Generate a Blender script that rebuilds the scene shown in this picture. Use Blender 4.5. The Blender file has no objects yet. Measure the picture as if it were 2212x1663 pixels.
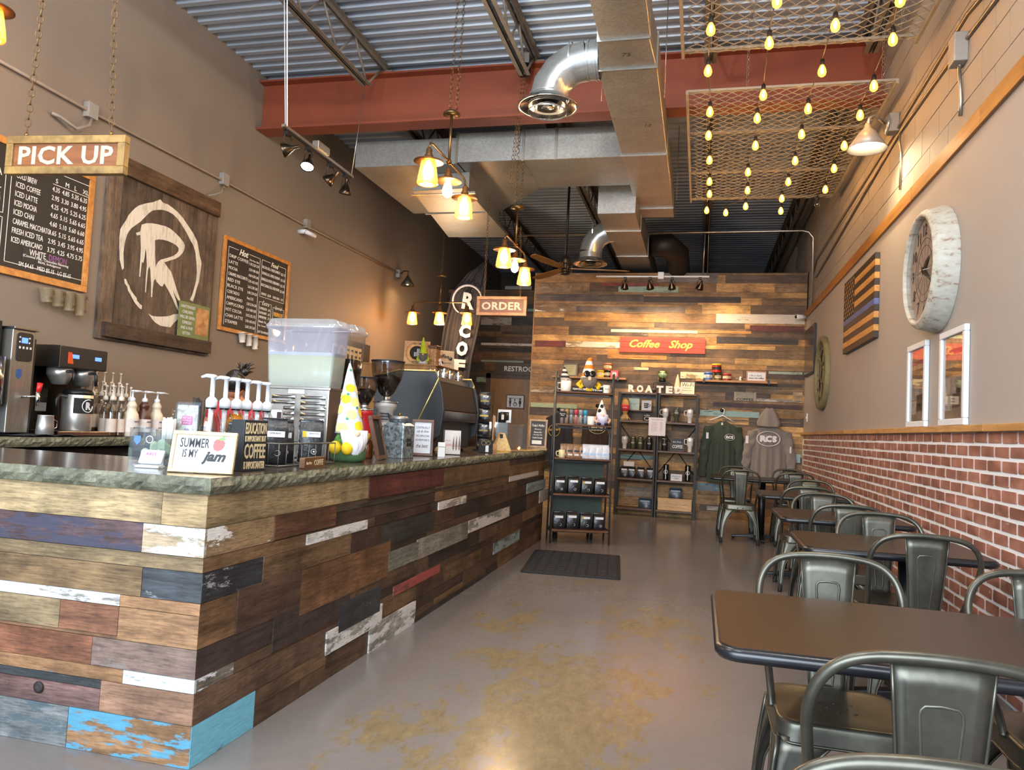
import bpy, math, random
from math import sin, cos, pi, radians as R, sqrt
from mathutils import Matrix, Vector, Euler
random.seed(7)
SC = bpy.context.scene
C = SC.collection
# ---------------------------------------------------------------- camera
cam_d = bpy.data.cameras.new('camera'); cam = bpy.data.objects.new('camera', cam_d); C.objects.link(cam)
cam_d.sensor_width = 36.0; cam_d.sensor_fit = 'HORIZONTAL'; cam_d.lens = 1633.7 / 2212 * 36.0
cam_d.clip_start = 0.05; cam_d.clip_end = 100
_y, _p, _r = R(14.046), R(3.187), R(-2.927)
_f = Vector((-sin(_y) * cos(_p), cos(_y) * cos(_p), sin(_p))); _rt = Vector((cos(_y), sin(_y), 0)); _up = _rt.cross(_f)
_r1 = cos(_r) * _rt - sin(_r) * _up; _u1 = sin(_r) * _rt + cos(_r) * _up
cam.matrix_world = Matrix(((_r1.x, _u1.x, -_f.x, 0), (_r1.y, _u1.y, -_f.y, 0), (_r1.z, _u1.z, -_f.z, 1.22), (0, 0, 0, 1)))
SC.camera = cam
# ---------------------------------------------------------------- world, daylight, exposure
SC.view_settings.view_transform = 'Standard'
try: SC.view_settings.look = 'None'
except Exception: pass
SC.view_settings.exposure = 0.95
SC.view_settings.gamma = 1.0
SC.view_settings.use_curve_mapping = False
W = bpy.data.worlds.new('World'); SC.world = W; W.use_nodes = True
_bg = W.node_tree.nodes['Background']; _bg.inputs[0].default_value = (0.62, 0.78, 1.0, 1); _bg.inputs[1].default_value = 1.6
def area(name, loc, rot, sx, sy, power, col):
    d = bpy.data.lights.new(name, 'AREA'); d.shape = 'RECTANGLE'; d.size = sx; d.size_y = sy; d.energy = power; d.color = col
    o = bpy.data.objects.new(name, d); o.location = loc; o.rotation_euler = rot; C.objects.link(o); return o
def point(name, loc, power, col, rad=0.03):
    d = bpy.data.lights.new(name, 'POINT'); d.energy = power; d.color = col; d.shadow_soft_size = rad
    o = bpy.data.objects.new(name, d); o.location = loc; C.objects.link(o); return o
def spot(name, loc, target, power, col, ang=60, rad=0.03):
    d = bpy.data.lights.new(name, 'SPOT'); d.energy = power; d.color = col; d.shadow_soft_size = rad; d.spot_size = R(ang); d.spot_blend = 0.8
    o = bpy.data.objects.new(name, d); o.location = loc
    o.rotation_euler = (Vector(target) - Vector(loc)).to_track_quat('-Z', 'Y').to_euler(); C.objects.link(o); return o
# daylight through the shopfront windows behind the camera
area('daylight_shopfront', (-1.65, -6.0, 4.0), (R(-90) + R(17), 0, R(180)), 11, 5.0, 1180, (0.82, 0.91, 1.0))
# fill lights added over the front of the room, out of view, no fixtures
for _x, _y in ((-2.6, 1.6), (-.6, 1.2), (.7, 2.4), (-1.2, 3.4)):
    point('fill_light', (_x, _y, 4.3), 68, (1.0, .94, .86), .12)
WARM = (1.0, 0.62, 0.25)
# ---------------------------------------------------------------- helpers
def lin(h):
    h = h.lstrip('#'); v = [int(h[i:i + 2], 16) / 255 for i in (0, 2, 4)]
    return tuple(c / 12.92 if c <= .04045 else ((c + .055) / 1.055) ** 2.4 for c in v)
MATS = {}
class NT:
    def __init__(s, name):
        s.m = bpy.data.materials.new(name); s.m.use_nodes = True; s.t = s.m.node_tree; s.n = s.t.nodes; s.b = s.n['Principled BSDF']
    def new(s, typ, **kw):
        n = s.n.new(typ)
        for k, v in kw.items():
            if k in n.inputs: n.inputs[k].default_value = v
            else: setattr(n, k, v)
        return n
    def l(s, a, b): s.t.links.new(a, b)
    def pos(s, scale=(1, 1, 1), rand=True, obj=False):
        if obj: src = s.new('ShaderNodeTexCoord').outputs['Object']
        else: src = s.new('ShaderNodeNewGeometry').outputs['Position']
        mp = s.new('ShaderNodeMapping'); mp.inputs['Scale'].default_value = scale; s.l(src, mp.inputs['Vector'])
        if rand:
            oi = s.new('ShaderNodeObjectInfo'); mu = s.new('ShaderNodeMath', operation='MULTIPLY'); mu.inputs[1].default_value = 37.0
            s.l(oi.outputs['Random'], mu.inputs[0]); cb = s.new('ShaderNodeCombineXYZ')
            for i in range(3): s.l(mu.outputs[0], cb.inputs[i])
            s.l(cb.outputs[0], mp.inputs['Location'])
        return mp.outputs[0]
    def noise(s, vec, scale=5, detail=4, rough=.55):
        n = s.new('ShaderNodeTexNoise'); n.inputs['Scale'].default_value = scale; n.inputs['Detail'].default_value = detail; n.inputs['Roughness'].default_value = rough
        s.l(vec, n.inputs['Vector']); return n.outputs['Fac']
    def ramp(s, fac, stops):
        r = s.new('ShaderNodeValToRGB'); e = r.color_ramp.elements
        while len(e) < len(stops): e.new(.5)
        for i, (p, c) in enumerate(stops):
            e[i].position = p; e[i].color = (*c, 1) if not isinstance(c, (int, float)) else (c, c, c, 1)
        s.l(fac, r.inputs[0]); return r.outputs[0]
    def mix(s, fac, a, b, mode='MIX'):
        m = s.new('ShaderNodeMix', data_type='RGBA', blend_type=mode); m.clamp_factor = True
        for sock, v in ((m.inputs[0], fac), (m.inputs[6], a), (m.inputs[7], b)):
            if isinstance(v, (int, float)): sock.default_value = v
            elif isinstance(v, tuple): sock.default_value = (*v[:3], 1)
            else: s.l(v, sock)
        return m.outputs[2]
    def bump(s, h, strength=.3, dist=.01):
        b = s.new('ShaderNodeBump'); b.inputs['Strength'].default_value = strength; b.inputs['Distance'].default_value = dist
        s.l(h, b.inputs['Height']); s.l(b.outputs[0], s.b.inputs['Normal'])
    def set(s, **kw):
        for k, v in kw.items():
            i = s.b.inputs[k.replace('_', ' ')]
            if isinstance(v, tuple): i.default_value = (*v[:3], 1)
            elif isinstance(v, (int, float)): i.default_value = v
            else: s.l(v, i)
        return s
def P(name, col, rough=.5, metal=0., var=.12, scale=9., bump=0., bscale=60., coat=0., stretch=(1, 1, 1), trans=0.):
    """plain procedural material: a colour with soft noise variation, cached by name"""
    if name in MATS: return MATS[name]
    t = NT(name); c = lin(col) if isinstance(col, str) else col
    v = t.pos(stretch, rand=True, obj=False)
    f = t.noise(v, scale, 3)
    lo = tuple(x * (1 - var) for x in c); hi = tuple(min(1, x * (1 + var)) for x in c)
    t.set(Base_Color=t.ramp(f, [(.3, lo), (.7, hi)]), Roughness=rough, Metallic=metal, Coat_Weight=coat)
    if trans: t.set(Transmission_Weight=trans)
    if bump: t.bump(t.noise(v, bscale, 3), bump, .004)
    MATS[name] = t.m; return t.m
def clear(name, tint=(1, 1, 1), gloss=.12, rough=.03, op=0.):
    """thin clear plastic or glass sheet: mostly see-through with a glossy coat"""
    if name in MATS: return MATS[name]
    t = NT(name); n = t.n; n.remove(t.b); out = n['Material Output']
    tr = t.new('ShaderNodeBsdfTransparent'); tr.inputs[0].default_value = (*tint, 1)
    gl = t.new('ShaderNodeBsdfGlossy'); gl.inputs['Roughness'].default_value = rough
    lw = t.new('ShaderNodeLayerWeight'); lw.inputs[0].default_value = .25
    ad = t.new('ShaderNodeMath', operation='MULTIPLY_ADD'); ad.inputs[1].default_value = .4; ad.inputs[2].default_value = gloss; ad.use_clamp = True
    t.l(lw.outputs['Fresnel'], ad.inputs[0])
    mx = t.new('ShaderNodeMixShader'); t.l(ad.outputs[0], mx.inputs[0]); t.l(tr.outputs[0], mx.inputs[1]); t.l(gl.outputs[0], mx.inputs[2])
    last = mx
    if op:
        df = t.new('ShaderNodeBsdfDiffuse'); df.inputs[0].default_value = (*tint, 1)
        m2 = t.new('ShaderNodeMixShader'); m2.inputs[0].default_value = op; t.l(mx.outputs[0], m2.inputs[1]); t.l(df.outputs[0], m2.inputs[2]); last = m2
    t.l(last.outputs[0], out.inputs[0]); MATS[name] = t.m; return t.m
def glow(name, col, strength):
    if name in MATS: return MATS[name]
    t = NT(name); c = lin(col) if isinstance(col, str) else col
    t.set(Base_Color=c, Emission_Color=c, Emission_Strength=strength, Roughness=.4); MATS[name] = t.m; return t.m
class MB:
    """collects shapes; build() links them as ONE mesh object"""
    def __init__(s): s.v = []; s.f = []; s.mi = []; s.sm = []
    def add(s, vs, fs, mi=0, sm=False, m=None):
        o = len(s.v)
        s.v += [tuple(m @ Vector(p)) for p in vs] if m is not None else [tuple(p) for p in vs]
        for f in fs: s.f.append(tuple(i + o for i in f)); s.mi.append(mi); s.sm.append(sm)
        return s
    def box(s, x0, x1, y0, y1, z0, z1, mi=0, m=None):
        vs = [(x0, y0, z0), (x1, y0, z0), (x1, y1, z0), (x0, y1, z0), (x0, y0, z1), (x1, y0, z1), (x1, y1, z1), (x0, y1, z1)]
        return s.add(vs, [(0, 3, 2, 1), (4, 5, 6, 7), (0, 1, 5, 4), (1, 2, 6, 5), (2, 3, 7, 6), (3, 0, 4, 7)], mi, False, m)
    def cbox(s, c, sx, sy, sz, mi=0, m=None):
        return s.box(c[0] - sx / 2, c[0] + sx / 2, c[1] - sy / 2, c[1] + sy / 2, c[2] - sz / 2, c[2] + sz / 2, mi, m)
    def tube(s, pts, r, n=8, mi=0, closed=False, m=None, cap=True):
        pts = [Vector(p) for p in pts]; k = len(pts); vs = []; fs = []
        rr = r if isinstance(r, (list, tuple)) else [r] * k
        ref = None
        for i in range(k):
            a = pts[(i - 1) % k] if (closed or i > 0) else pts[0]; b = pts[(i + 1) % k] if (closed or i < k - 1) else pts[-1]
            t = (b - a); t = t.normalized() if t.length > 1e-9 else Vector((0, 0, 1))
            if ref is None:
                ref = Vector((0, 0, 1)) if abs(t.z) < .9 else Vector((1, 0, 0))
            ref = (ref - t * ref.dot(t))
            ref = ref.normalized() if ref.length > 1e-6 else t.orthogonal().normalized()
            bi = t.cross(ref)
            for j in range(n):
                an = 2 * pi * j / n; vs.append(pts[i] + (ref * cos(an) + bi * sin(an)) * rr[i])
        for i in range(k if closed else k - 1):
            for j in range(n):
                a = i * n + j; b = i * n + (j + 1) % n; c2 = ((i + 1) % k) * n
                fs.append((a, b, c2 + (j + 1) % n, c2 + j))
        if cap and not closed: fs.append(tuple(range(n))[::-1]); fs.append(tuple((k - 1) * n + j for j in range(n)))
        return s.add(vs, fs, mi, True, m)
    def cyl(s, p0, p1, r0, r1=None, n=16, mi=0, m=None, cap=True):
        return s.tube([p0, p1], [r0, r0 if r1 is None else r1], n, mi, False, m, cap)
    def lathe(s, prof, c=(0, 0, 0), n=20, mi=0, m=None, cap=True, sx=1., sy=1.):
        vs = []; fs = []; k = len(prof)
        for r, z in prof:
            for j in range(n): an = 2 * pi * j / n; vs.append((c[0] + r * cos(an) * sx, c[1] + r * sin(an) * sy, c[2] + z))
        for i in range(k - 1):
            for j in range(n): a = i * n + j; b = i * n + (j + 1) % n; fs.append((a, b, b + n, a + n))
        if cap: fs.append(tuple(range(n))[::-1]); fs.append(tuple((k - 1) * n + j for j in range(n)))
        return s.add(vs, fs, mi, True, m)
    def prism(s, poly, d0, d1, mi=0, m=None, sm=False):
        """polygon in local XY, extruded along local Z from d0 to d1"""
        k = len(poly); vs = [(x, y, d0) for x, y in poly] + [(x, y, d1) for x, y in poly]
        fs = [tuple(range(k))[::-1], tuple(range(k, 2 * k))] + [(i, (i + 1) % k, (i + 1) % k + k, i + k) for i in range(k)]
        return s.add(vs, fs, mi, sm, m)
    def sphere(s, c, r, n=14, mi=0, m=None, sc=(1, 1, 1)):
        h = n // 2; vs = []; fs = []
        for i in range(h + 1):
            th = pi * i / h
            for j in range(n): ph = 2 * pi * j / n; vs.append((c[0] + r * sin(th) * cos(ph) * sc[0], c[1] + r * sin(th) * sin(ph) * sc[1], c[2] + r * cos(th) * sc[2]))
        for i in range(h):
            for j in range(n): a = i * n + j; b = i * n + (j + 1) % n; fs.append((a, a + n, b + n, b))
        return s.add(vs, fs, mi, True, m)
    def grid(s, fn, nu, nv, mi=0, sm=True, m=None):
        vs = [fn(i / nu, j / nv) for j in range(nv + 1) for i in range(nu + 1)]; w = nu + 1
        return s.add(vs, [(j * w + i, j * w + i + 1, (j + 1) * w + i + 1, (j + 1) * w + i) for j in range(nv) for i in range(nu)], mi, sm, m)
    def torus(s, c, R_, r, n=20, k=8, mi=0, m=None, sc=(1, 1, 1)):
        vs = []; fs = []
        for i in range(n):
            a = 2 * pi * i / n
            for j in range(k):
                b = 2 * pi * j / k; q = R_ + r * cos(b); vs.append((c[0] + q * cos(a) * sc[0], c[1] + q * sin(a) * sc[1], c[2] + r * sin(b) * sc[2]))
        for i in range(n):
            for j in range(k): fs.append((i * k + j, ((i + 1) % n) * k + j, ((i + 1) % n) * k + (j + 1) % k, i * k + (j + 1) % k))
        return s.add(vs, fs, mi, True, m)
    def mesh(s, name, mats):
        me = bpy.data.meshes.new(name); me.from_pydata(s.v, [], s.f)
        for mt in (mats if isinstance(mats, (list, tuple)) else [mats]): me.materials.append(mt)
        me.polygons.foreach_set('material_index', s.mi); me.polygons.foreach_set('use_smooth', s.sm); me.update(); return me
    def build(s, name, mats, parent=None, w=False, bevel=0., seg=2, solid=0., sub=0):
        o = bpy.data.objects.new(name, s.mesh(name, mats)); C.objects.link(o)
        if parent is not None:
            o.parent = parent
            if w: o.matrix_parent_inverse = base_matrix(parent).inverted()
        if solid: md = o.modifiers.new('solid', 'SOLIDIFY'); md.thickness = solid; md.offset = 0
        if bevel: md = o.modifiers.new('bevel', 'BEVEL'); md.width = bevel; md.segments = seg; md.limit_method = 'ANGLE'; md.angle_limit = R(40)
        if sub: md = o.modifiers.new('sub', 'SUBSURF'); md.levels = sub; md.render_levels = sub
        return o
def base_matrix(o):
    m = Matrix.Translation(o.location) @ o.rotation_euler.to_matrix().to_4x4()
    return base_matrix(o.parent) @ o.matrix_parent_inverse @ m if o.parent else m
def tag(o, label=None, cat=None, group=None, kind=None):
    if label: o['label'] = label
    if cat: o['category'] = cat
    if group: o['group'] = group
    if kind: o['kind'] = kind
    return o
def thing(name, label, cat, loc=(0, 0, 0), rz=0., group=None, kind=None):
    o = bpy.data.objects.new(name, None); o.empty_display_size = .05; C.objects.link(o); o.location = loc; o.rotation_euler = (0, 0, rz)
    return tag(o, label, cat, group, kind)
def dup(root, loc=None, rz=None, label=None, group=None):
    """a copy of a thing with copies of its parts and sub-parts"""
    def rec(o, par):
        c = o.copy(); C.objects.link(c)
        if par: c.parent = par
        for k in KIDS(o): rec(k, c)
        return c
    r = rec(root, None)
    if loc is not None: r.location = loc
    if rz is not None: r.rotation_euler = (0, 0, rz)
    return tag(r, label, None, group)
def KIDS(o): return [c for c in list(o.children)]
FIT = []
def text(body, mat, parent, m, w=None, h=None, ext=.0006, shear=0., bold=0., align='CENTER', name='lettering', world=False, space=1.0, line=1.0):
    """flat lettering in local XY of matrix m; fitted to width w and/or height h afterwards"""
    cu = bpy.data.curves.new(name, 'FONT'); cu.body = body; cu.size = .1; cu.extrude = ext; cu.shear = shear; cu.offset = bold; cu.align_x = align; cu.align_y = 'CENTER'
    cu.resolution_u = 2; cu.space_character = space; cu.space_line = line
    cu.materials.append(mat); o = bpy.data.objects.new(name, cu); C.objects.link(o)
    if parent is not None:
        o.parent = parent
        if world: o.matrix_parent_inverse = base_matrix(parent).inverted()
    FIT.append((o, m, w, h, align)); return o
def fit_all():
    bpy.context.view_layer.update(); dg = bpy.context.evaluated_depsgraph_get()
    for o, m, w, h, al in FIT:
        bb = o.bound_box; x0 = min(p[0] for p in bb); x1 = max(p[0] for p in bb); y0 = min(p[1] for p in bb); y1 = max(p[1] for p in bb)
        sx = w / (x1 - x0) if w else None; sy = h / (y1 - y0) if h else None
        sx = sx or sy; sy = sy or sx
        ox = {'CENTER': (x0 + x1) / 2, 'LEFT': x0, 'RIGHT': x1}[al]
        n = o.name; o.name = n + '_curve'; me = bpy.data.meshes.new_from_object(o.evaluated_get(dg))
        q = bpy.data.objects.new('lettering', me); C.objects.link(q)
        if o.parent is not None: q.parent = o.parent; q.matrix_parent_inverse = o.matrix_parent_inverse
        q.matrix_basis = m @ Matrix.Diagonal((sx, sy, 1, 1)) @ Matrix.Translation((-ox, -(y0 + y1) / 2, 0))
        bpy.data.objects.remove(o)
def frm(o, xa, ya):
    """matrix with local X along xa, local Y along ya, at point o"""
    x = Vector(xa).normalized(); y = Vector(ya); y = (y - x * y.dot(x)).normalized(); z = x.cross(y)
    return Matrix(((x.x, y.x, z.x, o[0]), (x.y, y.y, z.y, o[1]), (x.z, y.z, z.z, o[2]), (0, 0, 0, 1)))
def face_y(x, y, z): return frm((x, y, z), (1, 0, 0), (0, 0, 1))       # faces -Y
def face_left(x, y, z): return frm((x, y, z), (0, 1, 0), (0, 0, 1))    # on the left wall, faces +X
def face_right(x, y, z): return frm((x, y, z), (0, -1, 0), (0, 0, 1))  # on the right wall, faces -X
def chain(mb, p0, p1, r=.0022, L=.034, wd=.011, mi=0):
    p0 = Vector(p0); p1 = Vector(p1); d = p1 - p0; n = max(1, int(d.length / (L * .78))); t = d.normalized()
    a = t.orthogonal().normalized(); b = t.cross(a)
    for i in range(n):
        c = p0 + d * ((i + .5) / n); s = a if i % 2 else b
        pts = [c + t * (L / 2 * cos(q)) + s * (wd * sin(q)) for q in (0, .9, 1.6, 2.25, pi, pi + .9, pi + 1.55, pi + 2.25)]
        mb.tube(pts, r, 4, mi, closed=True)
# ---------------------------------------------------------------- shared materials
def reclaimed(name, sc):
    """old boards: the board's own colour, streaked grain along the board, flaking paint where the board has any"""
    t = NT(name)
    oi = t.new('ShaderNodeObjectInfo'); col = oi.outputs['Color']
    a = t.pos(tuple(x * 1 for x in sc)); n1 = t.noise(a, 1.0, 6, .62)
    b = t.pos(tuple(x * (11 if x < 2 else 6) for x in sc)); n2 = t.noise(b, 1.0, 5, .7)
    d = t.pos((4, 4, 4)); n3 = t.noise(d, 1.0, 6, .65)
    k = t.ramp(n1, [(.28, .42), (.48, .85), (.72, 1.2)])
    c1 = t.mix(1.0, col, k, 'MULTIPLY')
    c2 = t.mix(1.0, c1, t.ramp(n2, [(.32, .5), (.5, .95), (.68, 1.25)]), 'MULTIPLY')
    c3 = t.mix(1.0, c2, t.ramp(n3, [(.3, .5), (.65, 1.4)]), 'MULTIPLY')
    at = t.new('ShaderNodeAttribute', attribute_type='OBJECT', attribute_name='paint'); ac = t.new('ShaderNodeAttribute', attribute_type='OBJECT', attribute_name='paint_colour')
    e = t.pos(tuple(x * (2.6 if x < 2 else .6) for x in sc)); n4 = t.noise(e, 1.0, 9, .72)
    sub = t.new('ShaderNodeMath', operation='SUBTRACT'); sub.inputs[0].default_value = 1.0; t.l(at.outputs['Fac'], sub.inputs[1])
    df = t.new('ShaderNodeMath', operation='SUBTRACT'); t.l(n4, df.inputs[0])
    rg = t.new('ShaderNodeMapRange'); rg.inputs[1].default_value = 0; rg.inputs[2].default_value = 1; rg.inputs[3].default_value = .27; rg.inputs[4].default_value = .75; t.l(sub.outputs[0], rg.inputs[0]); t.l(rg.outputs[0], df.inputs[1])
    ml = t.new('ShaderNodeMath', operation='MULTIPLY', use_clamp=True); ml.inputs[1].default_value = 30; t.l(df.outputs[0], ml.inputs[0])
    pc = t.mix(1.0, ac.outputs['Color'], t.ramp(n2, [(.25, .72), (.6, 1.05)]), 'MULTIPLY')
    t.set(Base_Color=t.mix(ml.outputs[0], c3, pc), Roughness=.52, Specular_IOR_Level=.35)
    t.bump(n1, .35, .004); return t.m
WOODX = reclaimed('reclaimed_wood_along_x', (1.3, 20, 24)); WOODY = reclaimed('reclaimed_wood_along_y', (20, 1.3, 24)); WOODZ = reclaimed('reclaimed_wood_upright', (22, 22, 1.4))
def planed(name, c1, c2, sc, rough=.45):
    if name in MATS: return MATS[name]
    t = NT(name); n = t.noise(t.pos(sc), 1., 5, .6); n2 = t.noise(t.pos(tuple(x * 4 for x in sc)), 1., 3)
    t.set(Base_Color=t.mix(1., t.ramp(n, [(.3, lin(c1)), (.7, lin(c2))]), t.ramp(n2, [(.3, .8), (.7, 1.1)]), 'MULTIPLY'), Roughness=rough); t.bump(n, .2, .003)
    MATS[name] = t.m; return t.m
def galv(name, base='#8f9698', rough=.36, spangle=.25):
    if name in MATS: return MATS[name]
    t = NT(name); v = t.new('ShaderNodeTexVoronoi'); v.inputs['Scale'].default_value = 70; t.l(t.pos(), v.inputs['Vector']); n = t.noise(t.pos((2, 2, 2)), 1, 3)
    c = lin(base); lo = tuple(x * (1 - spangle) for x in c); hi = tuple(min(1, x * (1 + spangle)) for x in c)
    sp = t.new('ShaderNodeSeparateColor'); t.l(v.outputs['Color'], sp.inputs[0])
    t.set(Base_Color=t.mix(1., t.ramp(sp.outputs[0], [(.1, lo), (.9, hi)]), t.ramp(n, [(.3, .8), (.7, 1.1)]), 'MULTIPLY'), Metallic=.7, Roughness=rough); MATS[name] = t.m; return t.m
GALV = galv('galvanised_duct', '#9b9d9a', .42, .10); SPANGLE = galv('spangled_zinc', '#93a0a4', .4, .5)
def wall_paint(name, col, var=.05):
    t = NT(name); n = t.noise(t.pos((.7, .7, .7), rand=False), 1, 3); f = t.noise(t.pos((1, 1, 1), rand=False), 220, 2); c = lin(col)
    t.set(Base_Color=t.ramp(n, [(.3, tuple(x * (1 - var) for x in c)), (.7, tuple(x * (1 + var) for x in c))]), Roughness=.62); t.bump(f, .12, .003); return t.m
PAINT = wall_paint('taupe_wall_paint', '#7e7368'); PAINTR = wall_paint('grey_taupe_wall_paint', '#9c958f'); BLOCKP = wall_paint('painted_block', '#8d867e', .14)
def floor_mat():
    t = NT('stained_concrete_floor'); p = t.pos((1, 1, 1), rand=False)
    base = t.mix(t.noise(p, .9, 5, .6), lin('#645d5a'), lin('#807874'))
    fine = t.noise(p, 26, 5, .65); base = t.mix(1., base, t.ramp(fine, [(.3, .95), (.7, 1.03)]), 'MULTIPLY')
    # worn coating: brown scuffed areas with ragged outlines where people stand to order
    wear = None
    for (cx, cy, rx, ry, k) in ((-.55, 3.2, .55, 1.5, 1.0), (-.3, 2.35, .6, .8, .95), (-1.1, 4.7, .35, .8, .72), (-.25, 5.0, .6, .9, .74), (-1.1, 2.9, .45, .8, .7), (-.95, 6.1, .5, .4, .6), (-.6, 3.9, .9, .5, .85)):
        mp = t.new('ShaderNodeMapping'); mp.inputs['Location'].default_value = (-cx / rx, -cy / ry, 0); mp.inputs['Scale'].default_value = (1 / rx, 1 / ry, 0); t.l(p, mp.inputs[0])
        ln = t.new('ShaderNodeVectorMath', operation='LENGTH'); t.l(mp.outputs[0], ln.inputs[0])
        mr = t.new('ShaderNodeMapRange'); mr.inputs[1].default_value = 1.35; mr.inputs[2].default_value = .1; mr.inputs[3].default_value = 0; mr.inputs[4].default_value = k; t.l(ln.outputs['Value'], mr.inputs[0])
        if wear is None: wear = mr.outputs[0]
        else:
            mx = t.new('ShaderNodeMath', operation='MAXIMUM'); t.l(wear, mx.inputs[0]); t.l(mr.outputs[0], mx.inputs[1]); wear = mx.outputs[0]
    nn = t.noise(t.pos((6.5, 3.6, 1), rand=False), 1., 11, .76)
    a = t.new('ShaderNodeMath', operation='MULTIPLY_ADD'); a.inputs[1].default_value = .36; t.l(wear, a.inputs[0]); t.l(nn, a.inputs[2])
    mk = t.ramp(a.outputs[0], [(.68, 0.), (.75, 1.)])
    tan = t.mix(t.noise(t.pos((7, 3, 1), rand=False), 2.6, 8, .78), lin('#43382a'), lin('#9c8760'))
    m2 = t.new('ShaderNodeMath', operation='MULTIPLY'); m2.inputs[1].default_value = .92; t.l(mk, m2.inputs[0])
    t.set(Base_Color=t.mix(m2.outputs[0], base, tan), Roughness=t.ramp(fine, [(.3, .17), (.7, .24)]), Specular_IOR_Level=.6)
    t.bump(t.noise(p, 5, 5), .08, .006); return t.m
FLOOR = floor_mat()
def brick_mat():
    t = NT('faux_brick'); oi = t.new('ShaderNodeObjectInfo'); v = t.pos((1, 1, 1)); n = t.noise(v, 16, 5, .6)
    g = t.new('ShaderNodeNewGeometry')
    c = t.ramp(t.noise(t.pos((4.5, 4.5, 11), rand=False), 1, 1), [(.3, lin('#7d5244')), (.52, lin('#9f6b5a')), (.75, lin('#b07d6b'))])
    c = t.mix(1., c, t.ramp(n, [(.3, .75), (.65, 1.1)]), 'MULTIPLY')
    fl = t.ramp(t.noise(t.pos((1, 26, 20), rand=False), 1, 4, .7), [(.68, 0.), (.72, 1.)])
    t.set(Base_Color=t.mix(fl, c, lin('#d8cfc8')), Roughness=.42); t.bump(n, .3, .004); return t.m
BRICK = brick_mat(); MORTAR = P('white_mortar', '#dfe2e4', .6, var=.04)
def deck_mat():
    t = NT('galvanised_roof_deck'); n = t.noise(t.pos((.6, 3, 3), rand=False), 1, 4)
    t.set(Base_Color=t.ramp(n, [(.3, lin('#8a97a6')), (.7, lin('#a9b6c4'))]), Metallic=.25, Roughness=.45); return t.m
DECK = deck_mat()
STEEL = P('joist_primer_grey', '#6d655c', .55, var=.15); RED = P('red_oxide_primer', '#7b3b24', .5, var=.12, scale=2, bump=.1)
BLACK = P('black_metal', '#17181a', .38, .3); DARK = P('dark_plastic', '#1c1c1d', .45); CHROME = P('polished_steel', '#c9cbcc', .16, 1., var=.05); BRUSH = P('brushed_steel', '#a3a19c', .3, 1., var=.1, stretch=(1, 1, 12), scale=6)
GUN = P('gunmetal_chair', '#6f6a60', .36, .92, var=.16, scale=12); WHITE = P('white_plastic', '#ced2d6', .4, var=.03); CONDUIT = P('conduit_zinc', '#aaa79f', .3, .9, var=.08)
BLACKFAB = P('matte_black', '#131314', .75); PAPER = P('white_card', '#cfcdca', .7, var=.03); CREAM = P('cream_ceramic', '#e3dccb', .3, var=.03); INK = P('black_ink', '#15151a', .6); CHALK = P('white_chalk', '#e9e6df', .8, var=.1, scale=60)
SLATE = P('chalkboard_black', '#201f1f', .6, var=.15); OAK = planed('honey_oak', '#a8692a', '#d0924a', (14, 14, 14)); BRASS = P('aged_brass', '#7d6440', .35, .9); COPPER = P('copper_shade', '#6b4a2a', .4, .6)
RUBBER = P('black_rubber', '#121214', .7)
# ================================================================ the room
XL, XR, XU, YB, ZC = -4.75, 1.47, 1.50, 11.75, 4.90
def struct(name, mb, m, **k): o = mb.build(name, m, **k); o['kind'] = 'structure'; return o
struct('floor', MB().box(XL - .2, 3.2, -2.2, 17.6, -.1, 0), FLOOR)
wl = struct('wall_left', MB().box(XL - .2, XL, -2.2, 17.6, 0, 5.1), PAINT)
wr = struct('wall_right', MB().box(XR, XR + .03, -2.2, 17.6, 0, 3.03).box(XU, XU + .25, -2.2, 17.6, 3.0, 5.1, 1), [PAINTR, wall_paint('block_mortar', '#bdb6ac')])
# front wall with the shopfront openings behind the camera
struct('wall_front', MB().box(XL, -4.65, -2.05, -1.9, 0, 5.1).box(1.3, XU, -2.05, -1.9, 0, 5.1).box(-4.65, 1.3, -2.05, -1.9, 4.1, 5.1).box(-4.65, 1.3, -2.05, -1.9, 0, .2), PAINT)
struct('wall_far', MB().box(XL, XU, 17.4, 17.6, 0, 5.1), P('dark_far_wall', '#4a443e', .8))
# corrugated steel roof deck, ribs running across the room
pr = []; y = -2.2; zlo, zhi = ZC, ZC + .05
while y < 17.5:
    pr += [(y, zlo), (y + .056, zlo), (y + .072, zhi), (y + .128, zhi)]; y += .152
mb = MB(); k = len(pr)
mb.add([(XL, a, b) for a, b in pr] + [(XU + .02, a, b) for a, b in pr] + [(XL, a, b + .012) for a, b in pr] + [(XU + .02, a, b + .012) for a, b in pr],
       [(i, i + 1, k + i + 1, k + i) for i in range(k - 1)] + [(2 * k + i, 3 * k + i, 3 * k + i + 1, 2 * k + i + 1) for i in range(k - 1)])
struct('ceiling', mb, DECK)
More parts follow.
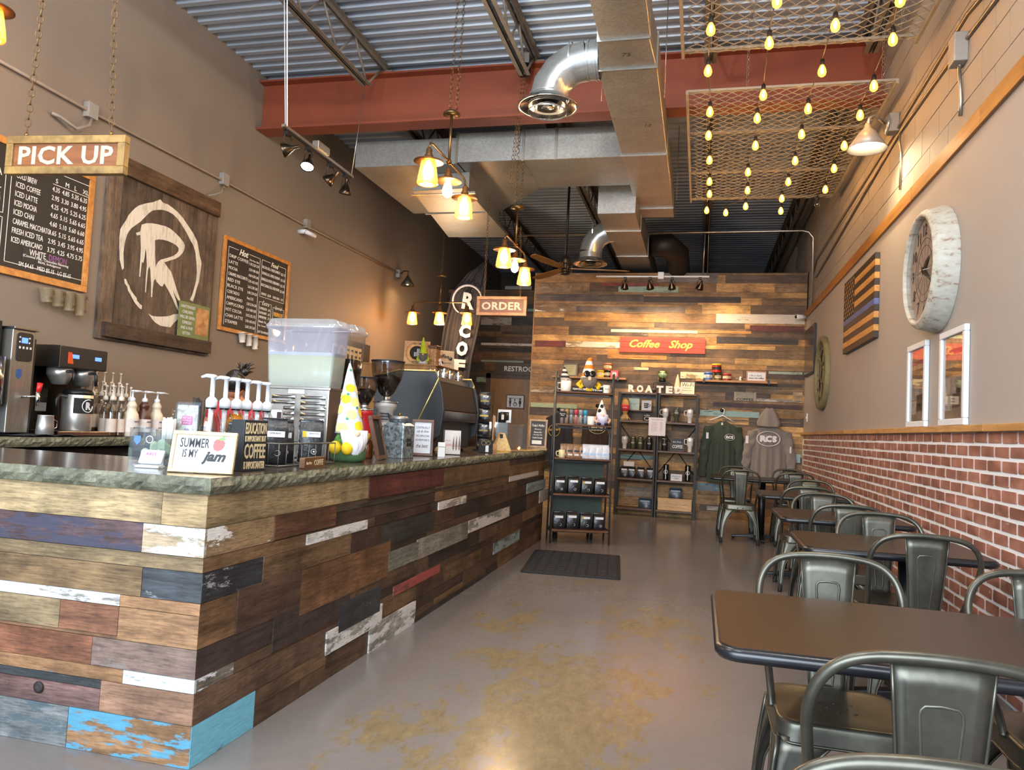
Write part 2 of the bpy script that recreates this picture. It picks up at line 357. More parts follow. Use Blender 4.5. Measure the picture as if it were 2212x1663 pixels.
# roof joists: paired angle chords with rod webs, sitting on the red beam
def joist(x, y0, y1, label=None):
    j = thing('roof_joist', None, None, (x, y0, 4.6), kind='structure')
    zt, zb = 4.875, 4.50
    def chord(z, up):
        m = MB()
        for s in (-1, 1):
            m.box(x + s * .012, x + s * .055, y0, y1, z, z + .006); m.box(x + s * .012, x + s * .018, y0, y1, z - .04 * up, z + .006)
        return m
    chord(zt - .006, 1).build('top_chord', STEEL, j, True); 
    m = MB()
    for s in (-1, 1):
        m.box(x + s * .012, x + s * .055, y0 + .45, y1 - .45, zb, zb + .006); m.box(x + s * .012, x + s * .018, y0 + .45, y1 - .45, zb, zb + .045)
    m.build('bottom_chord', STEEL, j, True)
    n = max(2, int((y1 - y0 - .9) / .62)); st = (y1 - y0 - .9) / n
    for i in range(n):
        a = y0 + .45 + i * st
        MB().tube([(x, a, zb + .02), (x, a + st * .5, zt - .03)], .011, 6).build('web_bar', STEEL, j, True)
        MB().tube([(x, a + st * .5, zt - .03), (x, a + st, zb + .02)], .011, 6).build('web_bar', STEEL, j, True)
    MB().tube([(x, y0 + .1, zt - .03), (x, y0 + .45, zb + .02)], .012, 6).build('web_bar', STEEL, j, True)
    MB().tube([(x, y1 - .1, zt - .03), (x, y1 - .45, zb + .02)], .012, 6).build('web_bar', STEEL, j, True)
    for yy in (y0, y1): MB().box(x - .09, x + .09, yy - .08, yy + .08, 4.82, 4.835).build('bearing_seat', STEEL, j, True)
for jx in (-3.30, -1.70, -.02, 1.28):
    joist(jx, -1.9, 7.13); joist(jx + .02, 7.17, 17.2)
# red steel beam
bm = MB().box(-4.745, 1.49, 7.04, 7.26, 4.795, 4.815).box(-4.745, 1.49, 7.04, 7.26, 4.275, 4.298).box(-4.745, 1.49, 7.142, 7.158, 4.29, 4.80)
tag(struct('ceiling_beam', bm, RED), 'red oxide steel I-beam spanning the whole ceiling', None)
# painted block above the trim on the right wall: each block its own piece
bmesh_ = MB().box(-.5, .5, -.5, .5, -.5, .5).mesh('block', BLOCKP)
rowh = .2
for r_ in range(9):
    z0 = 3.12 + r_ * rowh; yy = -.3 + (.2 if r_ % 2 else 0)
    while yy < 13.2:
        o = bpy.data.objects.new('block', bmesh_); C.objects.link(o); o.parent = wr
        o.location = (XU - .004 + random.uniform(-.001, .001), yy + .2, z0 + rowh / 2); o.scale = (.014, .394, min(rowh - .006, 4.9 - z0)); yy += .4
# timber trim over the painted wall, and the chair rail
TRIM = planed('stained_trim', '#7a4c22', '#a87335', (16, 1.4, 16)); RAIL = planed('rail_pine', '#a87840', '#cf9f62', (16, 1.6, 16))
tr = thing('trim_1', None, None, (XR, 0, 3.07), kind='structure')
for a, b in ((-1.9, 1.2), (1.203, 4.6), (4.603, 6.0), (6.003, 8.2), (8.203, 11.74)):
    MB().box(XR - .022, XR + .03, a, b, 3.03, 3.135).build('board', TRIM, tr, True, bevel=.003)
rl = thing('trim_2', None, None, (XR, 0, 1.34), kind='structure')
for a, b in ((-1.9, 4.4), (4.402, 8.3), (8.302, 11.74)):
    MB().box(XR - .045, XR, a, b, 1.322, 1.36).build('board', RAIL, rl, True, bevel=.003)
# faux brick wainscot below the rail
mort = struct('trim_3', MB().box(XR - .008, XR, -1.9, 11.74, .03, 1.322), MORTAR)
RH, BL = .0717, .195
def brick_verts(y0, y1, z0, z1, x0, x1):
    j = lambda: random.uniform(-.0022, .0022)
    c = .005
    ring = [(y0 + c, z0), (y1 - c, z0), (y1, z0 + c), (y1, z1 - c), (y1 - c, z1), (y0 + c, z1), (y0, z1 - c), (y0, z0 + c)]
    ring = [(a + j(), b + j()) for a, b in ring]
    k = len(ring)
    vs = [(x1, a, b) for a, b in ring] + [(x0, a + (c * .5 if a < (y0 + y1) / 2 else -c * .5), b) for a, b in ring]
    return vs, [tuple(range(k, 2 * k))[::-1]] + [(i, i + k, (i + 1) % k + k, (i + 1) % k) for i in range(k)]
near = []; rest = MB()
for r_ in range(18):
    z1 = 1.318 - r_ * RH; z0 = z1 - RH + .0185; yy = -1.8 + (BL / 2 if r_ % 2 else 0)
    while yy < 11.5:
        vs, fs = brick_verts(yy, yy + BL - .014, z0, z1, XR - .0105 - random.uniform(0, .0022), XR - .006)
        if yy > 3.75: near.append((yy, vs, fs))
        else: rest.add(vs, fs)
        yy += BL
near.sort(key=lambda t: t[0])
for _, vs, fs in near[:300]: MB().add(vs, fs).build('brick', BRICK, mort)
for _, vs, fs in near[300:]: rest.add(vs, fs)
tag(rest.build('brick_field', BRICK, mort), kind='stuff')
# ---- reclaimed board walls
UB = MB().box(-.5, .5, -.5, .5, -.5, .5)
UX = UB.mesh('plank_x', WOODX); UY = UB.mesh('plank_y', WOODY); UZ = UB.mesh('plank_z', WOODZ)
BROWNS = ['#705230', '#7d5c34', '#8d6a3c', '#5f482e', '#4f3d2b', '#977243', '#785c3c', '#634d34', '#866a44', '#48392c', '#70573a', '#9c7a48']
def plank(parent, mesh, c, size, col, paint=0., pcol=None, name='plank'):
    o = bpy.data.objects.new(name, mesh); C.objects.link(o); o.parent = parent
    if parent is not None: o.matrix_parent_inverse = base_matrix(parent).inverted()
    o.location = c; o.scale = size; o.color = (*lin(col), 1); o['paint'] = float(paint); o['paint_colour'] = list(lin(pcol)) if pcol else [0., 0., 0.]
    return o
def px_plank(parent, x0, x1, z0, z1, y, col, paint=0., pcol=None, proud=None):
    p = random.uniform(.008, .013) if proud is None else proud
    return plank(parent, UX, ((x0 + x1) / 2, y - p / 2, (z0 + z1) / 2), (max(.01, x1 - x0 - .0022), p, max(.008, z1 - z0 - .0022)), col, paint, pcol)
def py_plank(parent, y0, y1, z0, z1, x, col, paint=0., pcol=None, proud=None):
    p = random.uniform(.008, .013) if proud is None else proud
    return plank(parent, UY, (x + p / 2, (y0 + y1) / 2, (z0 + z1) / 2), (p, max(.01, y1 - y0 - .0022), max(.008, z1 - z0 - .0022)), col, paint, pcol)
BACKING = P('dark_backing', '#1a1310', .9)
WB = -2.63
wb = struct('wall_back', MB().box(WB, XR, YB, YB + .14, 0, 3.69), BACKING)
MB().box(WB - .012, WB, YB - .014, YB + .14, 0, 3.71).build('end_board', planed('edge_pine', '#8a6236', '#b48a54', (14, 14, 2)), wb)
# base courses
zz = 0.; rows = []
hs = [.13, .09, .14, .11, .085, .14, .12, .075, .1, .13, .06, .11, .14]
i = 0
while zz < 3.70:
    h = min(hs[i % 13], 3.71 - zz); rows.append((zz, zz + h)); zz += h; i += 1
rw = random.Random(5)
for (z0, z1) in rows:
    xx = WB
    while xx < XR - .01:
        L = rw.uniform(.5, 1.5); x1 = min(XR, xx + L)
        if XR - x1 < .25: x1 = XR
        px_plank(wb, xx, x1, z0, z1, YB, rw.choice(BROWNS), 0. if rw.random() > .12 else .25, '#8a8f86').color = [c * 1.42 for c in lin(rw.choice(BROWNS))] + [1]; xx = x1
# boards that stand out on the back wall
def bx(p0, p1, col, paint=0., pc=None): px_plank(wb, p0[0], p1[0], min(p0[2], p1[2]), max(p0[2], p1[2]), YB, col, paint, pc, .0165 + random.uniform(0, .003))
bx((0.183, 11.75, 3.085), (1.445, 11.75, 2.944), '#8d8278', .8, '#b9b0a5')
bx((0.677, 11.75, 2.917), (1.442, 11.75, 2.828), '#5b2c26')
bx((-1.393, 11.75, 2.824), (-0.078, 11.75, 2.777), '#94a37f', .8, '#aab996')
bx((-0.08, 11.75, 2.827), (0.701, 11.75, 2.786), '#a5763f')
bx((-2.094, 11.75, 2.619), (-1.229, 11.75, 2.53), '#a08a66', .62, '#cfc7b4')
bx((-2.596, 11.75, 2.623), (-2.097, 11.75, 2.523), '#6a3028')
bx((-1.307, 11.75, 3.496), (-0.391, 11.75, 3.407), '#75867a', .7, '#8fa79a')
bx((-1.57, 11.75, 3.553), (-0.674, 11.75, 3.506), '#7a3a30')
bx((-2.632, 11.75, 3.49), (-2.049, 11.75, 3.389), '#8a7357', .35, '#d7d2cc')
bx((-2.624, 11.75, 3.175), (-1.953, 11.75, 3.086), '#8a7050', .4, '#dcd8d0')
bx((-1.957, 11.75, 3.182), (-0.275, 11.75, 3.093), '#5d5048')
bx((-2.604, 11.75, 3.37), (-0.911, 11.75, 3.259), '#574a41')
bx((-0.914, 11.75, 3.345), (0.534, 11.75, 3.251), '#3a2d27')
bx((-0.717, 11.75, 3.708), (0.187, 11.75, 3.559), '#6d655f', .3, '#8d8780')
bx((0.202, 11.75, 2.74), (1.357, 11.75, 2.641), '#3b342f')
bx((-2.138, 11.75, 3.069), (-0.547, 11.75, 2.939), '#8c6431'); bx((-1.43, 11.75, 2.503), (-0.629, 11.75, 2.38), '#a47334'); bx((-0.552, 11.75, 3.068), (0.182, 11.75, 2.93), '#7d5a32')
bx((-1.426, 11.75, 2.431), (-0.524, 11.75, 2.362), '#a97a3a'); bx((-1.018, 11.75, 2.24), (-0.79, 11.75, 2.197), '#8f9a70', .6, '#a9b48c')
bx((-2.614, 11.75, 1.629), (-1.874, 11.75, 1.558), '#84906b', .8, '#a5b088'); bx((-2.625, 11.75, 1.836), (-2.151, 11.75, 1.795), '#8d7a60', .5, '#b8ab96')
bx((0.961, 11.75, 2.238), (1.434, 11.75, 2.199), '#788274', .6, '#97a294'); bx((-0.31, 11.75, 2.191), (0.035, 11.75, 2.09), '#9a8860', .65, '#d2c6a4')
bx((0.797, 11.75, 1.833), (1.432, 11.75, 1.791), '#8d8272', .55, '#d9d4c8'); bx((-0.002, 11.75, 1.626), (0.852, 11.75, 1.54), '#77908a', .75, '#94b0a8')
bx((0.85, 11.75, 1.616), (1.433, 11.75, 1.547), '#8a6330'); bx((0.182, 11.75, 1.753), (1.448, 11.75, 1.683), '#4b332b')
bx((-0.1, 11.75, 2.064), (1.439, 11.75, 2.009), '#4a3d33'); bx((0.325, 11.75, 1.502), (1.435, 11.75, 1.48), '#7a6048'); bx((1.313, 11.75, 1.943), (1.443, 11.75, 1.846), '#9b8568')
bx((-1.167, 11.75, 0.897), (-0.603, 11.75, 0.824), '#70827a', .55, '#8aa198'); bx((-0.044, 11.75, 0.532), (0.362, 11.75, 0.422), '#5a6a70', .45, '#5f8ba0'); bx((-1.075, 11.75, 0.406), (-0.58, 11.75, 0.265), '#7d7263', .3, '#a39a8c')
bx((0.15, 11.75, 0.201), (0.385, 11.75, 0.137), '#8e8a86', .5, '#b0adaa'); bx((1.307, 11.75, 1.04), (1.438, 11.75, 0.913), '#7f8d90', .8, '#9fb0b4')
bx((-1.206, 11.75, 1.81), (-0.57, 11.75, 1.764), '#6d7478', .5, '#98a2a8'); bx((0.348, 11.75, 0.847), (1.264, 11.75, 0.734), '#5c4636'); bx((-2.511, 11.75, 1.98), (-1.497, 11.75, 1.9), '#93682f')
# ---- recessed wall with the restroom door
YR = 13.6
w2 = struct('wall_recess', MB().box(XL, WB + .6, YR, YR + .14, 0, 3.75), BACKING)
rw2 = random.Random(9); i = 3; zz = 0.
while zz < 3.78:
    h = hs[i % 13] * 1.1; i += 1; z1 = min(3.78, zz + h); xx = -4.74
    while xx < WB + .58:
        x1 = min(WB + .6, xx + rw2.uniform(.5, 1.3)); px_plank(w2, xx, x1, zz, z1, YR, rw2.choice(['#4a3727', '#5a4430', '#6b4f30', '#3d3128', '#574635', '#6d4d2c', '#332b26'])); xx = x1
    zz = z1
def bx2(p0, p1, col, paint=0., pc=None): px_plank(w2, p0[0], p1[0], min(p0[2], p1[2]), max(p0[2], p1[2]), YR, col, paint, pc, .018)
bx2((-4.063, 13.6, 3.26), (-3.47, 13.6, 3.112), '#6f675c', .7, '#a09a8e'); bx2((-4.037, 13.6, 2.777), (-3.035, 13.6, 2.731), '#8a8478', .65, '#d0cabf'); bx2((-4.019, 13.6, 2.454), (-3.203, 13.6, 2.416), '#6f7d70', .7, '#8b9a8c')
bx2((-3.801, 13.6, 2.608), (-3.022, 13.6, 2.482), '#7d5d38'); bx2((-3.469, 13.6, 3.269), (-3.045, 13.6, 3.111), '#2f2d2b'); bx2((-4.091, 13.6, 2.128), (-3.833, 13.6, 2.033), '#6a7a68', .7, '#869a84'); bx2((-4.046, 13.6, 2.944), (-3.043, 13.6, 2.895), '#6b5334'); bx2((-3.176, 13.6, 3.429), (-3.023, 13.6, 3.379), '#7a9a8e')
bx2((-4.086, 13.6, 2.689), (-3.029, 13.6, 2.628), '#2f2a27')
dx0, dx1, dz = (-3.81, 13.6, 2.112)[0], WB + .5, (-3.81, 13.6, 2.112)[2]
DOORW = planed('stained_door', '#7a5426', '#946a34', (5, 5, .8), .4)
d1 = struct('door_1', MB().box(dx0, dx1, YR - .03, YR, 0, dz), DOORW); MB().box(dx0 - .09, dx0, YR - .045, YR, 0, dz + .09).box(dx0 - .09, dx1, YR - .045, YR, dz, dz + .09).build('door_frame', planed('dark_casing', '#33251b', '#4b382a', (5, 5, 1)), d1)
MB().cyl((dx0 + .07, YR - .03, .98), (dx0 + .07, YR - .09, .98), .012).sphere((dx0 + .07, YR - .1, .98), .028).build('knob', BRASS, d1)
# restroom board over the door (runs behind the plank wall's edge)
p = (-3.697, 13.5, 2.349); q = (-3.004, 13.5, 2.208)
rs = thing('restroom_sign', 'dark restroom sign board over the tan door', 'sign', (-3.3, 13.56, p[2]))
MB().box(p[0] - .03, WB + .3, 13.55, 13.58, min(p[2], q[2]) - .03, max(p[2], q[2]) + .06).build('board', planed('dark_sign_board', '#2c221b', '#3d3026', (2, 20, 20)), rs, True, bevel=.004)
text('RESTROOM', CHALK, rs, face_y(p[0] + .47, 13.547, (p[2] + q[2]) / 2 + .02), h=.095, bold=.002, world=True)
# wall plate switch on the right wall
p = (1.47, 11.357, 1.566)
sw = MB().box(XR - .012, XR, p[1] - .04, p[1] + .04, p[2] - .06, p[2] + .06).box(XR - .02, XR - .01, p[1] - .008, p[1] + .008, p[2] - .015, p[2] + .015).build('light_switch', WHITE, bevel=.002)
tag(sw, 'white light switch plate on right wall near the back corner', 'switch')
# ================================================================ ducts, hung lights and pipes
def slab(mb, poly, z0, z1, mi=0): mb.prism(poly, z0, z1, mi) if sum(a[0] * b[1] - b[0] * a[1] for a, b in zip(poly, poly[1:] + poly[:1])) > 0 else mb.prism(poly[::-1], z0, z1, mi)
ad = thing('air_duct', 'long galvanised air duct hung under the ceiling with branches', 'duct', (-.63, 5, 4.0))
def seg(poly, z0, z1, nm='duct_section', m=GALV):
    mb = MB(); slab(mb, poly, z0, z1); return mb.build(nm, m, ad, True, bevel=.004, seg=1)
def rect(x0, x1, y0, y1): return [(x0, y0), (x1, y0), (x1, y1), (x0, y1)]
seg(rect(-.79, -.43, 2.2, 3.7), 4.0, 4.26); seg(rect(-.79, -.43, 3.702, 5.21), 4.0, 4.26)
seg([(-.80, 5.212), (-.44, 5.22), (-.415, 5.655), (-.853, 5.655)], 4.0, 4.265)
for a, b in ((5.657, 6.55), (6.552, 7.48), (7.482, 9.3), (9.302, 9.72)): seg(rect(-.856, -.41, a, b), 4.0, 4.265)
for yy, xa, xb in ((3.70, -.80, -.42), (5.212, -.81, -.435), (5.656, -.865, -.405), (7.481, -.865, -.405), (9.301, -.865, -.405)):
    MB().box(xa, xb, yy - .008, yy + .008, 3.988, 4.275).build('flange', CONDUIT, ad, True)
# smaller run stepping down to the left
for a, b in ((8.82, 9.6), (9.602, 11.0), (11.002, 13.4)): seg(rect(-1.27, -.82, a, b), 3.8, 4.14)
for yy in (9.601, 11.001): MB().box(-1.278, -.812, yy - .008, yy + .008, 3.79, 4.15).build('flange', CONDUIT, ad, True)
# cross duct behind the beam and its low branch
seg(rect(-1.9, -.858, 7.56, 8.46), 4.02, 4.35, m=GALV); seg([(-2.62, 7.56), (-1.902, 7.56), (-1.902, 8.46), (-2.64, 9.42)], 4.02, 4.34)
seg(rect(-3.84, -2.64, 7.6, 9.4), 4.02, 4.31)
for xx in (-1.9, -1.55, -2.63): MB().box(xx - .014, xx + .014, 7.545, 7.56, 4.01, 4.35).build('flange', CONDUIT, ad, True)
seg([(-3.19, 7.9), (-2.57, 7.85), (-2.64, 9.4), (-3.2, 9.4)], 3.83, 4.02, 'branch_section'); seg([(-3.2, 7.75), (-2.56, 7.70), (-2.6, 9.8), (-3.45, 9.75)], 3.785, 3.83, 'branch_section')
MB().box(-3.26, -2.5, 7.86, 7.9, 3.78, 3.80).box(-3.36, -2.6, 8.6, 8.62, 3.77, 3.785).build('flange', CONDUIT, ad, True)
SCRIB = P('marker_scribble', '#3a3a38', .7)
def round_run(pts, r, name='round_pipe'):
    MB().tube(pts, r, 24).build(name, GALV2, ad, True)
GALV2 = galv('bright_round_duct', '#b4b8b8', .2, .05)
def elbow(x0, y, z, xd, zb, r, rd):
    """round branch from the duct's left side, elbow down, round ceiling diffuser"""
    mb = MB(); mb.tube([(x0, y, z), (xd + .3, y, z)], r, 28, cap=False)
    for q in (x0 - .02, x0 - .22, xd + .32): mb.tube([(q, y, z), (q - .012, y, z)], r + .006, 28, cap=False)
    mb.build('round_pipe', GALV2, ad, True)
    mb = MB(); k = 5; R0 = .3; pts = [(xd + R0 - R0 * sin(a), y, z - R0 + R0 * cos(a)) for a in [pi / 2 * i / (k - 1) for i in range(k)]]
    for a, b in zip(pts, pts[1:]): mb.tube([a, b], [r, r], 28, cap=False); 
    mb.tube(pts, r + .003, 28, cap=False); o = mb.build('elbow', GALV2, ad, True)
    for pl in o.data.polygons: pl.use_smooth = True
    mb = MB(); mb.tube([(xd, y, z - R0), (xd, y, zb + .06)], r, 28, cap=False)
    for q in (z - R0 - .03, z - R0 - .09, zb + .1): mb.tube([(xd, y, q), (xd, y, q - .012)], r + .006, 28, cap=False)
    mb.build('round_pipe', GALV2, ad, True)
    d = MB().lathe([(r, .08), (rd * .8, .045), (rd, .01), (rd, 0), (rd * .93, .004), (rd * .70, .05), (r * .9, .08)], (xd, y, zb), 40, cap=False).build('diffuser', CHROME, ad, True)
    for q, zq in ((.66, .012), (.42, .004), (.2, .0)):
        MB().lathe([(rd * q, zq), (rd * q * .98, zq - .006), (rd * q * .6, zq + .045), (rd * q * .55, zq + .05)], (xd, y, zb), 36, cap=q < .3).build('diffuser_ring', BRUSH, ad, True)
elbow(-.856, 5.72, 4.115, -1.255, 3.755, .148, .238)
elbow(-1.27, 10.15, 3.95, -1.53, 3.49, .15, .235)
# black insulated flexible hose leaving the duct on the other side
MB().tube([(-.8, 11.2, 4.0), (-.55, 11.25, 4.02), (-.42, 11.5, 3.95), (-.4, 11.9, 3.75), (-.38, 12.4, 3.5)], [.16, .17, .175, .175, .17], 20).build('flexible_hose', P('black_insulation', '#1f1a16', .55, bump=.5, bscale=25), ad, True)
for i, (s, px) in enumerate((('75', (-.62, 5.44)), ('12', (-.55, 6.75)))):
    text(s, SCRIB, ad, Matrix.Translation((px[0], px[1], 3.9985)) @ Matrix.Rotation(pi, 4, 'X'), h=.05, world=True, shear=.3)
# hanger rods
for hx, hy in ((-.9, 6.2), (-.38, 6.2), (-.9, 9.0), (-.36, 9.0), (-3.2, 8.2)): MB().cyl((hx, hy, 4.0), (hx, hy, 4.9), .004, n=6).build('hanger_rod', CONDUIT, ad, True)
# ---- wire mesh panels on chains over the tables
MESHM = P('mesh_panel_ivory', '#8d877b', .5, .2)
def mesh_panel(y0, y1, x0, x1, z, bars, label, chains):
    t = thing('mesh_panel', label, 'mesh panel', ((x0 + x1) / 2, (y0 + y1) / 2, z), group='hung mesh panels')
    for xx in (x0, x1): MB().box(xx - .004, xx + .018, y0 - (.12 if y0 < 4 else .0), y1 + .03, z - .02, z + .02).build('side_bar', MESHM, t, True)
    for b in bars: MB().box(x0, x1 + .014, b - .018, b + .018, z + .004, z + .022).build('cross_bar', MESHM, t, True)
    # diamond mesh: two sets of crimped wires
    mb = MB(); dx, dy = .105, .052
    def strand(i, sg):
        c0 = i * dx; pts = []
        n = int((y1 - y0) / dy) + 1; run = []
        for j in range(n + 1):
            yv = y0 + j * dy; xv = x0 + c0 + sg * (yv - y0) * (dx / 2) / dy
            yv = min(yv, y1)
            if x0 <= xv <= x1: run.append((xv, yv, z + (.004 if j % 2 else -.004)))
            else:
                if len(run) > 1: mb.tube(run, .0042, 4, cap=False)
                run = []
        if len(run) > 1: mb.tube(run, .0042, 4, cap=False)
    span = int((y1 - y0) / dy * .5) + 2; nx = int((x1 - x0) / dx) + 1
    for i in range(-span, nx + 1): strand(i, 1)
    for i in range(0, nx + span + 1): strand(i, -1)
    tag(mb.build('wire_mesh', MESHM, t, True), kind='stuff')
    for cx, cy in chains:
        m = MB(); chain(m, (cx, cy, z + .02), (cx, cy, 4.88), .002, .04, .012); m.build('chain', CONDUIT, t, True)
mesh_panel(6.24, 9.2, -.205, 1.385, 4.05, (6.26, 7.15, 8.25, 9.18), 'far ivory wire mesh panel hung behind the red beam', ((.28, 6.3), (1.3, 6.3), (.28, 9.1), (1.3, 9.1)))
mesh_panel(2.64, 5.6, -.225, 1.36, 4.05, (2.66, 3.6, 4.6, 5.58), 'near ivory wire mesh panel hung in front of the red beam', ((.28, 5.5), (1.25, 5.5), (.28, 2.8), (1.25, 2.8)))
# ---- string lights drooping below the mesh
CORD = P('black_cord', '#15130f', .6)
FIL = glow('filament_amber', (1.0, .62, .30), 150.0); GLOBE = None
def globe_mat():
    t = NT('amber_bulb_glass'); n = t.n; n.remove(t.b); tr = t.new('ShaderNodeBsdfTransparent'); tr.inputs[0].default_value = (1, .78, .42, 1)
    em = t.new('ShaderNodeEmission'); em.inputs[0].default_value = (1, .38, .05, 1); em.inputs[1].default_value = 1.7
    ad_ = t.new('ShaderNodeAddShader'); t.l(tr.outputs[0], ad_.inputs[0]); t.l(em.outputs[0], ad_.inputs[1]); t.l(ad_.outputs[0], n['Material Output'].inputs[0]); return t.m
GLOBE = globe_mat(); CLEARG = clear('clear_glass', (.97, .98, .97), .06)
GP = [(.011, 0), (.018, -.012), (.026, -.032), (.0285, -.05), (.024, -.068), (.012, -.079), (.002, -.082)]
ME_SOCK = MB().lathe([(.008, .045), (.014, .04), (.017, .012), (.015, 0)], n=10).mesh('bulb_socket', CORD)
ME_GLB = MB().lathe(GP, n=14, cap=False).mesh('bulb_glass', GLOBE); ME_GLC = MB().lathe(GP, n=14, cap=False).mesh('bulb_glass_clear', CLEARG)
ME_FIL = MB().lathe([(.004, -.008), (.0075, -.02), (.0095, -.04), (.006, -.058), (.002, -.062)], n=8).mesh('bulb_filament', FIL)
def link(name, me, par, loc=(0, 0, 0), w=True):
    o = bpy.data.objects.new(name, me); C.objects.link(o); o.parent = par
    if w and par is not None: o.matrix_parent_inverse = base_matrix(par).inverted()
    o.location = loc; return o
def light_string(label, bulbs, path, unlit=()):
    t = thing('string_light', label, 'string lights', path[0], group='string lights under the mesh')
    MB().tube(path, .0042, 5).build('cord', CORD, t, True)
    for i, b in enumerate(bulbs):
        k = link('bulb', ME_SOCK, t, b)
        link('globe', ME_GLC if i in unlit else ME_GLB, k, (0, 0, 0), False)
        if i not in unlit: link('filament', ME_FIL, k, (0, 0, 0), False)
def px_string(pts, label, unlit=(), dz=.06):
    """pts: bulb tops; the cord swags from bulb to bulb"""
    path = []
    for i, p in enumerate(pts):
        path.append((p[0], p[1], p[2] + .05))
        if i < len(pts) - 1:
            q = pts[i + 1]; path.append(((p[0] + q[0]) / 2, (p[1] + q[1]) / 2, (p[2] + q[2]) / 2 + .04))
    light_string(label, pts, path, unlit)
px_string([(-0.025, 4.278, 3.8), (-0.021, 4.725, 3.8), (-0.032, 5.318, 3.82), (-0.01, 6.105, 3.86), (-0.015, 6.647, 3.88), (0.001, 7.255, 3.88), (0.009, 7.937, 3.9), (0.015, 8.411, 3.92), (-0.009, 8.963, 3.9)], 'string of amber bulbs nearest the duct, hung under the mesh')
px_string([(0.344, 4.432, 3.78), (0.345, 4.948, 3.8), (0.374, 5.802, 3.84), (0.364, 6.276, 3.86), (0.391, 6.875, 3.86), (0.371, 7.594, 3.87), (0.402, 8.194, 3.88), (0.416, 8.767, 3.88), (0.207, 9.003, 3.88)], 'second string of amber bulbs from the duct, hung under the mesh')
px_string([(0.695, 4.306, 3.8), (0.714, 4.788, 3.8), (0.726, 5.383, 3.8), (0.728, 6.092, 3.84), (0.75, 6.656, 3.86), (0.772, 7.292, 3.86), (0.779, 7.919, 3.87), (0.776, 8.508, 3.88), (0.806, 8.905, 3.86)], 'third string of amber bulbs from the duct, hung under the mesh')
px_string([(1.013, 4.523, 3.78), (1.086, 5.012, 3.8), (1.119, 5.708, 3.82), (1.133, 6.262, 3.84), (1.138, 6.958, 3.86), (1.153, 7.568, 3.87), (1.175, 8.231, 3.88), (1.163, 8.72, 3.88)], 'string of amber bulbs nearest the block wall, one bulb unlit', unlit=(7,))
# ---- brass three-light pendants
EDISON = glow('edison_bulb', (1.0, .74, .42), 110.0); AMBERG = clear('amber_shade_glass', (1.0, .74, .38), .05, .05, .16); SHADEIN = P('copper_shade_inside', '#c77c34', .5, .3)
ME_B = MB().lathe([(.014, 0), (.018, -.02), (.034, -.06), (.041, -.09), (.034, -.122), (.014, -.142), (.002, -.145)], n=16).mesh('edison', EDISON)
ME_CAP = MB().lathe([(.012, .10), (.022, .085), (.024, .05), (.034, .035), (.03, .015), (.112, -.008), (.113, -.014), (.034, .0), (.02, -.01)], n=28).mesh('shade_cap', COPPER)
ME_GLS = MB().lathe([(.050, 0), (.058, -.03), (.079, -.16), (.080, -.178), (.075, -.186), (.055, -.188), (.056, -.186), (.074, -.182), (.077, -.176), (.054, -.03), (.047, 0)], n=28, cap=False).mesh('shade_glass', AMBERG)
def pendant(c, ax, label, chains, half=.42):
    """three lamps on a bar along ax, centre socket at c (the bar's height), hung by a stem, a plate and a chain"""
    t = thing('pendant_light', label, 'pendant light', c, group='three-lamp pendants')
    a = Vector(ax); c = Vector(c); zc = .0
    MB().tube([c - a * half + Vector((0, 0, -.06)), c - a * (half - .02) + Vector((0, 0, -.01)), c - a * (half - .07), c + a * (half - .07), c + a * (half - .02) + Vector((0, 0, -.01)), c + a * half + Vector((0, 0, -.06))], .009, 8).build('arm', BRASS, t, True)
    MB().cyl(c, c + Vector((0, 0, .38)), .012, n=10).sphere(c, .024).build('stem', BRASS, t, True)
    MB().lathe([(.0, .03), (.05, .026), (.07, .008), (.07, -.004), (.02, -.012), (.0, -.012)], c + Vector((0, 0, .39)), 24).build('canopy', BRASS, t, True)
    for s in (-1, 0, 1):
        l = c + a * (half * s) + Vector((0, 0, -.15))
        k = link('lamp', ME_CAP, t, l); link('bulb', ME_B, k, (0, 0, 0), False)
        if not (s == 0 and ax == (0, 1, 0)): link('glass_shade', ME_GLS, k, (0, 0, 0), False)
        else: pass
    for p0, p1 in chains:
        m = MB(); chain(m, p0, p1, .0024, .05, .013); m.build('chain', BRASS, t, True)
PA = Vector((-2.004, 5.25, 3.2)); PB = Vector((-2.091, 6.15, 3.161)); pc = (PA + PB) / 2 + Vector((0, 0, .16))
pendant(tuple(pc), (0, 1, 0), 'brass three-lamp pendant nearest the PICK UP sign', [(pc + Vector((-.015, 0, .41)), (pc.x + .0, pc.y, 4.9)), (pc + Vector((.03, .03, .41)), (pc.x + .045, pc.y + .03, 4.9))], .45)
PA = Vector((-1.945, 7.15, 2.98)); PB = Vector((-1.929, 8.05, 2.981)); pc2 = (PA + PB) / 2 + Vector((0, 0, .15))
pendant(tuple(pc2), (0, 1, 0), 'brass three-lamp pendant hung just before the ORDER sign', [(pc2 + Vector((-.02, 0, .41)), (pc2.x - .0, pc2.y - .1, 4.9)), (pc2 + Vector((.03, .03, .41)), (pc2.x + .03, pc2.y, 4.9))], .45)
pc3 = Vector((-3.82, 10.6, 3.024))
pendant(tuple(pc3), (1, 0, 0), 'brass three-lamp pendant nearest the black flag banner', [(pc3 + Vector((0, 0, .41)), (pc3.x + .02, pc3.y, 4.9))], .43)
for _p in (pc, pc2, pc3): point('pendant_fill', _p + Vector((.12, 0, -.42)), 22, (1.0, .80, .55), .08)  # extra fill lights added beside the pendants; the bulbs already glow
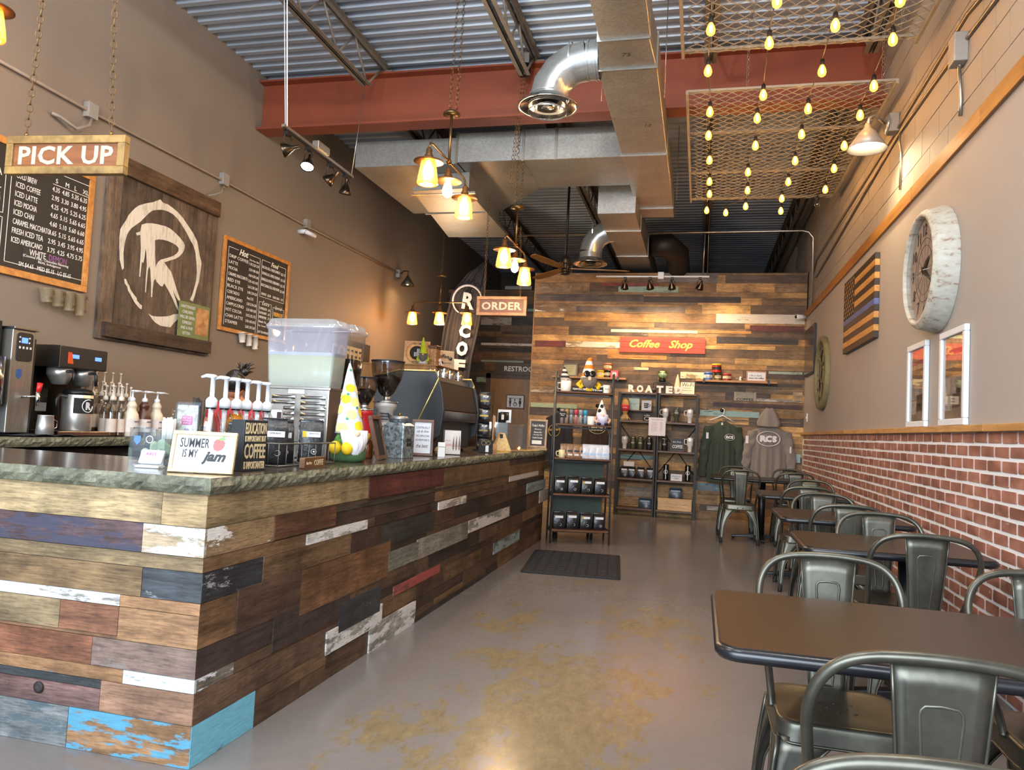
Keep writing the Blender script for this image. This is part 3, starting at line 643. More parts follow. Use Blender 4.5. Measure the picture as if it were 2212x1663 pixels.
# near pendant at the frame's top left corner
pc4 = Vector((-3.968, 3.3, 3.444)) + Vector((0, -.43, .15))
pendant(tuple(pc4), (0, 1, 0), 'brass pendant cut off at the top left corner', [(pc4 + Vector((0, 0, .41)), (pc4.x, pc4.y, 4.9))], .43)
# black ceiling canopy by the beam that carries the second pendant's chain
p = (-1.777, 6.95, 4.648)
MB().lathe([(.0, .09), (.062, .09), (.066, .05), (.066, -.0), (.05, -.02), (0, -.03)], p, 20).build('canopy_a', BLACK)
tag(bpy.data.objects['canopy_a'], 'black round ceiling canopy clamped to joist by red beam', 'canopy'); bpy.data.objects['canopy_a'].name = 'ceiling_canopy'
MB().box(-.055, .055, -.05, .05, .09, .19, m=Matrix.Translation(p)).build('box', CONDUIT, bpy.data.objects['ceiling_canopy'])
for dx_ in (-.012, .014):
    m = MB(); chain(m, (p[0] + dx_, p[1], p[2] - .02), (pc2.x + dx_, pc2.y - .35, pc2.z + .5), .0022, .05, .013); m.build('chain', BRASS, bpy.data.objects['ceiling_canopy'])
# ---- hanging signs
def hang_sign(word, cx, y, z0, z1, wd, rz, label, ends, frame_m, board_m, lh):
    t = thing('hanging_sign', label, 'sign', (cx, y, z0), rz)
    h = z1 - z0; f = .036
    for nm, b in (('frame_rail', (-wd / 2, wd / 2, -.018, .018, 0, f)), ('frame_rail', (-wd / 2, wd / 2, -.018, .018, h - f, h)), ('frame_stile', (-wd / 2, -wd / 2 + f, -.018, .018, f, h - f)), ('frame_stile', (wd / 2 - f, wd / 2, -.018, .018, f, h - f))):
        MB().box(*b).build(nm, frame_m, t, bevel=.003)
    MB().box(-wd / 2 + .01, wd / 2 - .01, -.008, .008, .01, h - .01).build('board', board_m, t)
    text(word, P('worn_white_paint', '#a99f90', .7, var=.1, scale=40), t, frm((0, -.0088, h / 2), (1, 0, 0), (0, 0, 1)), w=wd * .80, h=lh, bold=.003, space=1.05)
    for s, e in zip((-.30, .30), ends):
        MB().cyl((s * wd * 1.2, 0, h), (s * wd * 1.2, 0, h + .02), .008, n=8).build('eye_screw', BRASS, t)
        m = MB(); d = Matrix.Translation((cx, y, z0)) @ Matrix.Rotation(rz, 4, 'Z'); chain(m, d @ Vector((s * wd * 1.2, 0, h + .015)), e, .0026, .045, .012); m.build('chain', P('rusty_chain', '#6a5336', .5, .7), t, True)
a = (-3.17, 2.8, 2.277); b = (-2.546, 2.8, 2.458)
hang_sign('PICK UP', (a[0] + b[0]) / 2, 2.8, a[2] - .01, b[2] - .012, (b[0] - a[0]) * .97, R(5), 'wooden PICK UP sign hung on chains over the counter end', (((-3.064, 2.8, 3.247)), ((-2.672, 2.8, 3.208))), planed('sign_frame_oak', '#6e5026', '#a98547', (10, 10, 10)), planed('sign_board_brown', '#6f3d19', '#95592a', (2, 14, 26)), .088)
a = (-2.603, 8.5, 2.516); b = (-1.998, 8.5, 2.742)
hang_sign('ORDER', (a[0] + b[0]) / 2, 8.5, a[2], b[2], b[0] - a[0], 0, 'wooden ORDER sign hung on chains over the far counter', (((-2.524, 8.5, 3.966)), ((-2.118, 8.5, 3.569))), planed('sign_frame_brown', '#7d5a3c', '#a07a52', (12, 12, 12)), planed('sign_board_dark', '#4e3122', '#66422e', (2, 14, 26)), .095)
# ---- track lights
HEADM = P('bronze_lamp_head', '#4a3f34', .25, .95); HEADLIT = glow('cool_lamp_face', (.85, .92, 1.0), 30.0); HEADWARM = glow('warm_lamp_face', (1.0, .72, .4), 12.0)
def head(t, loc, aim, lit=None, s=1.0):
    """gimbal head: fork bracket, bell reflector and lamp face aimed along aim"""
    q = Vector(aim).to_track_quat('-Z', 'Y').to_matrix().to_4x4(); L = Vector(loc)
    k = MB().box(-.02, .02, -.03, .03, -.03, 0, m=Matrix.Translation(L)).tube([L + Vector((0, -.03, -.02)), L + Vector((-.035, 0, -.06)), L + Vector((-.042, 0, -.14))], .004, 6).tube([L + Vector((0, .03, -.02)), L + Vector((.035, 0, -.06)), L + Vector((.042, 0, -.14))], .004, 6).build('lamp_head', BLACK, t, True)
    m = Matrix.Translation(L + Vector((0, 0, -.14))) @ q
    MB().lathe([(.012, .10), (.014, .06), (.024, .045), (.03, .03), (.048, 0), (.058, -.03), (.056, -.034), (.05, -.028)], n=20, m=m, cap=False).build('reflector', HEADM, k, True)
    MB().lathe([(.05, -.027), (.03, -.03), (.0, -.032)], n=20, m=m, cap=False).build('lamp_face', lit or CHROME, k, True)
t = thing('track_light', 'track light with one lit lamp hung before the red beam', 'track light', (-3.2, 5.7, 3.455))
MB().box(-3.215, -3.185, 5.10, 6.30, 3.445, 3.465).build('rail', CONDUIT, t, True); MB().box(-3.21, -3.19, 5.12, 6.28, 3.43, 3.4448).build('channel', BLACK, t, True)
MB().box(-3.23, -3.17, 5.60, 5.80, 3.4655, 3.53).build('junction_box', CONDUIT, t, True, bevel=.004)
MB().cyl((-3.2, 5.13, 3.46), (-3.24, 5.05, 4.5), .004, n=6).cyl((-3.185, 5.13, 3.46), (-3.215, 5.05, 4.5), .006, n=6).build('drop_cable', WHITE, t, True); MB().cyl((-3.2, 6.28, 3.46), (-3.22, 6.5, 4.5), .003, n=6).build('drop_cable', CONDUIT, t, True)
for yy, aim, li in ((5.17, (-.9, -.35, -.35), None), (5.50, (.1, -.45, -1), HEADLIT), (5.88, (-.55, -.2, -.6), None), (6.18, (-.15, .1, -1), None)): head(t, (-3.2, yy, 3.43), aim, li)
t = thing('track_light', 'white railed track light with four lamps before board wall', 'track light', (-.75, 11.0, 3.5))
MB().box(-1.556, .06, 10.985, 11.015, 3.488, 3.508).build('rail', WHITE, t, True); MB().box(-.66, -.575, 10.96, 11.04, 3.46, 3.56).build('junction_box', WHITE, t, True, bevel=.004)
for xx in (-1.53, .03): MB().cyl((xx, 11, 3.5), (xx, 11, 4.9), .003, n=6).build('drop_cable', CONDUIT, t, True)
for px_, aim in ((1352, (-.1, .6, -1)), (1407, (.15, .6, -1)), (1454, (.1, .6, -1)), (1513, (-.3, .6, -1))):
    head(t, ((px_ - 1288) / (1532 - 1288) * 1.616 - 1.556, 11, 3.49), aim, HEADWARM)
for sx_, tx in ((-1.15, -1.6), (-.78, -.7), (-.45, -.4), (-.05, .6)): spot('spot_board_wall', (sx_, 11.05, 3.3), (tx, 11.75, 2.3), 46, (1.0, .72, .42), 100, .04)
spot('spot_cool', (-3.195, 5.46, 3.24), (-3.1, 5.0, 1.0), 30, (.9, .95, 1.0), 70, .04)
# ---- ceiling fan
fx, fy, fz = -1.83, 9.95, 3.40
t = thing('ceiling_fan', 'wooden bladed ceiling fan on long downrod', 'ceiling fan', (fx, fy, fz))
MB().cyl((fx, fy, fz + .14), (fx, fy, 4.9), .016, n=10).build('downrod', BLACK, t, True)
MB().lathe([(.03, .16), (.06, .14), (.062, .06), (.05, .05), (.05, -.05), (.065, -.06), (.06, -.09), (.03, -.1), (.0, -.1)], (fx, fy, fz), 20).build('motor', P('bronze_motor', '#332a22', .4, .6), t, True)
mb = MB()
for i in range(6): a = i * pi / 3; mb.tube([(fx + .09 * cos(a), fy + .09 * sin(a), fz - .05), (fx + .09 * cos(a), fy + .09 * sin(a), fz + .06)], .005, 6)
mb.torus((fx, fy, fz - .05), .09, .005, 20, 6).torus((fx, fy, fz + .06), .09, .005, 20, 6); mb.build('cage', BRASS, t, True)
BLADE = planed('fan_blade_wood', '#6d4a20', '#8f6730', (4, 14, 14))
for i in range(3):
    a = R(12) + i * 2 * pi / 3; m = Matrix.Translation((fx, fy, fz - .01)) @ Matrix.Rotation(a, 4, 'Z') @ Matrix.Rotation(R(9), 4, 'X')
    MB().prism([(.07, -.03), (.2, -.06), (.55, -.085), (.82, -.07), (.86, -.02), (.85, .03), (.55, .055), (.2, .05), (.07, .03)], -.006, .006, m=m).build('blade', BLADE, t, True, bevel=.002)
# ---- conduit pipes
def pipe(name, pts, r, label, m=CONDUIT, cat='conduit'): o = MB().tube(pts, r, 8).build(name, m); return tag(o, label, cat)
pipe('conduit', [(-2.74, 10.9, 4.10), (1.28, 10.9, 4.12), (1.36, 10.9, 4.10), (1.42, 10.9, 4.02), (1.455, 11.1, 3.2), (1.47, 11.3, 3.06)], .014, 'bright conduit spanning below the deck to the back right corner')
pipe('conduit', [(-.02, 10.95, 4.1), (-.03, 11.1, 3.6), (-.03, 11.3, 3.55)], .01, 'thin vertical conduit dropping from joist above board wall')
# left wall conduit with its boxes
BOX = P('grey_electrical_box', '#8b8882', .5)
a = (-4.72, 3.913, 3.536); b = (-4.72, 11.101, 3.57)
pipe('conduit', [a, (-4.72, 4.786, 3.519), (-4.72, 6.531, 3.538), (-4.72, 8.156, 3.531), b], .012, 'long painted conduit run along the upper left wall', P('painted_conduit', '#8d7e6f', .45))
def ebox(p, label, s=.05):
    o = MB().box(-.0, .055, -s, s, -s * 1.2, s * 1.2, m=Matrix.Translation((XL, p[1], p[2]))).build('junction_box', BOX, bevel=.004); tag(o, label, 'electrical box')
    MB().cyl((XL + .03, p[1], p[2] - s * 1.2), (XL + .03, p[1], p[2] - s * 1.2 - .035), .012, n=8).build('connector', CONDUIT, o); return o
o = ebox((-4.73, 4.819, 3.527), 'grey junction box on left wall nearest the PICK UP sign')
MB().tube([(-4.7, 4.808, 3.454), (-4.68, 4.767, 3.384), (-4.68, 4.652, 3.316), (-4.7, 4.518, 3.354), (-4.72, 4.462, 3.36)], .013, 8).build('curled_cable', P('grey_cable', '#8d877d', .5), o)
o = ebox((-4.73, 6.536, 3.554), 'grey junction box on left wall over the wooden logo board')
MB().tube([(-4.7, 6.502, 3.476), (-4.69, 6.459, 3.396), (-4.7, 6.361, 3.346), (-4.72, 6.305, 3.32)], .007, 8).build('curled_cable', P('grey_cable', '#8d877d', .5), o)
o = ebox((-4.73, 8.193, 3.558), 'grey junction box on left wall carrying a security camera', .045)
o2 = thing('security_camera', 'white bullet security camera on left wall junction box', 'camera', (-4.7, 8.077, 3.436))
p = Vector((-4.69, 8.06, 3.431)); MB().cyl((XL, p.y, p.z), p + Vector((.04, 0, 0)), .028, n=14).build('mount', WHITE, o2, True); MB().cyl(p + Vector((.05, -.03, -.01)), p + Vector((.1, .11, -.03)), .026, n=14).cyl(p + Vector((.1, .11, -.03)), p + Vector((.101, .113, -.0305)), .018, n=12, mi=1).build('body', [WHITE, BLACK], o2, True)
# gooseneck lamp on the left wall
def cone_lamp(t, base, tip, r, depth, m, glowm):
    b = Vector(base); d = Vector(tip)
    MB().lathe([(.018, depth), (.03, depth * .8), (r * .45, depth * .62), (r * .5, depth * .55), (r, .0), (r * .97, .0), (r * .45, depth * .5)], d, 28, cap=False).build('shade', m, t, True)
    MB().lathe([(.0, .0), (.03, .015), (.036, .05), (.02, .09)], (d.x, d.y, d.z + .01), 14).build('bulb', glowm, t, True)
p = Vector((-4.72, 11.103, 3.555)); q = Vector((-4.52, 10.989, 3.348))
t = thing('wall_lamp', 'dark cone wall lamp glowing on the far left wall', 'wall lamp', p)
MB().box(XL, XL + .06, p.y - .05, p.y + .05, p.z - .06, p.z + .06).build('junction_box', BOX, t, True); MB().tube([(XL + .05, p.y, p.z), (q.x - .06, q.y, p.z + .03), (q.x, q.y, p.z + .02), (q.x, q.y, q.z + .16)], .009, 8).build('arm', BLACK, t, True)
cone_lamp(t, p, q, .115, .16, P('dark_enamel', '#2a2825', .5), glow('wall_lamp_bulb', (1., .62, .25), 18)); spot('lamp_left_wall', (q.x + .0, q.y, q.z + .03), (q.x - .1, q.y, 0), 8, (1.0, .70, .36), 150, .04)
# barn lamp on the block wall
p = Vector((1.5, 6.624, 3.859)); q = Vector((1.22, 6.417, 3.583))
t = thing('wall_lamp', 'galvanised barn lamp glowing on the right block wall', 'wall lamp', p)
MB().box(XU - .09, XU - .012, p.y - .06, p.y + .06, p.z - .075, p.z + .075).build('junction_box', BOX, t, True, bevel=.006); MB().lathe([(.085, 0), (.085, .01), (.06, .02), (0, .02)], n=24, m=frm((XU - .09, p.y, p.z), (0, 1, 0), (0, 0, 1)) @ Matrix.Rotation(pi, 4, 'X')).build('rosette', GALV2, t, True)
MB().tube([(XU - .1, p.y, p.z), (q.x + .04, q.y + .0, p.z + .0), (q.x + .01, q.y, p.z - .02), (q.x, q.y, q.z + .2)], .011, 8).build('arm', GALV2, t, True)
cone_lamp(t, p, q, .152, .21, P('zinc_shade', '#a5a29b', .45, .4), glow('barn_lamp_bulb', (1., .80, .5), 90)); MB().lathe([(.148, .004), (.07, .1), (.05, .12)], q, 28, cap=False).build('white_lining', WHITE, t, True); spot('lamp_barn', (q.x, q.y, q.z + .04), (q.x + .12, q.y, 0), 55, (1.0, .74, .40), 150, .05)
# conduits on the block wall
pipe('conduit', [(1.48, 4.491, 3.784), (1.48, 4.936, 3.849), (1.48, 6.392, 3.814), (1.48, 6.653, 3.805), (1.48, 10.929, 3.727), (1.48, 11.251, 3.603)], .013, 'upper of two conduits running along the right block wall', P('aged_conduit', '#7d7468', .35, .8))
pipe('conduit', [(1.48, 4.326, 3.659), (1.48, 5.045, 3.704), (1.48, 6.5, 3.744), (1.48, 10.925, 3.483)], .013, 'lower of two conduits running along the right block wall', P('aged_conduit', '#7d7468', .35, .8))
p = (1.47, 4.992, 3.654); o = MB().box(XU - .09, XU - .011, p[1] - .06, p[1] + .06, p[2] - .09, p[2] + .09).build('junction_box', BOX, bevel=.006); tag(o, 'grey junction box high on the right block wall', 'electrical box')
MB().tube([(1.46, p[1], p[2] - .09), (1.47, 5.038, 3.555), (1.478, 5.02, 3.356), (1.478, 5.032, 3.26)], .011, 8).build('drop_pipe', CONDUIT, o)
MB().tube([(1.47, 6.456, 3.727), (1.47, 6.462, 3.635), (1.475, 6.433, 3.549), (1.48, 6.472, 3.262)], .009, 8).build('drop_pipe', CONDUIT, bpy.data.objects['wall_lamp.001'], True)
# ================================================================ order counter clad in reclaimed boards
CX, CY0, CY1, CZ = -1.645, 2.317, 8.25, .932
ct = thing('order_counter', 'L-shaped order counter clad in reclaimed boards', 'counter', (CX, CY0, 0))
MB().box(-4.0, CX - .012, CY0 + .012, 3.03, 0, CZ - .004).box(-2.33, CX - .012, 3.03, CY1 - .01, 0, CZ - .004).build('carcass', BACKING, ct, True)
LV = [.932, (-1.651, 2.317, 0.815)[2], (-1.651, 2.317, 0.712)[2], (-1.651, 2.317, 0.661)[2], (-1.651, 2.317, 0.557)[2], (-1.648, 2.317, 0.4)[2], (-1.649, 2.317, 0.299)[2], (-1.649, 2.317, 0.251)[2], (-1.65, 2.317, 0.143)[2], 0.0]
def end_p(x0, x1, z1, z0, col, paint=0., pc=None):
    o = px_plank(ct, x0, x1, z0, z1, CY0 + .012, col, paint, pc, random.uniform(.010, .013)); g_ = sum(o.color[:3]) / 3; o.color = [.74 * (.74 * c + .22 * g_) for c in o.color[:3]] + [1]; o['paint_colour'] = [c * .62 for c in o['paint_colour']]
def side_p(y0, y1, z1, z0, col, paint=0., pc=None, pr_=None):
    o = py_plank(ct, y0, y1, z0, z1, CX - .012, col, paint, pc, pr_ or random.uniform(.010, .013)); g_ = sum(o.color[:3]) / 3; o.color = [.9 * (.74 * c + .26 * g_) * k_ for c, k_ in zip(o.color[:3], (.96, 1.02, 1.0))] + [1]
XE = -3.9; c_ = lambda p: p[0]
xq = (-1.828, 2.317, 0.876)[0]; xb = (-1.899, 2.317, 0.76)[0]; xd = (-1.888, 2.317, 0.61)[0]; xe = (-1.972, 2.317, 0.531)[0]; xe2 = (-2.224, 2.317, 0.452)[0]; xe3 = (-1.972, 2.317, 0.458)[0]; xf = (-2.074, 2.317, 0.349)[0]; xg = (-1.936, 2.317, 0.274)[0]; xh = (-2.025, 2.317, 0.194)[0]; xi = (-2.151, 2.317, 0.063)[0]
L = LV; CE = CX
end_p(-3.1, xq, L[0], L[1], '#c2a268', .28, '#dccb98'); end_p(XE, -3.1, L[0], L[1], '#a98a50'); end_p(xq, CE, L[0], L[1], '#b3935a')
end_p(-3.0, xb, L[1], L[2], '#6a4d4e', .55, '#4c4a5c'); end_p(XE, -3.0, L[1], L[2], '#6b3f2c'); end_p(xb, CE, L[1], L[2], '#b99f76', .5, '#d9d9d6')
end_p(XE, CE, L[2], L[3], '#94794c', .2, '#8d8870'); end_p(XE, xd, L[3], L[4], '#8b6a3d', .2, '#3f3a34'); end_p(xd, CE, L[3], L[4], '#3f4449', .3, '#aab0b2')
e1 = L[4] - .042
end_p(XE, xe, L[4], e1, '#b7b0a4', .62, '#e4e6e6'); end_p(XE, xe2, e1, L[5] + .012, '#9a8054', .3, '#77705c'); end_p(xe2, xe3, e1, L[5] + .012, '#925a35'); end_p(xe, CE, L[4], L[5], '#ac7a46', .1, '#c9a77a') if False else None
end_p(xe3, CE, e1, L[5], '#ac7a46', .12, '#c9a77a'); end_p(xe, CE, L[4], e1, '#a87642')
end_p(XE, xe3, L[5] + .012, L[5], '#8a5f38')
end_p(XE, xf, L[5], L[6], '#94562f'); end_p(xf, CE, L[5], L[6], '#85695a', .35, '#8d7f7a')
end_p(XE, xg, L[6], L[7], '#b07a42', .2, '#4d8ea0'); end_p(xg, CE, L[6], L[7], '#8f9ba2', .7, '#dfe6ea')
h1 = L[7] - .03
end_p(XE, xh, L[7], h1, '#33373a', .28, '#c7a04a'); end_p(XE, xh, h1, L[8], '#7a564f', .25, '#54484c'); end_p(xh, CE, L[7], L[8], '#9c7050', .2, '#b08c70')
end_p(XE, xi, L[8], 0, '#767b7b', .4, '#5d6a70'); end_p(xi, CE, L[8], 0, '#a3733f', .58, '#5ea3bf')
MB().lathe([(.02, .0), (.022, .004), (.012, .006), (.0, .003)], n=10, m=frm(((-2.286, 2.3, 0.194)[0], CY0 - .001, (-2.286, 2.3, 0.194)[2]), (1, 0, 0), (0, 0, 1))).build('knot_hole', P('knot_dark', '#1d1613', .7), ct, True)
# long side: courses, then the boards that stand out
rs_ = random.Random(21)
CO = ['#6d4a2a', '#5a3a24', '#7a5430', '#4a3123', '#63422a', '#8a6034', '#523a2a', '#3f2f26', '#74502e', '#5f4128', '#6a4b30']
first = {0: ('#a58450', (-1.645, 3.657, 0.901)[1]), 1: ('#9a7446', (-1.645, 2.769, 0.747)[1]), 2: ('#75502b', (-1.645, 3.19, 0.654)[1]), 3: ('#35353a', (-1.645, 2.7, 0.602)[1]), 4: ('#7d5329', (-1.645, 2.545, 0.5)[1]), 5: ('#4a3430', (-1.645, 2.815, 0.331)[1]), 6: ('#8b7a68', (-1.645, 2.546, 0.279)[1]), 7: ('#6f4c33', (-1.645, 2.575, 0.202)[1]), 8: ('#5a8c9c', (-1.645, 2.702, 0.092)[1])}
pnt = {1: (.42, '#d9d6cf'), 3: (.3, '#8f8f92'), 6: (.5, '#d5d6d6'), 8: (.72, '#6fb0c4'), 5: (.12, '#8a3a36')}
for r_ in range(9):
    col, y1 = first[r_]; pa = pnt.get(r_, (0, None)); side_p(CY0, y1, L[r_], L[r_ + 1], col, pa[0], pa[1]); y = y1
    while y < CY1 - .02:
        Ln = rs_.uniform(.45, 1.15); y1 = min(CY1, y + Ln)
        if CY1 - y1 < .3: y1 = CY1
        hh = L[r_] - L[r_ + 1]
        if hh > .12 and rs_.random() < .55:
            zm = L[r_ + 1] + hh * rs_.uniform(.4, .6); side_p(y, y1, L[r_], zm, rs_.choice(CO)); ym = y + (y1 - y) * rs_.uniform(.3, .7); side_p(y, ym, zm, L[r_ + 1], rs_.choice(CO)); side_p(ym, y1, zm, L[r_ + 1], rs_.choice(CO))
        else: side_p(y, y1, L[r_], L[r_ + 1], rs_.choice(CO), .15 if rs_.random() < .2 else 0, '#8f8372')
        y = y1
def sx(a, b, col, paint=0., pc=None): side_p(a[1], b[1], max(a[2], b[2]), min(a[2], b[2]), col, paint, pc, .0165 + random.uniform(0, .002))
S = lambda *k: k
sx((-1.64, 3.642, 0.929), (-1.64, 4.815, 0.811), '#6a2c20'); sx((-1.64, 4.795, 0.926), (-1.64, 6.627, 0.769), '#7d5a30'); sx((-1.64, 6.605, 0.874), (-1.64, 8.459, 0.774), '#86602f')
sx((-1.64, 3.279, 0.798), (-1.64, 6.625, 0.778), '#4a3d30'); sx((-1.64, 2.756, 0.816), (-1.64, 3.286, 0.717), '#6e3f22')
sx((-1.64, 3.023, 0.707), (-1.64, 3.644, 0.66), '#b9b0a4', .55, '#cfccc8'); sx((-1.64, 4.742, 0.704), (-1.64, 5.347, 0.65), '#a89a8a', .6, '#cfc9c2'); sx((-1.64, 5.448, 0.507), (-1.64, 6.702, 0.415), '#9f978c', .6, '#cac7c2')
sx((-1.64, 6.635, 0.815), (-1.64, 7.909, 0.727), '#aaa59e', .8, '#c4c1bd'); sx((-1.64, 7.387, 0.666), (-1.64, 8.324, 0.563), '#6f7f84', .6, '#8d9ca0'); sx((-1.64, 8.024, 0.553), (-1.64, 8.52, 0.419), '#9a958c', .7, '#b6b2aa')
sx((-1.64, 3.942, 0.494), (-1.64, 4.406, 0.386), '#7d7566', .3, '#8f8a7c'); sx((-1.64, 4.387, 0.506), (-1.64, 5.436, 0.382), '#8c8270', .25, '#9c9482')
sx((-1.64, 4.052, 0.286), (-1.64, 4.84, 0.233), '#8a3f3a', .6, '#9a4a46'); sx((-1.64, 3.265, 0.228), (-1.64, 3.904, 0.12), '#a59a8c', .6, '#cfccc8'); sx((-1.64, 3.752, 0.136), (-1.64, 4.421, -0.022), '#a59a8c', .6, '#cfccc8')
sx((-1.64, 6.211, 0.236), (-1.64, 7.162, 0.143), '#66777a', .55, '#8fa0a2'); sx((-1.64, 3.837, 0.65), (-1.64, 4.669, 0.534), '#3d3835', .2, '#6b6862'); sx((-1.64, 3.47, 0.66), (-1.64, 3.846, 0.547), '#4a2f22', .2, '#8f8478')
sx((-1.64, 2.691, 0.663), (-1.64, 3.464, 0.559), '#7a5630', .22, '#b08f68'); sx((-1.64, 2.533, 0.564), (-1.64, 3.015, 0.4), '#5a3a28'); sx((-1.64, 2.994, 0.558), (-1.64, 3.968, 0.363), '#7b4c22'); sx((-1.64, 3.381, 0.332), (-1.64, 3.868, 0.192), '#3a3a3e', .25, '#9a9a9c')
sx((-1.64, 4.408, 0.031), (-1.64, 6.028, -0.068), '#40352e'); sx((-1.64, 2.796, 0.41), (-1.64, 3.49, 0.264), '#45332d')
# ---- stone worktop with a split-rock edge
TOPZ = .99
def stone(nm):
    if nm in MATS: return MATS[nm]
    t = NT(nm); p_ = t.pos((1, 1, 1), rand=False); n = t.noise(p_, 9, 6, .65); v = t.noise(p_, 46, 4, .6)
    t.set(Base_Color=t.mix(1., t.ramp(n, [(.3, lin('#3f4034')), (.5, lin('#5f604e')), (.72, lin('#7e7d69'))]), t.ramp(v, [(.3, .7), (.6, 1.15)]), 'MULTIPLY'), Roughness=.55); t.bump(n, .9, .02); MATS[nm] = t.m; return t.m
ROCK = stone('split_stone_edge'); 
def topstone():
    t = NT('honed_dark_stone'); n = t.noise(t.pos((1, 1, 1), rand=False), 14, 6, .7); t.set(Base_Color=t.ramp(n, [(.3, lin('#2b2622')), (.7, lin('#55493e'))]), Roughness=.16, Specular_IOR_Level=.55); return t.m
TOPS = topstone()
def worktop(name, poly, edges, z0, z1, label, cat, seed):
    """slab over polygon poly; the listed edges (index pairs) are split rough"""
    rr = random.Random(seed); mb = MB(); k = len(poly); c = MB()
    mb.add([(x, y, z1) for x, y in poly], [tuple(range(k))], 0); mb.add([(x, y, z0) for x, y in poly], [tuple(range(k))[::-1]], 0)
    for i in range(k):
        a = Vector((*poly[i], 0)); b = Vector((*poly[(i + 1) % k], 0)); d = b - a; nrm = Vector((d.y, -d.x, 0)).normalized()
        nu = max(1, int(d.length / .022)) if i in edges else 1; nv = 4 if i in edges else 1
        def fn(u, v, a=a, d=d, nrm=nrm, rough=i in edges, i=i):
            p_ = a + d * u; o = 0.
            if rough and u in (0, 1) and 0 < v < 1:
                o = .010 * sin(pi * v); j_ = (i - 1) % k if u == 0 else (i + 1) % k
                if j_ in edges:
                    e_ = Vector((*poly[(j_ + 1) % k], 0)) - Vector((*poly[j_], 0)); m_ = Vector((e_.y, -e_.x, 0)).normalized(); p_ = p_ + m_ * o
            elif rough and 0 < v < 1: o = .012 * sin(pi * v) + rr.uniform(-.007, .006)
            elif rough and 0 < u < 1: o = rr.uniform(-.003, .001)
            return (p_.x + nrm.x * o, p_.y + nrm.y * o, z0 + (z1 - z0) * v)
        mb.grid(fn, nu, nv, 1, False)
    o = mb.build(name, [TOPS, ROCK]); o.location = (0, 0, 0); return tag(o, label, cat)
worktop('counter_worktop', [(-4.05, 2.305), (-1.632, 2.305), (-1.632, 8.28), (-2.37, 8.28), (-2.37, 3.05), (-4.05, 3.05)], (0, 1), CZ, TOPZ, 'dark stone worktop with split-rock edge on the order counter', 'worktop', 3)
# ---- back counter along the left wall
bk = thing('back_counter', 'dark cabinet run below the back worktop on left wall', 'cabinet', (-4.45, 3.3, 0))
MB().box(-4.74, -4.26, 3.2, 8.95, .1, .93).build('carcass', BLACKFAB, bk, True); MB().box(-4.74, -4.32, 3.2, 8.95, 0, .1).build('plinth', DARK, bk, True)
for i in range(8):
    y0 = 3.22 + i * .7; d = MB().box(-4.258, -4.24, y0, y0 + .69, .12, .91).build('door', P('black_laminate', '#161514', .5), bk, True); MB().box(-4.238, -4.225, y0 + .3, y0 + .4, .86, .872).build('handle', BRUSH, d, True)
worktop('back_worktop', [(-4.74, 3.15), (-4.17, 3.15), (-4.17, 9.0), (-4.74, 9.0)], (1,), .935, 1.0, 'stone worktop with rough edge along the left wall', 'worktop', 5)
# ================================================================ tables
LAM = NT('brown_laminate'); LAM.set(Base_Color=LAM.ramp(LAM.noise(LAM.pos((1, 1, 1)), 160, 3, .6), [(.3, lin('#221610')), (.7, lin('#2e1f17'))]), Roughness=.33, Specular_IOR_Level=.42); LAM = LAM.m
EDGE = P('black_edge_band', '#14161a', .3)
def rrect(x0, x1, y0, y1, r, n=6):
    pts = []
    for cx, cy, a0 in ((x1 - r, y1 - r, 0), (x0 + r, y1 - r, 90), (x0 + r, y0 + r, 180), (x1 - r, y0 + r, 270)):
        for i in range(n + 1): a = R(a0 + 90 * i / n); pts.append((cx + r * cos(a), cy + r * sin(a)))
    return pts
def table(x0, x1, y0, y1, cols, label):
    t = thing('cafe_table', label, 'table', ((x0 + x1) / 2, (y0 + y1) / 2, 0), group='brown cafe tables by the brick wall')
    MB().prism(rrect(x0 + .004, x1 - .004, y0 + .004, y1 - .004, .045), .72, .751).build('tabletop', LAM, t, True)
    MB().tube([(x, y, .733) for x, y in rrect(x0 + .006, x1 - .006, y0 + .006, y1 - .006, .045)], .0165, 10, closed=True).build('edge_band', EDGE, t, True)
    for cx, cy in cols:
        MB().cyl((cx, cy, .05), (cx, cy, .70), .042, n=20).build('column', BLACK, t, True)
        MB().box(cx - .12, cx + .12, cy - .12, cy + .12, .70, .72).build('top_plate', BLACK, t, True)
        for i in range(4):
            a = pi / 2 * i; m = Matrix.Translation((cx, cy, 0)) @ Matrix.Rotation(a, 4, 'Z')
            MB().add([(0, -.035, .022), (0, .035, .022), (.34, .028, .022), (.34, -.028, .022), (0, -.035, .075), (0, .035, .075), (.34, .024, .04), (.34, -.024, .04)], [(0, 1, 2, 3)[::-1], (4, 7, 6, 5)[::-1], (0, 4, 5, 1)[::-1], (1, 5, 6, 2)[::-1], (2, 6, 7, 3)[::-1], (3, 7, 4, 0)[::-1]], m=m).build('base_arm', BLACK, t, True, bevel=.004)
            MB().cyl((.32, 0, 0), (.32, 0, .022), .018, n=10, m=m).build('glide', RUBBER, t, True)
table(.062, 1.28, 1.81, 2.475, ((.62, 2.14),), 'large brown table nearest the camera')
table(.49, 1.27, 3.68, 4.31, ((.99, 4.02),), 'second brown table from the camera')
table(.52, 1.28, 5.0, 5.68, ((.95, 5.4),), 'third brown table from the camera')
table(.54, 1.28, 6.88, 7.56, ((.91, 7.23),), 'fourth brown table from the camera')
table(.155, 1.38, 9.42, 10.15, ((.77, 9.8),), 'long brown table farthest from the camera, by the hoodies')
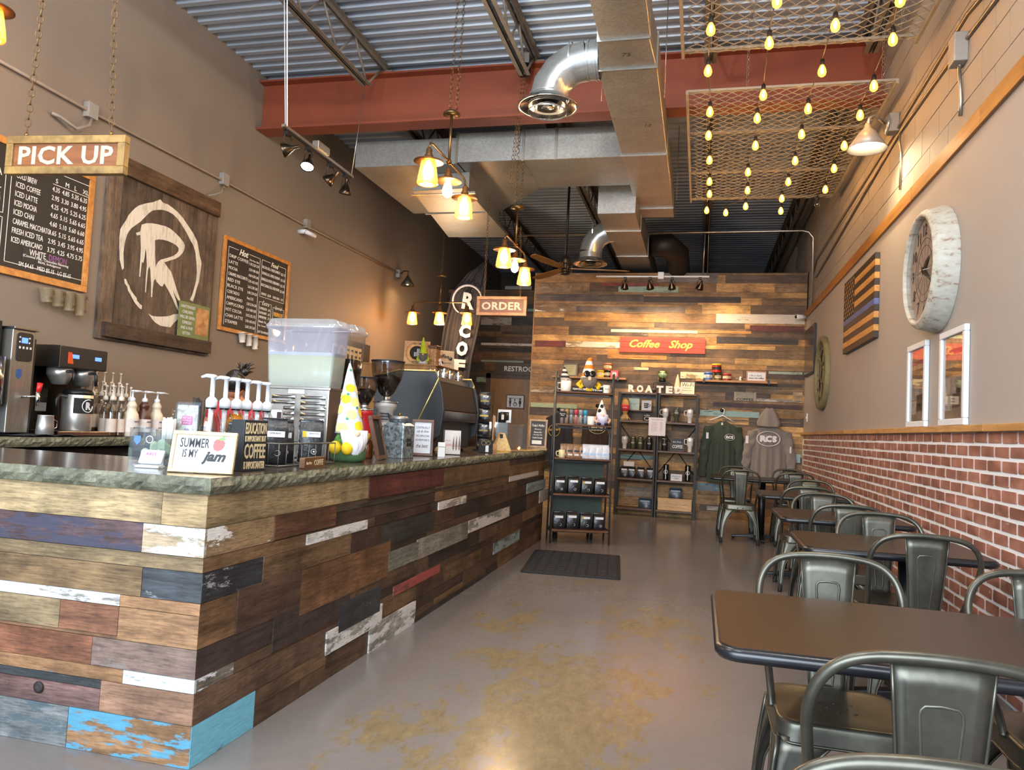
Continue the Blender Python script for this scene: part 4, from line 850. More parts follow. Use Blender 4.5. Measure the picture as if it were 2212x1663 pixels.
# ================================================================ steel cafe chairs
def gunmetal():
    t = NT('gunmetal_sheet'); n = t.noise(t.pos((1, 1, 1), obj=True), 7, 4, .6); f = t.noise(t.pos((1, 1, 1), obj=True), 60, 3)
    t.set(Base_Color=t.mix(1., t.ramp(n, [(.3, lin('#4a4941')), (.7, lin('#615f55'))]), t.ramp(f, [(.3, .9), (.7, 1.05)]), 'MULTIPLY'), Metallic=.75, Roughness=t.ramp(n, [(.3, .3), (.7, .4)])); return t.m
GUNM = gunmetal()
def smooth(p, k=4):
    p = [Vector(q) for q in p]; o = []
    for i in range(len(p) - 1):
        a, b, c, d = p[max(0, i - 1)], p[i], p[i + 1], p[min(len(p) - 1, i + 2)]
        for j in range(k): t = j / k; o.append(.5 * (2 * b + (c - a) * t + (2 * a - 5 * b + 4 * c - d) * t * t + (3 * b - a - 3 * c + d) * t ** 3))
    return o + [p[-1]]
def make_chair(label):
    t = thing('steel_chair', label, 'chair', (0, 0, 0), 0, 'steel cafe chairs')
    # seat pan: rounded, slightly dished, rolled rim with skirt; front towards -Y
    ring = lambda s: rrect(-.18 * s, .18 * s, -.18 * s, .18 * s, .06 * s, 5)
    lay = [(.18, .447), (.55, .447), (.86, .449), (.95, .452), (.985, .449), (1.0, .44), (1.01, .43), (1.03, .40), (1.035, .395)]
    vs = []; fs = []; k = len(ring(1))
    for s, z in lay: vs += [(x, y, z) for x, y in ring(s)]
    for i in range(len(lay) - 1): fs += [(i * k + j, i * k + (j + 1) % k, (i + 1) * k + (j + 1) % k, (i + 1) * k + j)[::-1] for j in range(k)]
    fs.append(tuple(range(k)))
    mb = MB().add(vs, fs, 0, True); mb.tube([(x, y, .396) for x, y in ring(1.035)], .004, 5, closed=True)
    seat = mb.build('seat', GUNM, t)
    h = MB()
    for a, b in ((-.045, .035), (0, .035), (.045, .035), (-.025, -.005), (.025, -.005), (-.045, -.04), (.0, -.04), (.045, -.04)): h.cyl((a, b, .4468), (a, b, .4478), .0055, n=8)
    tag(h.build('drain_holes', DARK, seat), kind='stuff')
    for sx_ in (-1, 1):
        for sy in (-1, 1):
            top = Vector((.18 * sx_, .18 * sy, .41)); bot = Vector((.216 * sx_, (.215 if sy < 0 else .225) * sy, .035)); n = 9; mb = MB()
            def wfn(v): return .026 + .125 * max(0, (1 - v / .62)) ** 1.7
            for ax in (0, 1):
                def fn(u, v, ax=ax, top=top, bot=bot):
                    p_ = top.lerp(bot, v); w_ = wfn(v) * u
                    if ax == 0: p_.x -= sx_ * w_; p_.y -= sy * .004 * (1 - u) 
                    else: p_.y -= sy * w_; p_.x -= sx_ * .004 * (1 - u)
                    bow = .010 * sin(pi * v)
                    p_.x += sx_ * bow * .5; p_.y += sy * bow * .5
                    return p_
                mb.grid(fn, 3, n, 0, True)
                mb.tube([Vector(fn(1, i / n)) for i in range(n + 1)], .0035, 5)
            mb.tube([top.lerp(bot, i / 6) + Vector((sx_, sy, 0)) * (.005 * sin(pi * i / 6)) for i in range(7)], .006, 6)
            lg = mb.build('leg', GUNM, t, solid=.002)
            MB().lathe([(.016, 0), (.018, .01), (.017, .05), (.013, .055)], (bot.x - sx_ * .01, bot.y - sy * .01, 0), 8).build('foot_cap', RUBBER, lg)
    H = [(.183, -.02, .435), (.184, .0, .47), (.19, .06, .54), (.203, .125, .63), (.212, .165, .70), (.211, .188, .75), (.196, .203, .795), (.165, .213, .828), (.12, .218, .846), (.06, .221, .853)]
    pts = [(-a, b, c) for a, b, c in H] + [(0, .222, .855)] + [(a, b, c) for a, b, c in H[::-1]]
    pts = smooth(pts); MB().tube(pts, .0115, 10).build('back_hoop', GUNM, t)
    a0, a1 = Vector((0, .165, .425)), Vector((0, .219, .846))
    def sp(u, v): 
        p_ = a0.lerp(a1, v); w_ = .052 + .030 * v; p_.x = (u - .5) * 2 * w_; p_.y += .010 * sin(pi * v) - .008 * (2 * u - 1) ** 2 * 0; p_.z -= .006 * (2 * u - 1) ** 2 * v; return p_
    s_ = MB().grid(sp, 6, 10).build('splat', GUNM, t, solid=.003)
    def on(u, v): return Vector(sp(u, v))
    W_ = .23; lf = [(.5 - W_ * (.62 + .38 * i / 12), .08 + .70 * i / 12) for i in range(13)]; loop = [on(a, b) for a, b in lf + [(.5 - W_ * .93, .81), (.5 - W_ * .75, .825), (.5, .83), (.5 + W_ * .75, .825), (.5 + W_ * .93, .81)] + [(1 - a, b) for a, b in lf[::-1]]]
    MB().tube([p_ + Vector((0, -.001, 0)) for p_ in loop], .0042, 6, closed=True).build('pressed_rib', GUNM, s_)
    e = MB()
    for u in (0, 1): e.tube([on(u, i / 6) for i in range(7)], .0035, 5)
    e.build('rolled_edge', GUNM, s_)
    for x in (-.028, .028): MB().cyl((x, .187, .412), (x, .192, .412), .007, n=8).build('screw', BLACK, t)
    return t
ch0 = make_chair('steel chair at near side of the largest table, back to camera')
used = False
def chair(x, yb, face, label, rz=0.):
    """yb: where the hoop stands; face +1 looks to the back wall, -1 towards the camera"""
    global used
    rot = (pi if face > 0 else 0) + rz; y = yb + .22 if face > 0 else yb - .22
    o = ch0 if not used else dup(ch0)
    used = True; o.location = (x, y, 0); o.rotation_euler = (0, 0, rot); o['label'] = label
chair(.425, 1.48, 1, 'steel chair at near side of the largest table, back to camera')
chair(.30, .985, -1, 'steel chair nearest the camera, only its hoop in view')
chair(.42, 2.66, -1, 'steel chair facing camera across the largest table, left one')
chair(1.03, 2.66, -1, 'steel chair facing camera across the largest table, right one')
chair(.935, 3.5, 1, 'steel chair with its back to camera at second table')
chair(.955, 4.47, -1, 'steel chair facing camera behind the second table')
chair(.885, 4.88, 1, 'steel chair with its back to camera at third table')
chair(.88, 5.85, -1, 'steel chair facing camera behind the third table')
chair(.885, 6.57, 1, 'steel chair with its back to camera at fourth table')
chair(1.05, 7.78, -1, 'steel chair facing camera behind the fourth table')
chair(.495, 9.25, 1, 'left steel chair with its back to camera at farthest table')
chair(1.10, 9.3, 1, 'right steel chair with its back to camera at farthest table')
chair(.48, 10.4, -1, 'left steel chair facing camera behind the farthest table')
chair(1.15, 10.4, -1, 'right steel chair facing camera behind the farthest table')
# rubber mat
m_ = thing('floor_mat', 'dark rubber anti-fatigue mat on floor at the counter', 'mat', (-1.07, 6.95, 0), R(6))
MB().prism(rrect(-.42, .42, -.6, .6, .03), 0, .014).build('mat_base', RUBBER, m_, bevel=.004)
mb = MB()
for i in range(9):
    for j in range(13): mb.box(-.385 + i * .088, -.385 + i * .088 + .066, -.56 + j * .088, -.56 + j * .088 + .066, .0138, .0175)
tag(mb.build('raised_pads', P('mat_pads', '#1b1c22', .6), m_), kind='stuff')
# ================================================================ left wall: menus, logo board, cups
FX = XL + .024
def wall_board(name, label, y0, y1, z0, z1, fw, fm, bm, cat='menu board'):
    t = thing(name, label, cat, (XL, (y0 + y1) / 2, z0))
    MB().box(XL + .001, XL + .016, y0 + .01, y1 - .01, z0 + .01, z1 - .01).build('slate', bm, t, True)
    for b in ((y0, y1, z0, z0 + fw), (y0, y1, z1 - fw, z1)): MB().box(XL + .002, XL + .03, *b).build('frame_rail', fm, t, True, bevel=.003)
    for b in ((y0, y0 + fw, z0 + fw, z1 - fw), (y1 - fw, y1, z0 + fw, z1 - fw)): MB().box(XL + .002, XL + .03, *b).build('frame_stile', fm, t, True, bevel=.003)
    return t
def lines(t, segs, m=CHALK, w=.004):
    for (a, b) in segs:
        y0, y1 = sorted((a[0], b[0])); z0, z1 = sorted((a[1], b[1])); MB().box(XL + .0155, XL + .0172, y0 - w / 2, y1 + w / 2, z0 - w / 2, z1 + w / 2).build('chalk_line', m, t, True)
def wt(s, t, y, z, w=None, h=None, m=CHALK, al='LEFT', **k): return text(s, m, t, face_left(XL + .0172, y, z), w=w, h=h, align=al, world=True, **k)
p = (-4.73, 4.892, 3.014); q = (-4.73, 4.908, 2.104); y1, z1, z0 = p[1] + .03, p[2] + .03, q[2]
m1 = wall_board('menu_board', 'large oak-framed chalk menu of iced drinks nearest the camera', 2.95, y1, z0, z1, .05, OAK, SLATE)
ya, yb_ = (-4.74, 4.233, 2.412)[1], (-4.74, 4.857, 2.688)[1]; yc = (-4.74, 4.21, 2.274)[1]; zT = z1 - .16
lines(m1, (((ya - .04, z0 + .09), (yb_ + .03, z0 + .09)), ((ya - .04, z1 - .1), (yb_ + .03, z1 - .1)), ((ya - .04, z0 + .09), (ya - .04, z1 - .1)), ((yb_ + .03, z0 + .09), (yb_ + .03, z1 - .1)),
           ((yc - .06, z0 + .09), (yc - .06, (-4.74, 4.167, 2.492)[2])), ((3.1, (-4.74, 4.167, 2.492)[2]), (yc - .06, (-4.74, 4.167, 2.492)[2])), ((yc - .06, (-4.74, 4.164, 2.523)[2]), (yc - .06, z1 - .1)), ((3.1, (-4.74, 4.164, 2.523)[2]), (yc - .06, (-4.74, 4.164, 2.523)[2]))))
zr = [(-4.74, 4.24, 2.752)[2] + (1 - i) * ((-4.74, 4.24, 2.752)[2] - (-4.74, 4.246, 2.359)[2]) / 6 for i in range(8)]
names = ['COLD BREW', 'ICED COFFEE', 'ICED LATTE', 'ICED MOCHA', 'ICED CHAI', 'CARAMEL MACCHIATO', 'FRESH ICED TEA', 'ICED AMERICANO']
pr4 = [('4.35', '2.95', '4.25', '4.65', '4.60', '4.65', '2.95', '3.75'), ('4.85', '3.30', '4.75', '5.15', '5.10', '5.15', '3.45', '4.25'), ('5.35', '3.80', '5.25', '5.65', '5.60', '5.65', '3.95', '4.75'), ('6.35', '4.95', '6.25', '6.65', '6.60', '6.65', '4.95', '5.75')]
dz_ = zr[0] - zr[1]
for i, s in enumerate(names): wt(s, m1, ya, zr[i], w=len(s) * .0185, h=.04)
for c_, yy in zip(pr4, ((-4.74, 4.537, 2.702)[1], (-4.74, 4.626, 2.729)[1], (-4.74, 4.715, 2.756)[1], (-4.74, 4.797, 2.781)[1])):
    for i, s in enumerate(c_): wt(s, m1, yy, zr[i], h=.036, w=.066)
for s, yy in (('S', (-4.74, 4.561, 2.709)[1]), ('M', (-4.74, 4.651, 2.737)[1]), ('L', (-4.74, 4.736, 2.762)[1]), ('XL', (-4.74, 4.815, 2.786)[1])):
    wt(s, m1, yy, zr[0] + .066, h=.034)
    lines(m1, (((yy - .02, zr[0] + .036), (yy + .06, zr[0] + .036)),))
zz = (-4.74, 4.476, 2.338)[2]; yy = (-4.74, 4.385, 2.333)[1]
MB().box(XL + .0155, XL + .02, (-4.74, 4.333, 2.237)[1], (-4.74, 4.738, 2.276)[1], z0 + .115, zr[7] - .03).build('slate_card', P('slate_card', '#262525', .6), m1, True)
def wt2(s, y, z, **k): text(s, k.pop('m', CHALK), m1, face_left(XL + .0208, y, z), align='LEFT', world=True, **k)
za = zr[7] - .045; hz = (za - (z0 + .115)) / 5
wt2('WHITE', yy, (-4.74, 4.335, 2.301)[2], h=.045, w=.14); wt2('DEMON', yy + .17, (-4.74, 4.335, 2.301)[2], h=.045, w=.16, m=P('purple_chalk', '#a05a9a', .8)); wt2('(Coconut Milk - Chocolate Flavoring', yy - .05, (-4.74, 4.338, 2.268)[2], w=.40, h=.024); wt2('REAL Indulgence', yy + .08, (-4.74, 4.34, 2.245)[2], w=.2, h=.022); wt2('SM $4.65   MED $5.15   LG $5.65', yy - .08, (-4.74, 4.345, 2.199)[2], w=.46, h=.036)
for i, (s, h_) in enumerate((('MOCHA', .05), ('CARAMEL', .05), ('S &', .045), ('M', .045), ('5.35', .05))): wt(s, m1, yc - .09, ((-4.74, 4.129, 2.8), (-4.74, 4.138, 2.711), (-4.74, 4.144, 2.654), (-4.74, 4.149, 2.601), (-4.74, 4.153, 2.559))[i][2], h=h_, al='RIGHT')
wt('N', m1, yc - .09, (-4.74, 4.164, 2.269)[2], h=.07, m=P('yellow_chalk', '#d9c76a', .8), al='RIGHT'); wt('Y', m1, yc - .09, (-4.74, 4.152, 2.39)[2], h=.05, al='RIGHT')
# ---- second menu
p = (-4.73, 6.62, 3.005); q = (-4.73, 7.884, 3.026); r = (-4.73, 6.6, 2.049)
ya, yb_, z1, z0 = p[1], q[1], (p[2] + q[2]) / 2, r[2]
m2 = wall_board('menu_board', 'smaller oak-framed chalk menu of hot drinks and food', ya, yb_, z0, z1, .04, OAK, SLATE)
Wd, Hd = yb_ - ya, z1 - z0
g = lambda u, v: (ya + u * Wd, z1 - v * Hd)
def ln(*s): lines(m2, [(g(a, b), g(c, d)) for a, b, c, d in s], w=.0045)
ln((.07, .1, .2, .1), (.36, .1, .52, .1), (.07, .1, .07, .93), (.52, .1, .52, .95), (.55, .1, .68, .1), (.83, .1, .94, .1), (.55, .1, .55, .52), (.94, .1, .94, .52), (.55, .52, .94, .52), (.55, .58, .59, .58), (.72, .58, .74, .58), (.55, .58, .55, .95), (.74, .58, .74, .95), (.77, .6, .8, .6), (.92, .6, .95, .6), (.77, .6, .77, .8), (.95, .6, .95, .8))
def gt(s, u, v, w, h, al='LEFT', m=CHALK, **k): a = g(u, v); wt(s, m2, a[0], a[1], w * Wd, h * Hd, m, al, **k)
gt('Hot', .28, .115, .13, .07, 'CENTER', shear=.35, bold=.003); gt('Food', .755, .115, .12, .055, 'CENTER', shear=.35, bold=.002); gt('Extra', .65, .585, .11, .05, 'CENTER', shear=.35); gt('Special', .86, .6, .12, .05, 'CENTER', shear=.35)
hot = ['DRIP COFFEE', 'LATTE', 'MOCHA', 'CARAMEL MACCHIATO', 'RED EYE', 'BLACK EYE', 'CORTADO', 'AMERICANO', 'CAPPUCCINO', 'HOT COCOA', 'CHAI LATTE', 'STEAMER']
ph = [('1.95', '2.20', '2.50'), ('3.50', '4.00', '4.50'), ('4.00', '4.50', '5.00'), ('3.95', '4.45', '4.95'), ('2.65', '3.20', '3.60'), ('3.00', '3.70', '4.20'), ('4oz', '3.75', ''), ('3.20', '3.70', '4.20'), ('3.50', '4.00', '4.50'), ('2.95', '3.35', '3.75'), ('3.95', '4.45', '4.95'), ('2.60', '3.10', '3.60')]
for i, s in enumerate(hot):
    v = .19 + i * .0635; gt(s, .085, v, min(.27, .024 * len(s)), .034)
    for j in range(3):
        if ph[i][j]: gt(ph[i][j], .365 + j * .05, v + .01, .042, .03)
gt('12oz', .365, .155, .04, .02); gt('16oz', .415, .155, .04, .02); gt('20oz', .465, .155, .04, .02)
for i, (s, pz) in enumerate((('BACON, EGG, CHEESE BURRITO', '2.75'), ('SAUSAGE, EGG, CHEESE CROISSANT', '3.50'), ('SAUSAGE, EGG, POTATO, CHEESE BURRITO', '2.75'), ('BISCUIT, SAUSAGE, EGG, CHEESE MUFFIN', '3.00'))):
    gt(s, .56, .18 + i * .068, .29, .036); gt('$' + pz, .865, .185 + i * .068, .07, .034)
gt('MUFFIN   $2.00     KIND BAR - 1.95', .57, .485, .35, .032)
for i, (s, pz) in enumerate((('ESPRESSO', '.65'), ('FLAVOR SHOT', '.65'), ('SWEETENED MILK', '.75'), ('Almond - Oat', ''), ('Soy - Coconut', ''))): gt(s, .56, .65 + i * .05, .115, .028); pz and gt(pz, .69, .65 + i * .05, .035, .028)
gt('HOT TEA AVAILABLE', .56, .92, .17, .026); gt('FIREPROOF', .86, .675, .15, .05, 'CENTER', P('flame_chalk', '#d8a64a', .8), bold=.003); gt('$5.65', .86, .755, .08, .035, 'CENTER')
# ---- paper and plastic sample cups fixed below the boards
def cup(mb, top, bot, r0, r1, tilt=0): pass
CUPP = clear('clear_cup_plastic', (.92, .87, .74), .08, .08, .10); PCUP = P('paper_cup', '#d9d2c6', .6, var=.03)
for i, (px_, s, n_, sc_) in enumerate(((100, 'S', '16', .9), (122, 'M', '20', .97), (146, 'L', '24', 1.05), (172, 'X', '32', 1.15))):
    p = ((-4.7, 4.525, 2.067), (-4.7, 4.624, 2.072), (-4.7, 4.727, 2.077), (-4.7, 4.838, 2.08))[i]
    t = thing('sample_cup', ['clear plastic cup marked S 16, leftmost under the large menu', 'clear plastic cup marked M 20 under the large menu', 'clear plastic cup marked L 24 under the large menu', 'clear plastic cup marked X 32, rightmost under the large menu'][i], 'cup', p, group='clear size sample cups')
    m = Matrix.Translation(p) @ Matrix.Rotation(R(7), 4, 'X'); h_ = .115 * sc_ + i * .012
    MB().lathe([(.034, -h_), (.036, -h_ + .004), (.048, -.008), (.051, -.006), (.051, 0), (.047, 0), (.033, -h_ + .006)], n=22, m=m, cap=False).lathe([(.034, -h_), (0, -h_)], n=22, m=m, cap=False).build('cup_body', CUPP, t, True)
    text(s, INK, t, m @ frm((.0535, .012, -.035), (0, 1, 0), (0, 0, 1)), h=.028, world=True); text(n_, INK, t, m @ frm((.051, -.006, -h_ + .03), (0, 1, 0), (0, 0, 1)), h=.02, world=True)
for i in range(3):
    p = ((-4.7, 6.988, 2.069), (-4.7, 7.107, 2.065), (-4.7, 7.221, 2.06))[i]; s, n_ = (('S', '12'), ('M', '16'), ('L', '20'))[i]
    t = thing('sample_cup', ['white paper cup marked S 12 under the hot menu', 'white paper cup marked M 16 under the hot menu', 'white paper cup marked L 20 under the hot menu'][i], 'cup', p, group='white size sample cups')
    m = Matrix.Translation(p) @ Matrix.Rotation(R(9), 4, 'X'); h_ = .105 + .018 * i
    MB().lathe([(.030, -h_), (.030, -h_ + .003), (.041, -.004), (.044, -.004), (.044, .003), (.040, .003), (.028, -h_ + .01)], n=22, m=m, cap=False).lathe([(.030, -h_), (0, -h_)], n=22, m=m, cap=False).build('cup_body', PCUP, t, True)
    text(s, INK, t, m @ frm((.044, .008, -.04), (0, 1, 0), (0, 0, 1)), h=.028, world=True); text(n_, INK, t, m @ frm((.0405, -.0, -h_ + .024), (0, 1, 0), (0, 0, 1)), h=.019, world=True)
# ---- weathered board panel with the painted ring and R
lb = thing('logo_board', 'weathered upright board panel painted with white ringed R', 'wall art', (XL, 5.8, 1.8))
yL, yR = (-4.72, 5.051, 2.629)[1], (-4.72, 6.483, 2.545)[1]; zB, zT = (-4.72, 5.73, 1.787)[2] - .02, (-4.72, 6.47, 3.288)[2]
n = 9; wv = (yR - yL) / n; ra = random.Random(4)
for i in range(n):
    a = yL + i * wv; q = random.uniform(0, .004)
    plank(lb, UZ, (XL + .015 + q / 2, a + wv / 2, (zB + zT) / 2), (.026 + q, wv - .0025, zT - zB), ra.choice(['#5d5046', '#6a5a4c', '#4f443c', '#574a40', '#635448']), .1, '#857868')
for a, b, c_, d, nm in (((-4.7, 5.095, 1.92), (-4.7, 6.47, 1.788), 0, 0, 'lower_batten'), ((-4.7, 5.174, 3.257), (-4.7, 6.465, 3.146), 0, 0, 'upper_batten')):
    zlo, zhi = ((-4.7, 6.47, 1.788)[2], (-4.7, 5.072, 1.905)[2]) if nm == 'lower_batten' else ((-4.7, 6.465, 3.146)[2], (-4.7, 6.448, 3.29)[2])
    ye = (-4.7, 6.463, 1.851)[1] if nm == 'lower_batten' else (-4.7, 6.455, 3.236)[1]
    plank(lb, UY, (XL + .05, (yL + .05 + ye) / 2, (zlo + zhi) / 2), (.045, ye - yL - .05, zhi - zlo), '#43352c' if nm == 'lower_batten' else '#5a4431', .05, '#6f6052', name=nm)
LOGOW = NT('chipped_white_paint'); LOGOW.set(Base_Color=LOGOW.ramp(LOGOW.noise(LOGOW.pos((40, 40, 6), rand=False), 1, 5, .7), [(.3, lin('#a8a193')), (.5, lin('#d5d0c2'))]), Roughness=.7); LOGOW = LOGOW.m
XF = XL + .0315
def left_poly(parent, pts, name='painted_mark', m=LOGOW, xf=XF, th=.001): return MB().prism(pts if sum(a[0] * b[1] - b[0] * a[1] for a, b in zip(pts, pts[1:] + pts[:1])) > 0 else pts[::-1], 0, th, m=frm((xf, 0, 0), (0, 1, 0), (0, 0, 1))).build(name, m, parent, True)
RING = [(5.27, 2.362), (5.254, 2.396), (5.234, 2.444), (5.22, 2.535), (5.211, 2.617), (5.214, 2.692), (5.237, 2.735), (5.268, 2.781), (5.291, 2.83), (5.323, 2.872), (5.362, 2.916), (5.403, 2.95), (5.489, 2.995), (5.563, 3.026), (5.653, 3.079), (5.687, 3.06), (5.753, 3.064), (5.821, 3.052), (5.891, 3.032), (5.965, 3), (6.041, 2.951), (6.12, 2.9), (6.192, 2.834), (6.231, 2.734), (6.276, 2.647), (6.268, 2.547), (6.262, 2.473), (6.233, 2.394), (6.214, 2.318), (6.19, 2.256), (6.148, 2.268), (6.177, 2.323), (6.197, 2.387), (6.216, 2.464), (6.22, 2.537), (6.209, 2.608), (6.193, 2.665), (6.177, 2.721), (6.154, 2.764), (6.128, 2.794), (6.092, 2.821), (6.032, 2.877), (5.974, 2.92), (5.898, 2.97), (5.827, 2.996), (5.76, 3.002), (5.694, 2.997), (5.632, 2.979), (5.571, 2.955), (5.528, 2.921), (5.5, 2.89), (5.466, 2.853), (5.433, 2.816), (5.385, 2.776), (5.338, 2.736), (5.312, 2.702), (5.294, 2.671), (5.279, 2.614), (5.271, 2.558), (5.269, 2.505), (5.276, 2.454), (5.287, 2.382)]
DASH = [(5.299, 2.294), (5.32, 2.296), (5.342, 2.266), (5.362, 2.248), (5.379, 2.22), (5.408, 2.195), (5.46, 2.159), (5.465, 2.138), (5.502, 2.117), (5.53, 2.106), (5.529, 2.073), (5.498, 2.079), (5.466, 2.1), (5.434, 2.122), (5.392, 2.168), (5.355, 2.204), (5.342, 2.234), (5.311, 2.26)]
SMILE = [(5.613, 2.051), (5.657, 2.038), (5.712, 2.04), (5.768, 2.047), (5.84, 2.06), (5.897, 2.076), (5.945, 2.097), (6.004, 2.11), (6.005, 2.063), (5.954, 2.021), (5.909, 1.971), (5.842, 1.967), (5.777, 1.966), (5.719, 1.981), (5.676, 2.002), (5.645, 2.028)]
STEM = [(5.45, 2.795), (5.505, 2.823), (5.568, 2.841), (5.661, 2.855), (5.673, 2.725), (5.626, 2.704), (5.638, 2.593), (5.652, 2.507), (5.665, 2.364), (5.648, 2.347), (5.644, 2.27), (5.645, 2.201), (5.632, 2.201), (5.621, 2.299), (5.598, 2.428), (5.582, 2.463), (5.567, 2.421), (5.564, 2.288), (5.564, 2.226), (5.555, 2.229), (5.55, 2.351), (5.551, 2.462), (5.533, 2.568), (5.519, 2.609), (5.517, 2.542), (5.506, 2.474), (5.487, 2.48), (5.481, 2.348), (5.47, 2.348), (5.468, 2.465), (5.463, 2.595), (5.445, 2.705), (5.405, 2.689), (5.392, 2.708), (5.442, 2.734)]
BOWL = [(5.66, 2.853), (5.742, 2.862), (5.809, 2.857), (5.879, 2.836), (5.952, 2.806), (5.999, 2.779), (6.019, 2.753), (6.015, 2.716), (5.993, 2.675), (5.954, 2.635), (5.906, 2.603), (5.841, 2.574), (5.778, 2.544), (5.715, 2.516), (5.672, 2.498), (5.682, 2.522), (5.719, 2.553), (5.79, 2.583), (5.87, 2.62), (5.914, 2.652), (5.938, 2.683), (5.938, 2.709), (5.905, 2.727), (5.857, 2.735), (5.789, 2.739), (5.724, 2.734), (5.673, 2.723)]
LEG = [(5.666, 2.498), (5.765, 2.537), (5.808, 2.507), (5.861, 2.473), (5.895, 2.422), (5.933, 2.36), (5.97, 2.303), (6.012, 2.244), (5.996, 2.229), (5.953, 2.259), (5.904, 2.314), (5.936, 2.256), (5.992, 2.172), (6, 2.136), (5.977, 2.152), (5.914, 2.229), (5.838, 2.305), (5.783, 2.353), (5.764, 2.318), (5.737, 2.319), (5.686, 2.345), (5.664, 2.375), (5.657, 2.463)]
for q in (RING, DASH, SMILE, STEM, BOWL, LEG): left_poly(lb, q)
# green notice card with a photo, standing on the lower batten
ca, cb = (-4.69, 5.97, 2.224), (-4.69, 6.42, 1.915)
cz0, cz1 = (-4.69, 6.007, 1.898)[2], (-4.69, 5.969, 2.233)[2]
kc = thing('notice_card', 'green notice card with a picture leaning on the logo board', 'card', (XL + .07, ca[1], cz0))
MB().box(XL + .056, XL + .06, ca[1], cb[1], cz0, cz1).build('card', P('green_card', '#6c7a4c', .5), kc, True)
yc = ca[1] + (cb[1] - ca[1]) * .55; MB().box(XL + .0602, XL + .0612, yc, cb[1] - .015, cz0 + .05, cz1 - .03).build('picture', planed('warm_photo', '#8a4f2a', '#caa06a', (4, 9, 9)), kc, True)
text('UNATTENDED\nCHILDREN\nWILL BE GIVEN\nESPRESSO\nAND A FREE\nKITTEN', WHITE, kc, frm((XL + .0606, (ca[1] + yc) / 2, (cz0 + cz1) / 2), (0, 1, 0), (0, 0, 1)), w=(yc - ca[1]) * .85, h=(cz1 - cz0) * .82, world=True, line=1.25)
# ================================================================ machines and bottles on the back worktop
BZ = 1.0
SATIN = P('satin_steel', '#c6c3bc', .36, .8)
BLUES = glow('blue_display', (.05, .12, 1.0), 2.2); STAIN = P('stainless_face', '#a09b92', .36, .8, .1, stretch=(1, 14, 1), scale=5); DBRONZE = P('dark_steel_side', '#3a342d', .3, .9)
t = thing('water_dispenser', 'tall steel hot water dispenser with blue display', 'water dispenser', (-4.4, 4.0, BZ))
ya, yb_ = (-4.28, 3.903, 1.122)[1], (-4.28, 4.07, 1.126)[1]; zt = 1.70
MB().box(-4.68, -4.28, ya, yb_, BZ + .02, zt - .01).build('body', STAIN, t, True, bevel=.006); MB().box(-4.69, -4.262, ya - .008, yb_ + .012, zt - .012, zt + .004).build('lid', BRUSH, t, True, bevel=.003)
MB().box(-4.67, -4.29, yb_ - .0, yb_ + .02, BZ, zt - .06).build('side_strip', DARK, t, True)
pn = MB().prism(rrect(ya + .03, yb_ - .018, zt - .215, zt - .03, .022), 0, .006, m=frm((-4.281, 0, 0), (0, 1, 0), (0, 0, 1))).build('control_panel', DARK, t, True)
MB().box(-4.276, -4.2735, (ya + yb_) / 2 - .022, (ya + yb_) / 2 + .024, zt - .098, zt - .062).build('display', BLUES, pn, True)
for i in range(4): MB().cyl((-4.276, (ya + yb_) / 2 + (-.035, .037, -.035, .037)[i], zt - (.062, .064, .092, .094)[i]), (-4.273, (ya + yb_) / 2 + (-.035, .037, -.035, .037)[i], zt - (.062, .064, .092, .094)[i]), .006, n=10).build('button', WHITE, pn, True)
for i in range(4): MB().box(-4.276, -4.273, ya + .045 + i * .027, ya + .057 + i * .027, zt - .135, zt - .12).build('button', PAPER, pn, True)
zm = 1.40; MB().prism([(-.02, .028), (0, .036), (.02, .028), (.02, -.012), (0, -.034), (-.02, -.012)], 0, .002, m=frm((-4.28, (ya + yb_) / 2 - .02, zm), (0, 1, 0), (0, 0, 1))).build('shield_sticker', P('blue_shield', '#2a4f86', .5), t, True)
yy = yb_ - .05; f_ = MB().cyl((-4.28, yy - .02, 1.255), (-4.2, yy + .03, 1.262), .008, n=10).cyl((-4.2, yy + .03, 1.29), (-4.2, yy + .03, 1.20), .014, .011, n=12).build('tap', CHROME, t, True); MB().cyl((-4.2, yy + .03, 1.29), (-4.2, yy + .04, 1.35), .013, .018, n=10).build('tap_handle', P('red_plastic', '#c01f22', .35), f_, True)
MB().box(-4.9 + .2, -4.33, 3.62, ya - .04, BZ, 1.73).build('brew_tower_a', BLACK); tag(bpy.data.objects['brew_tower_a'], 'dark tea brewer cut off at the left frame edge', 'brewer'); bpy.data.objects['brew_tower_a'].name = 'tea_brewer'
MB().cyl((-4.3, ya - .1, 1.2), (-4.3, ya - .1, 1.5), .06, n=18).build('funnel', CHROME, bpy.data.objects['tea_brewer'], True)
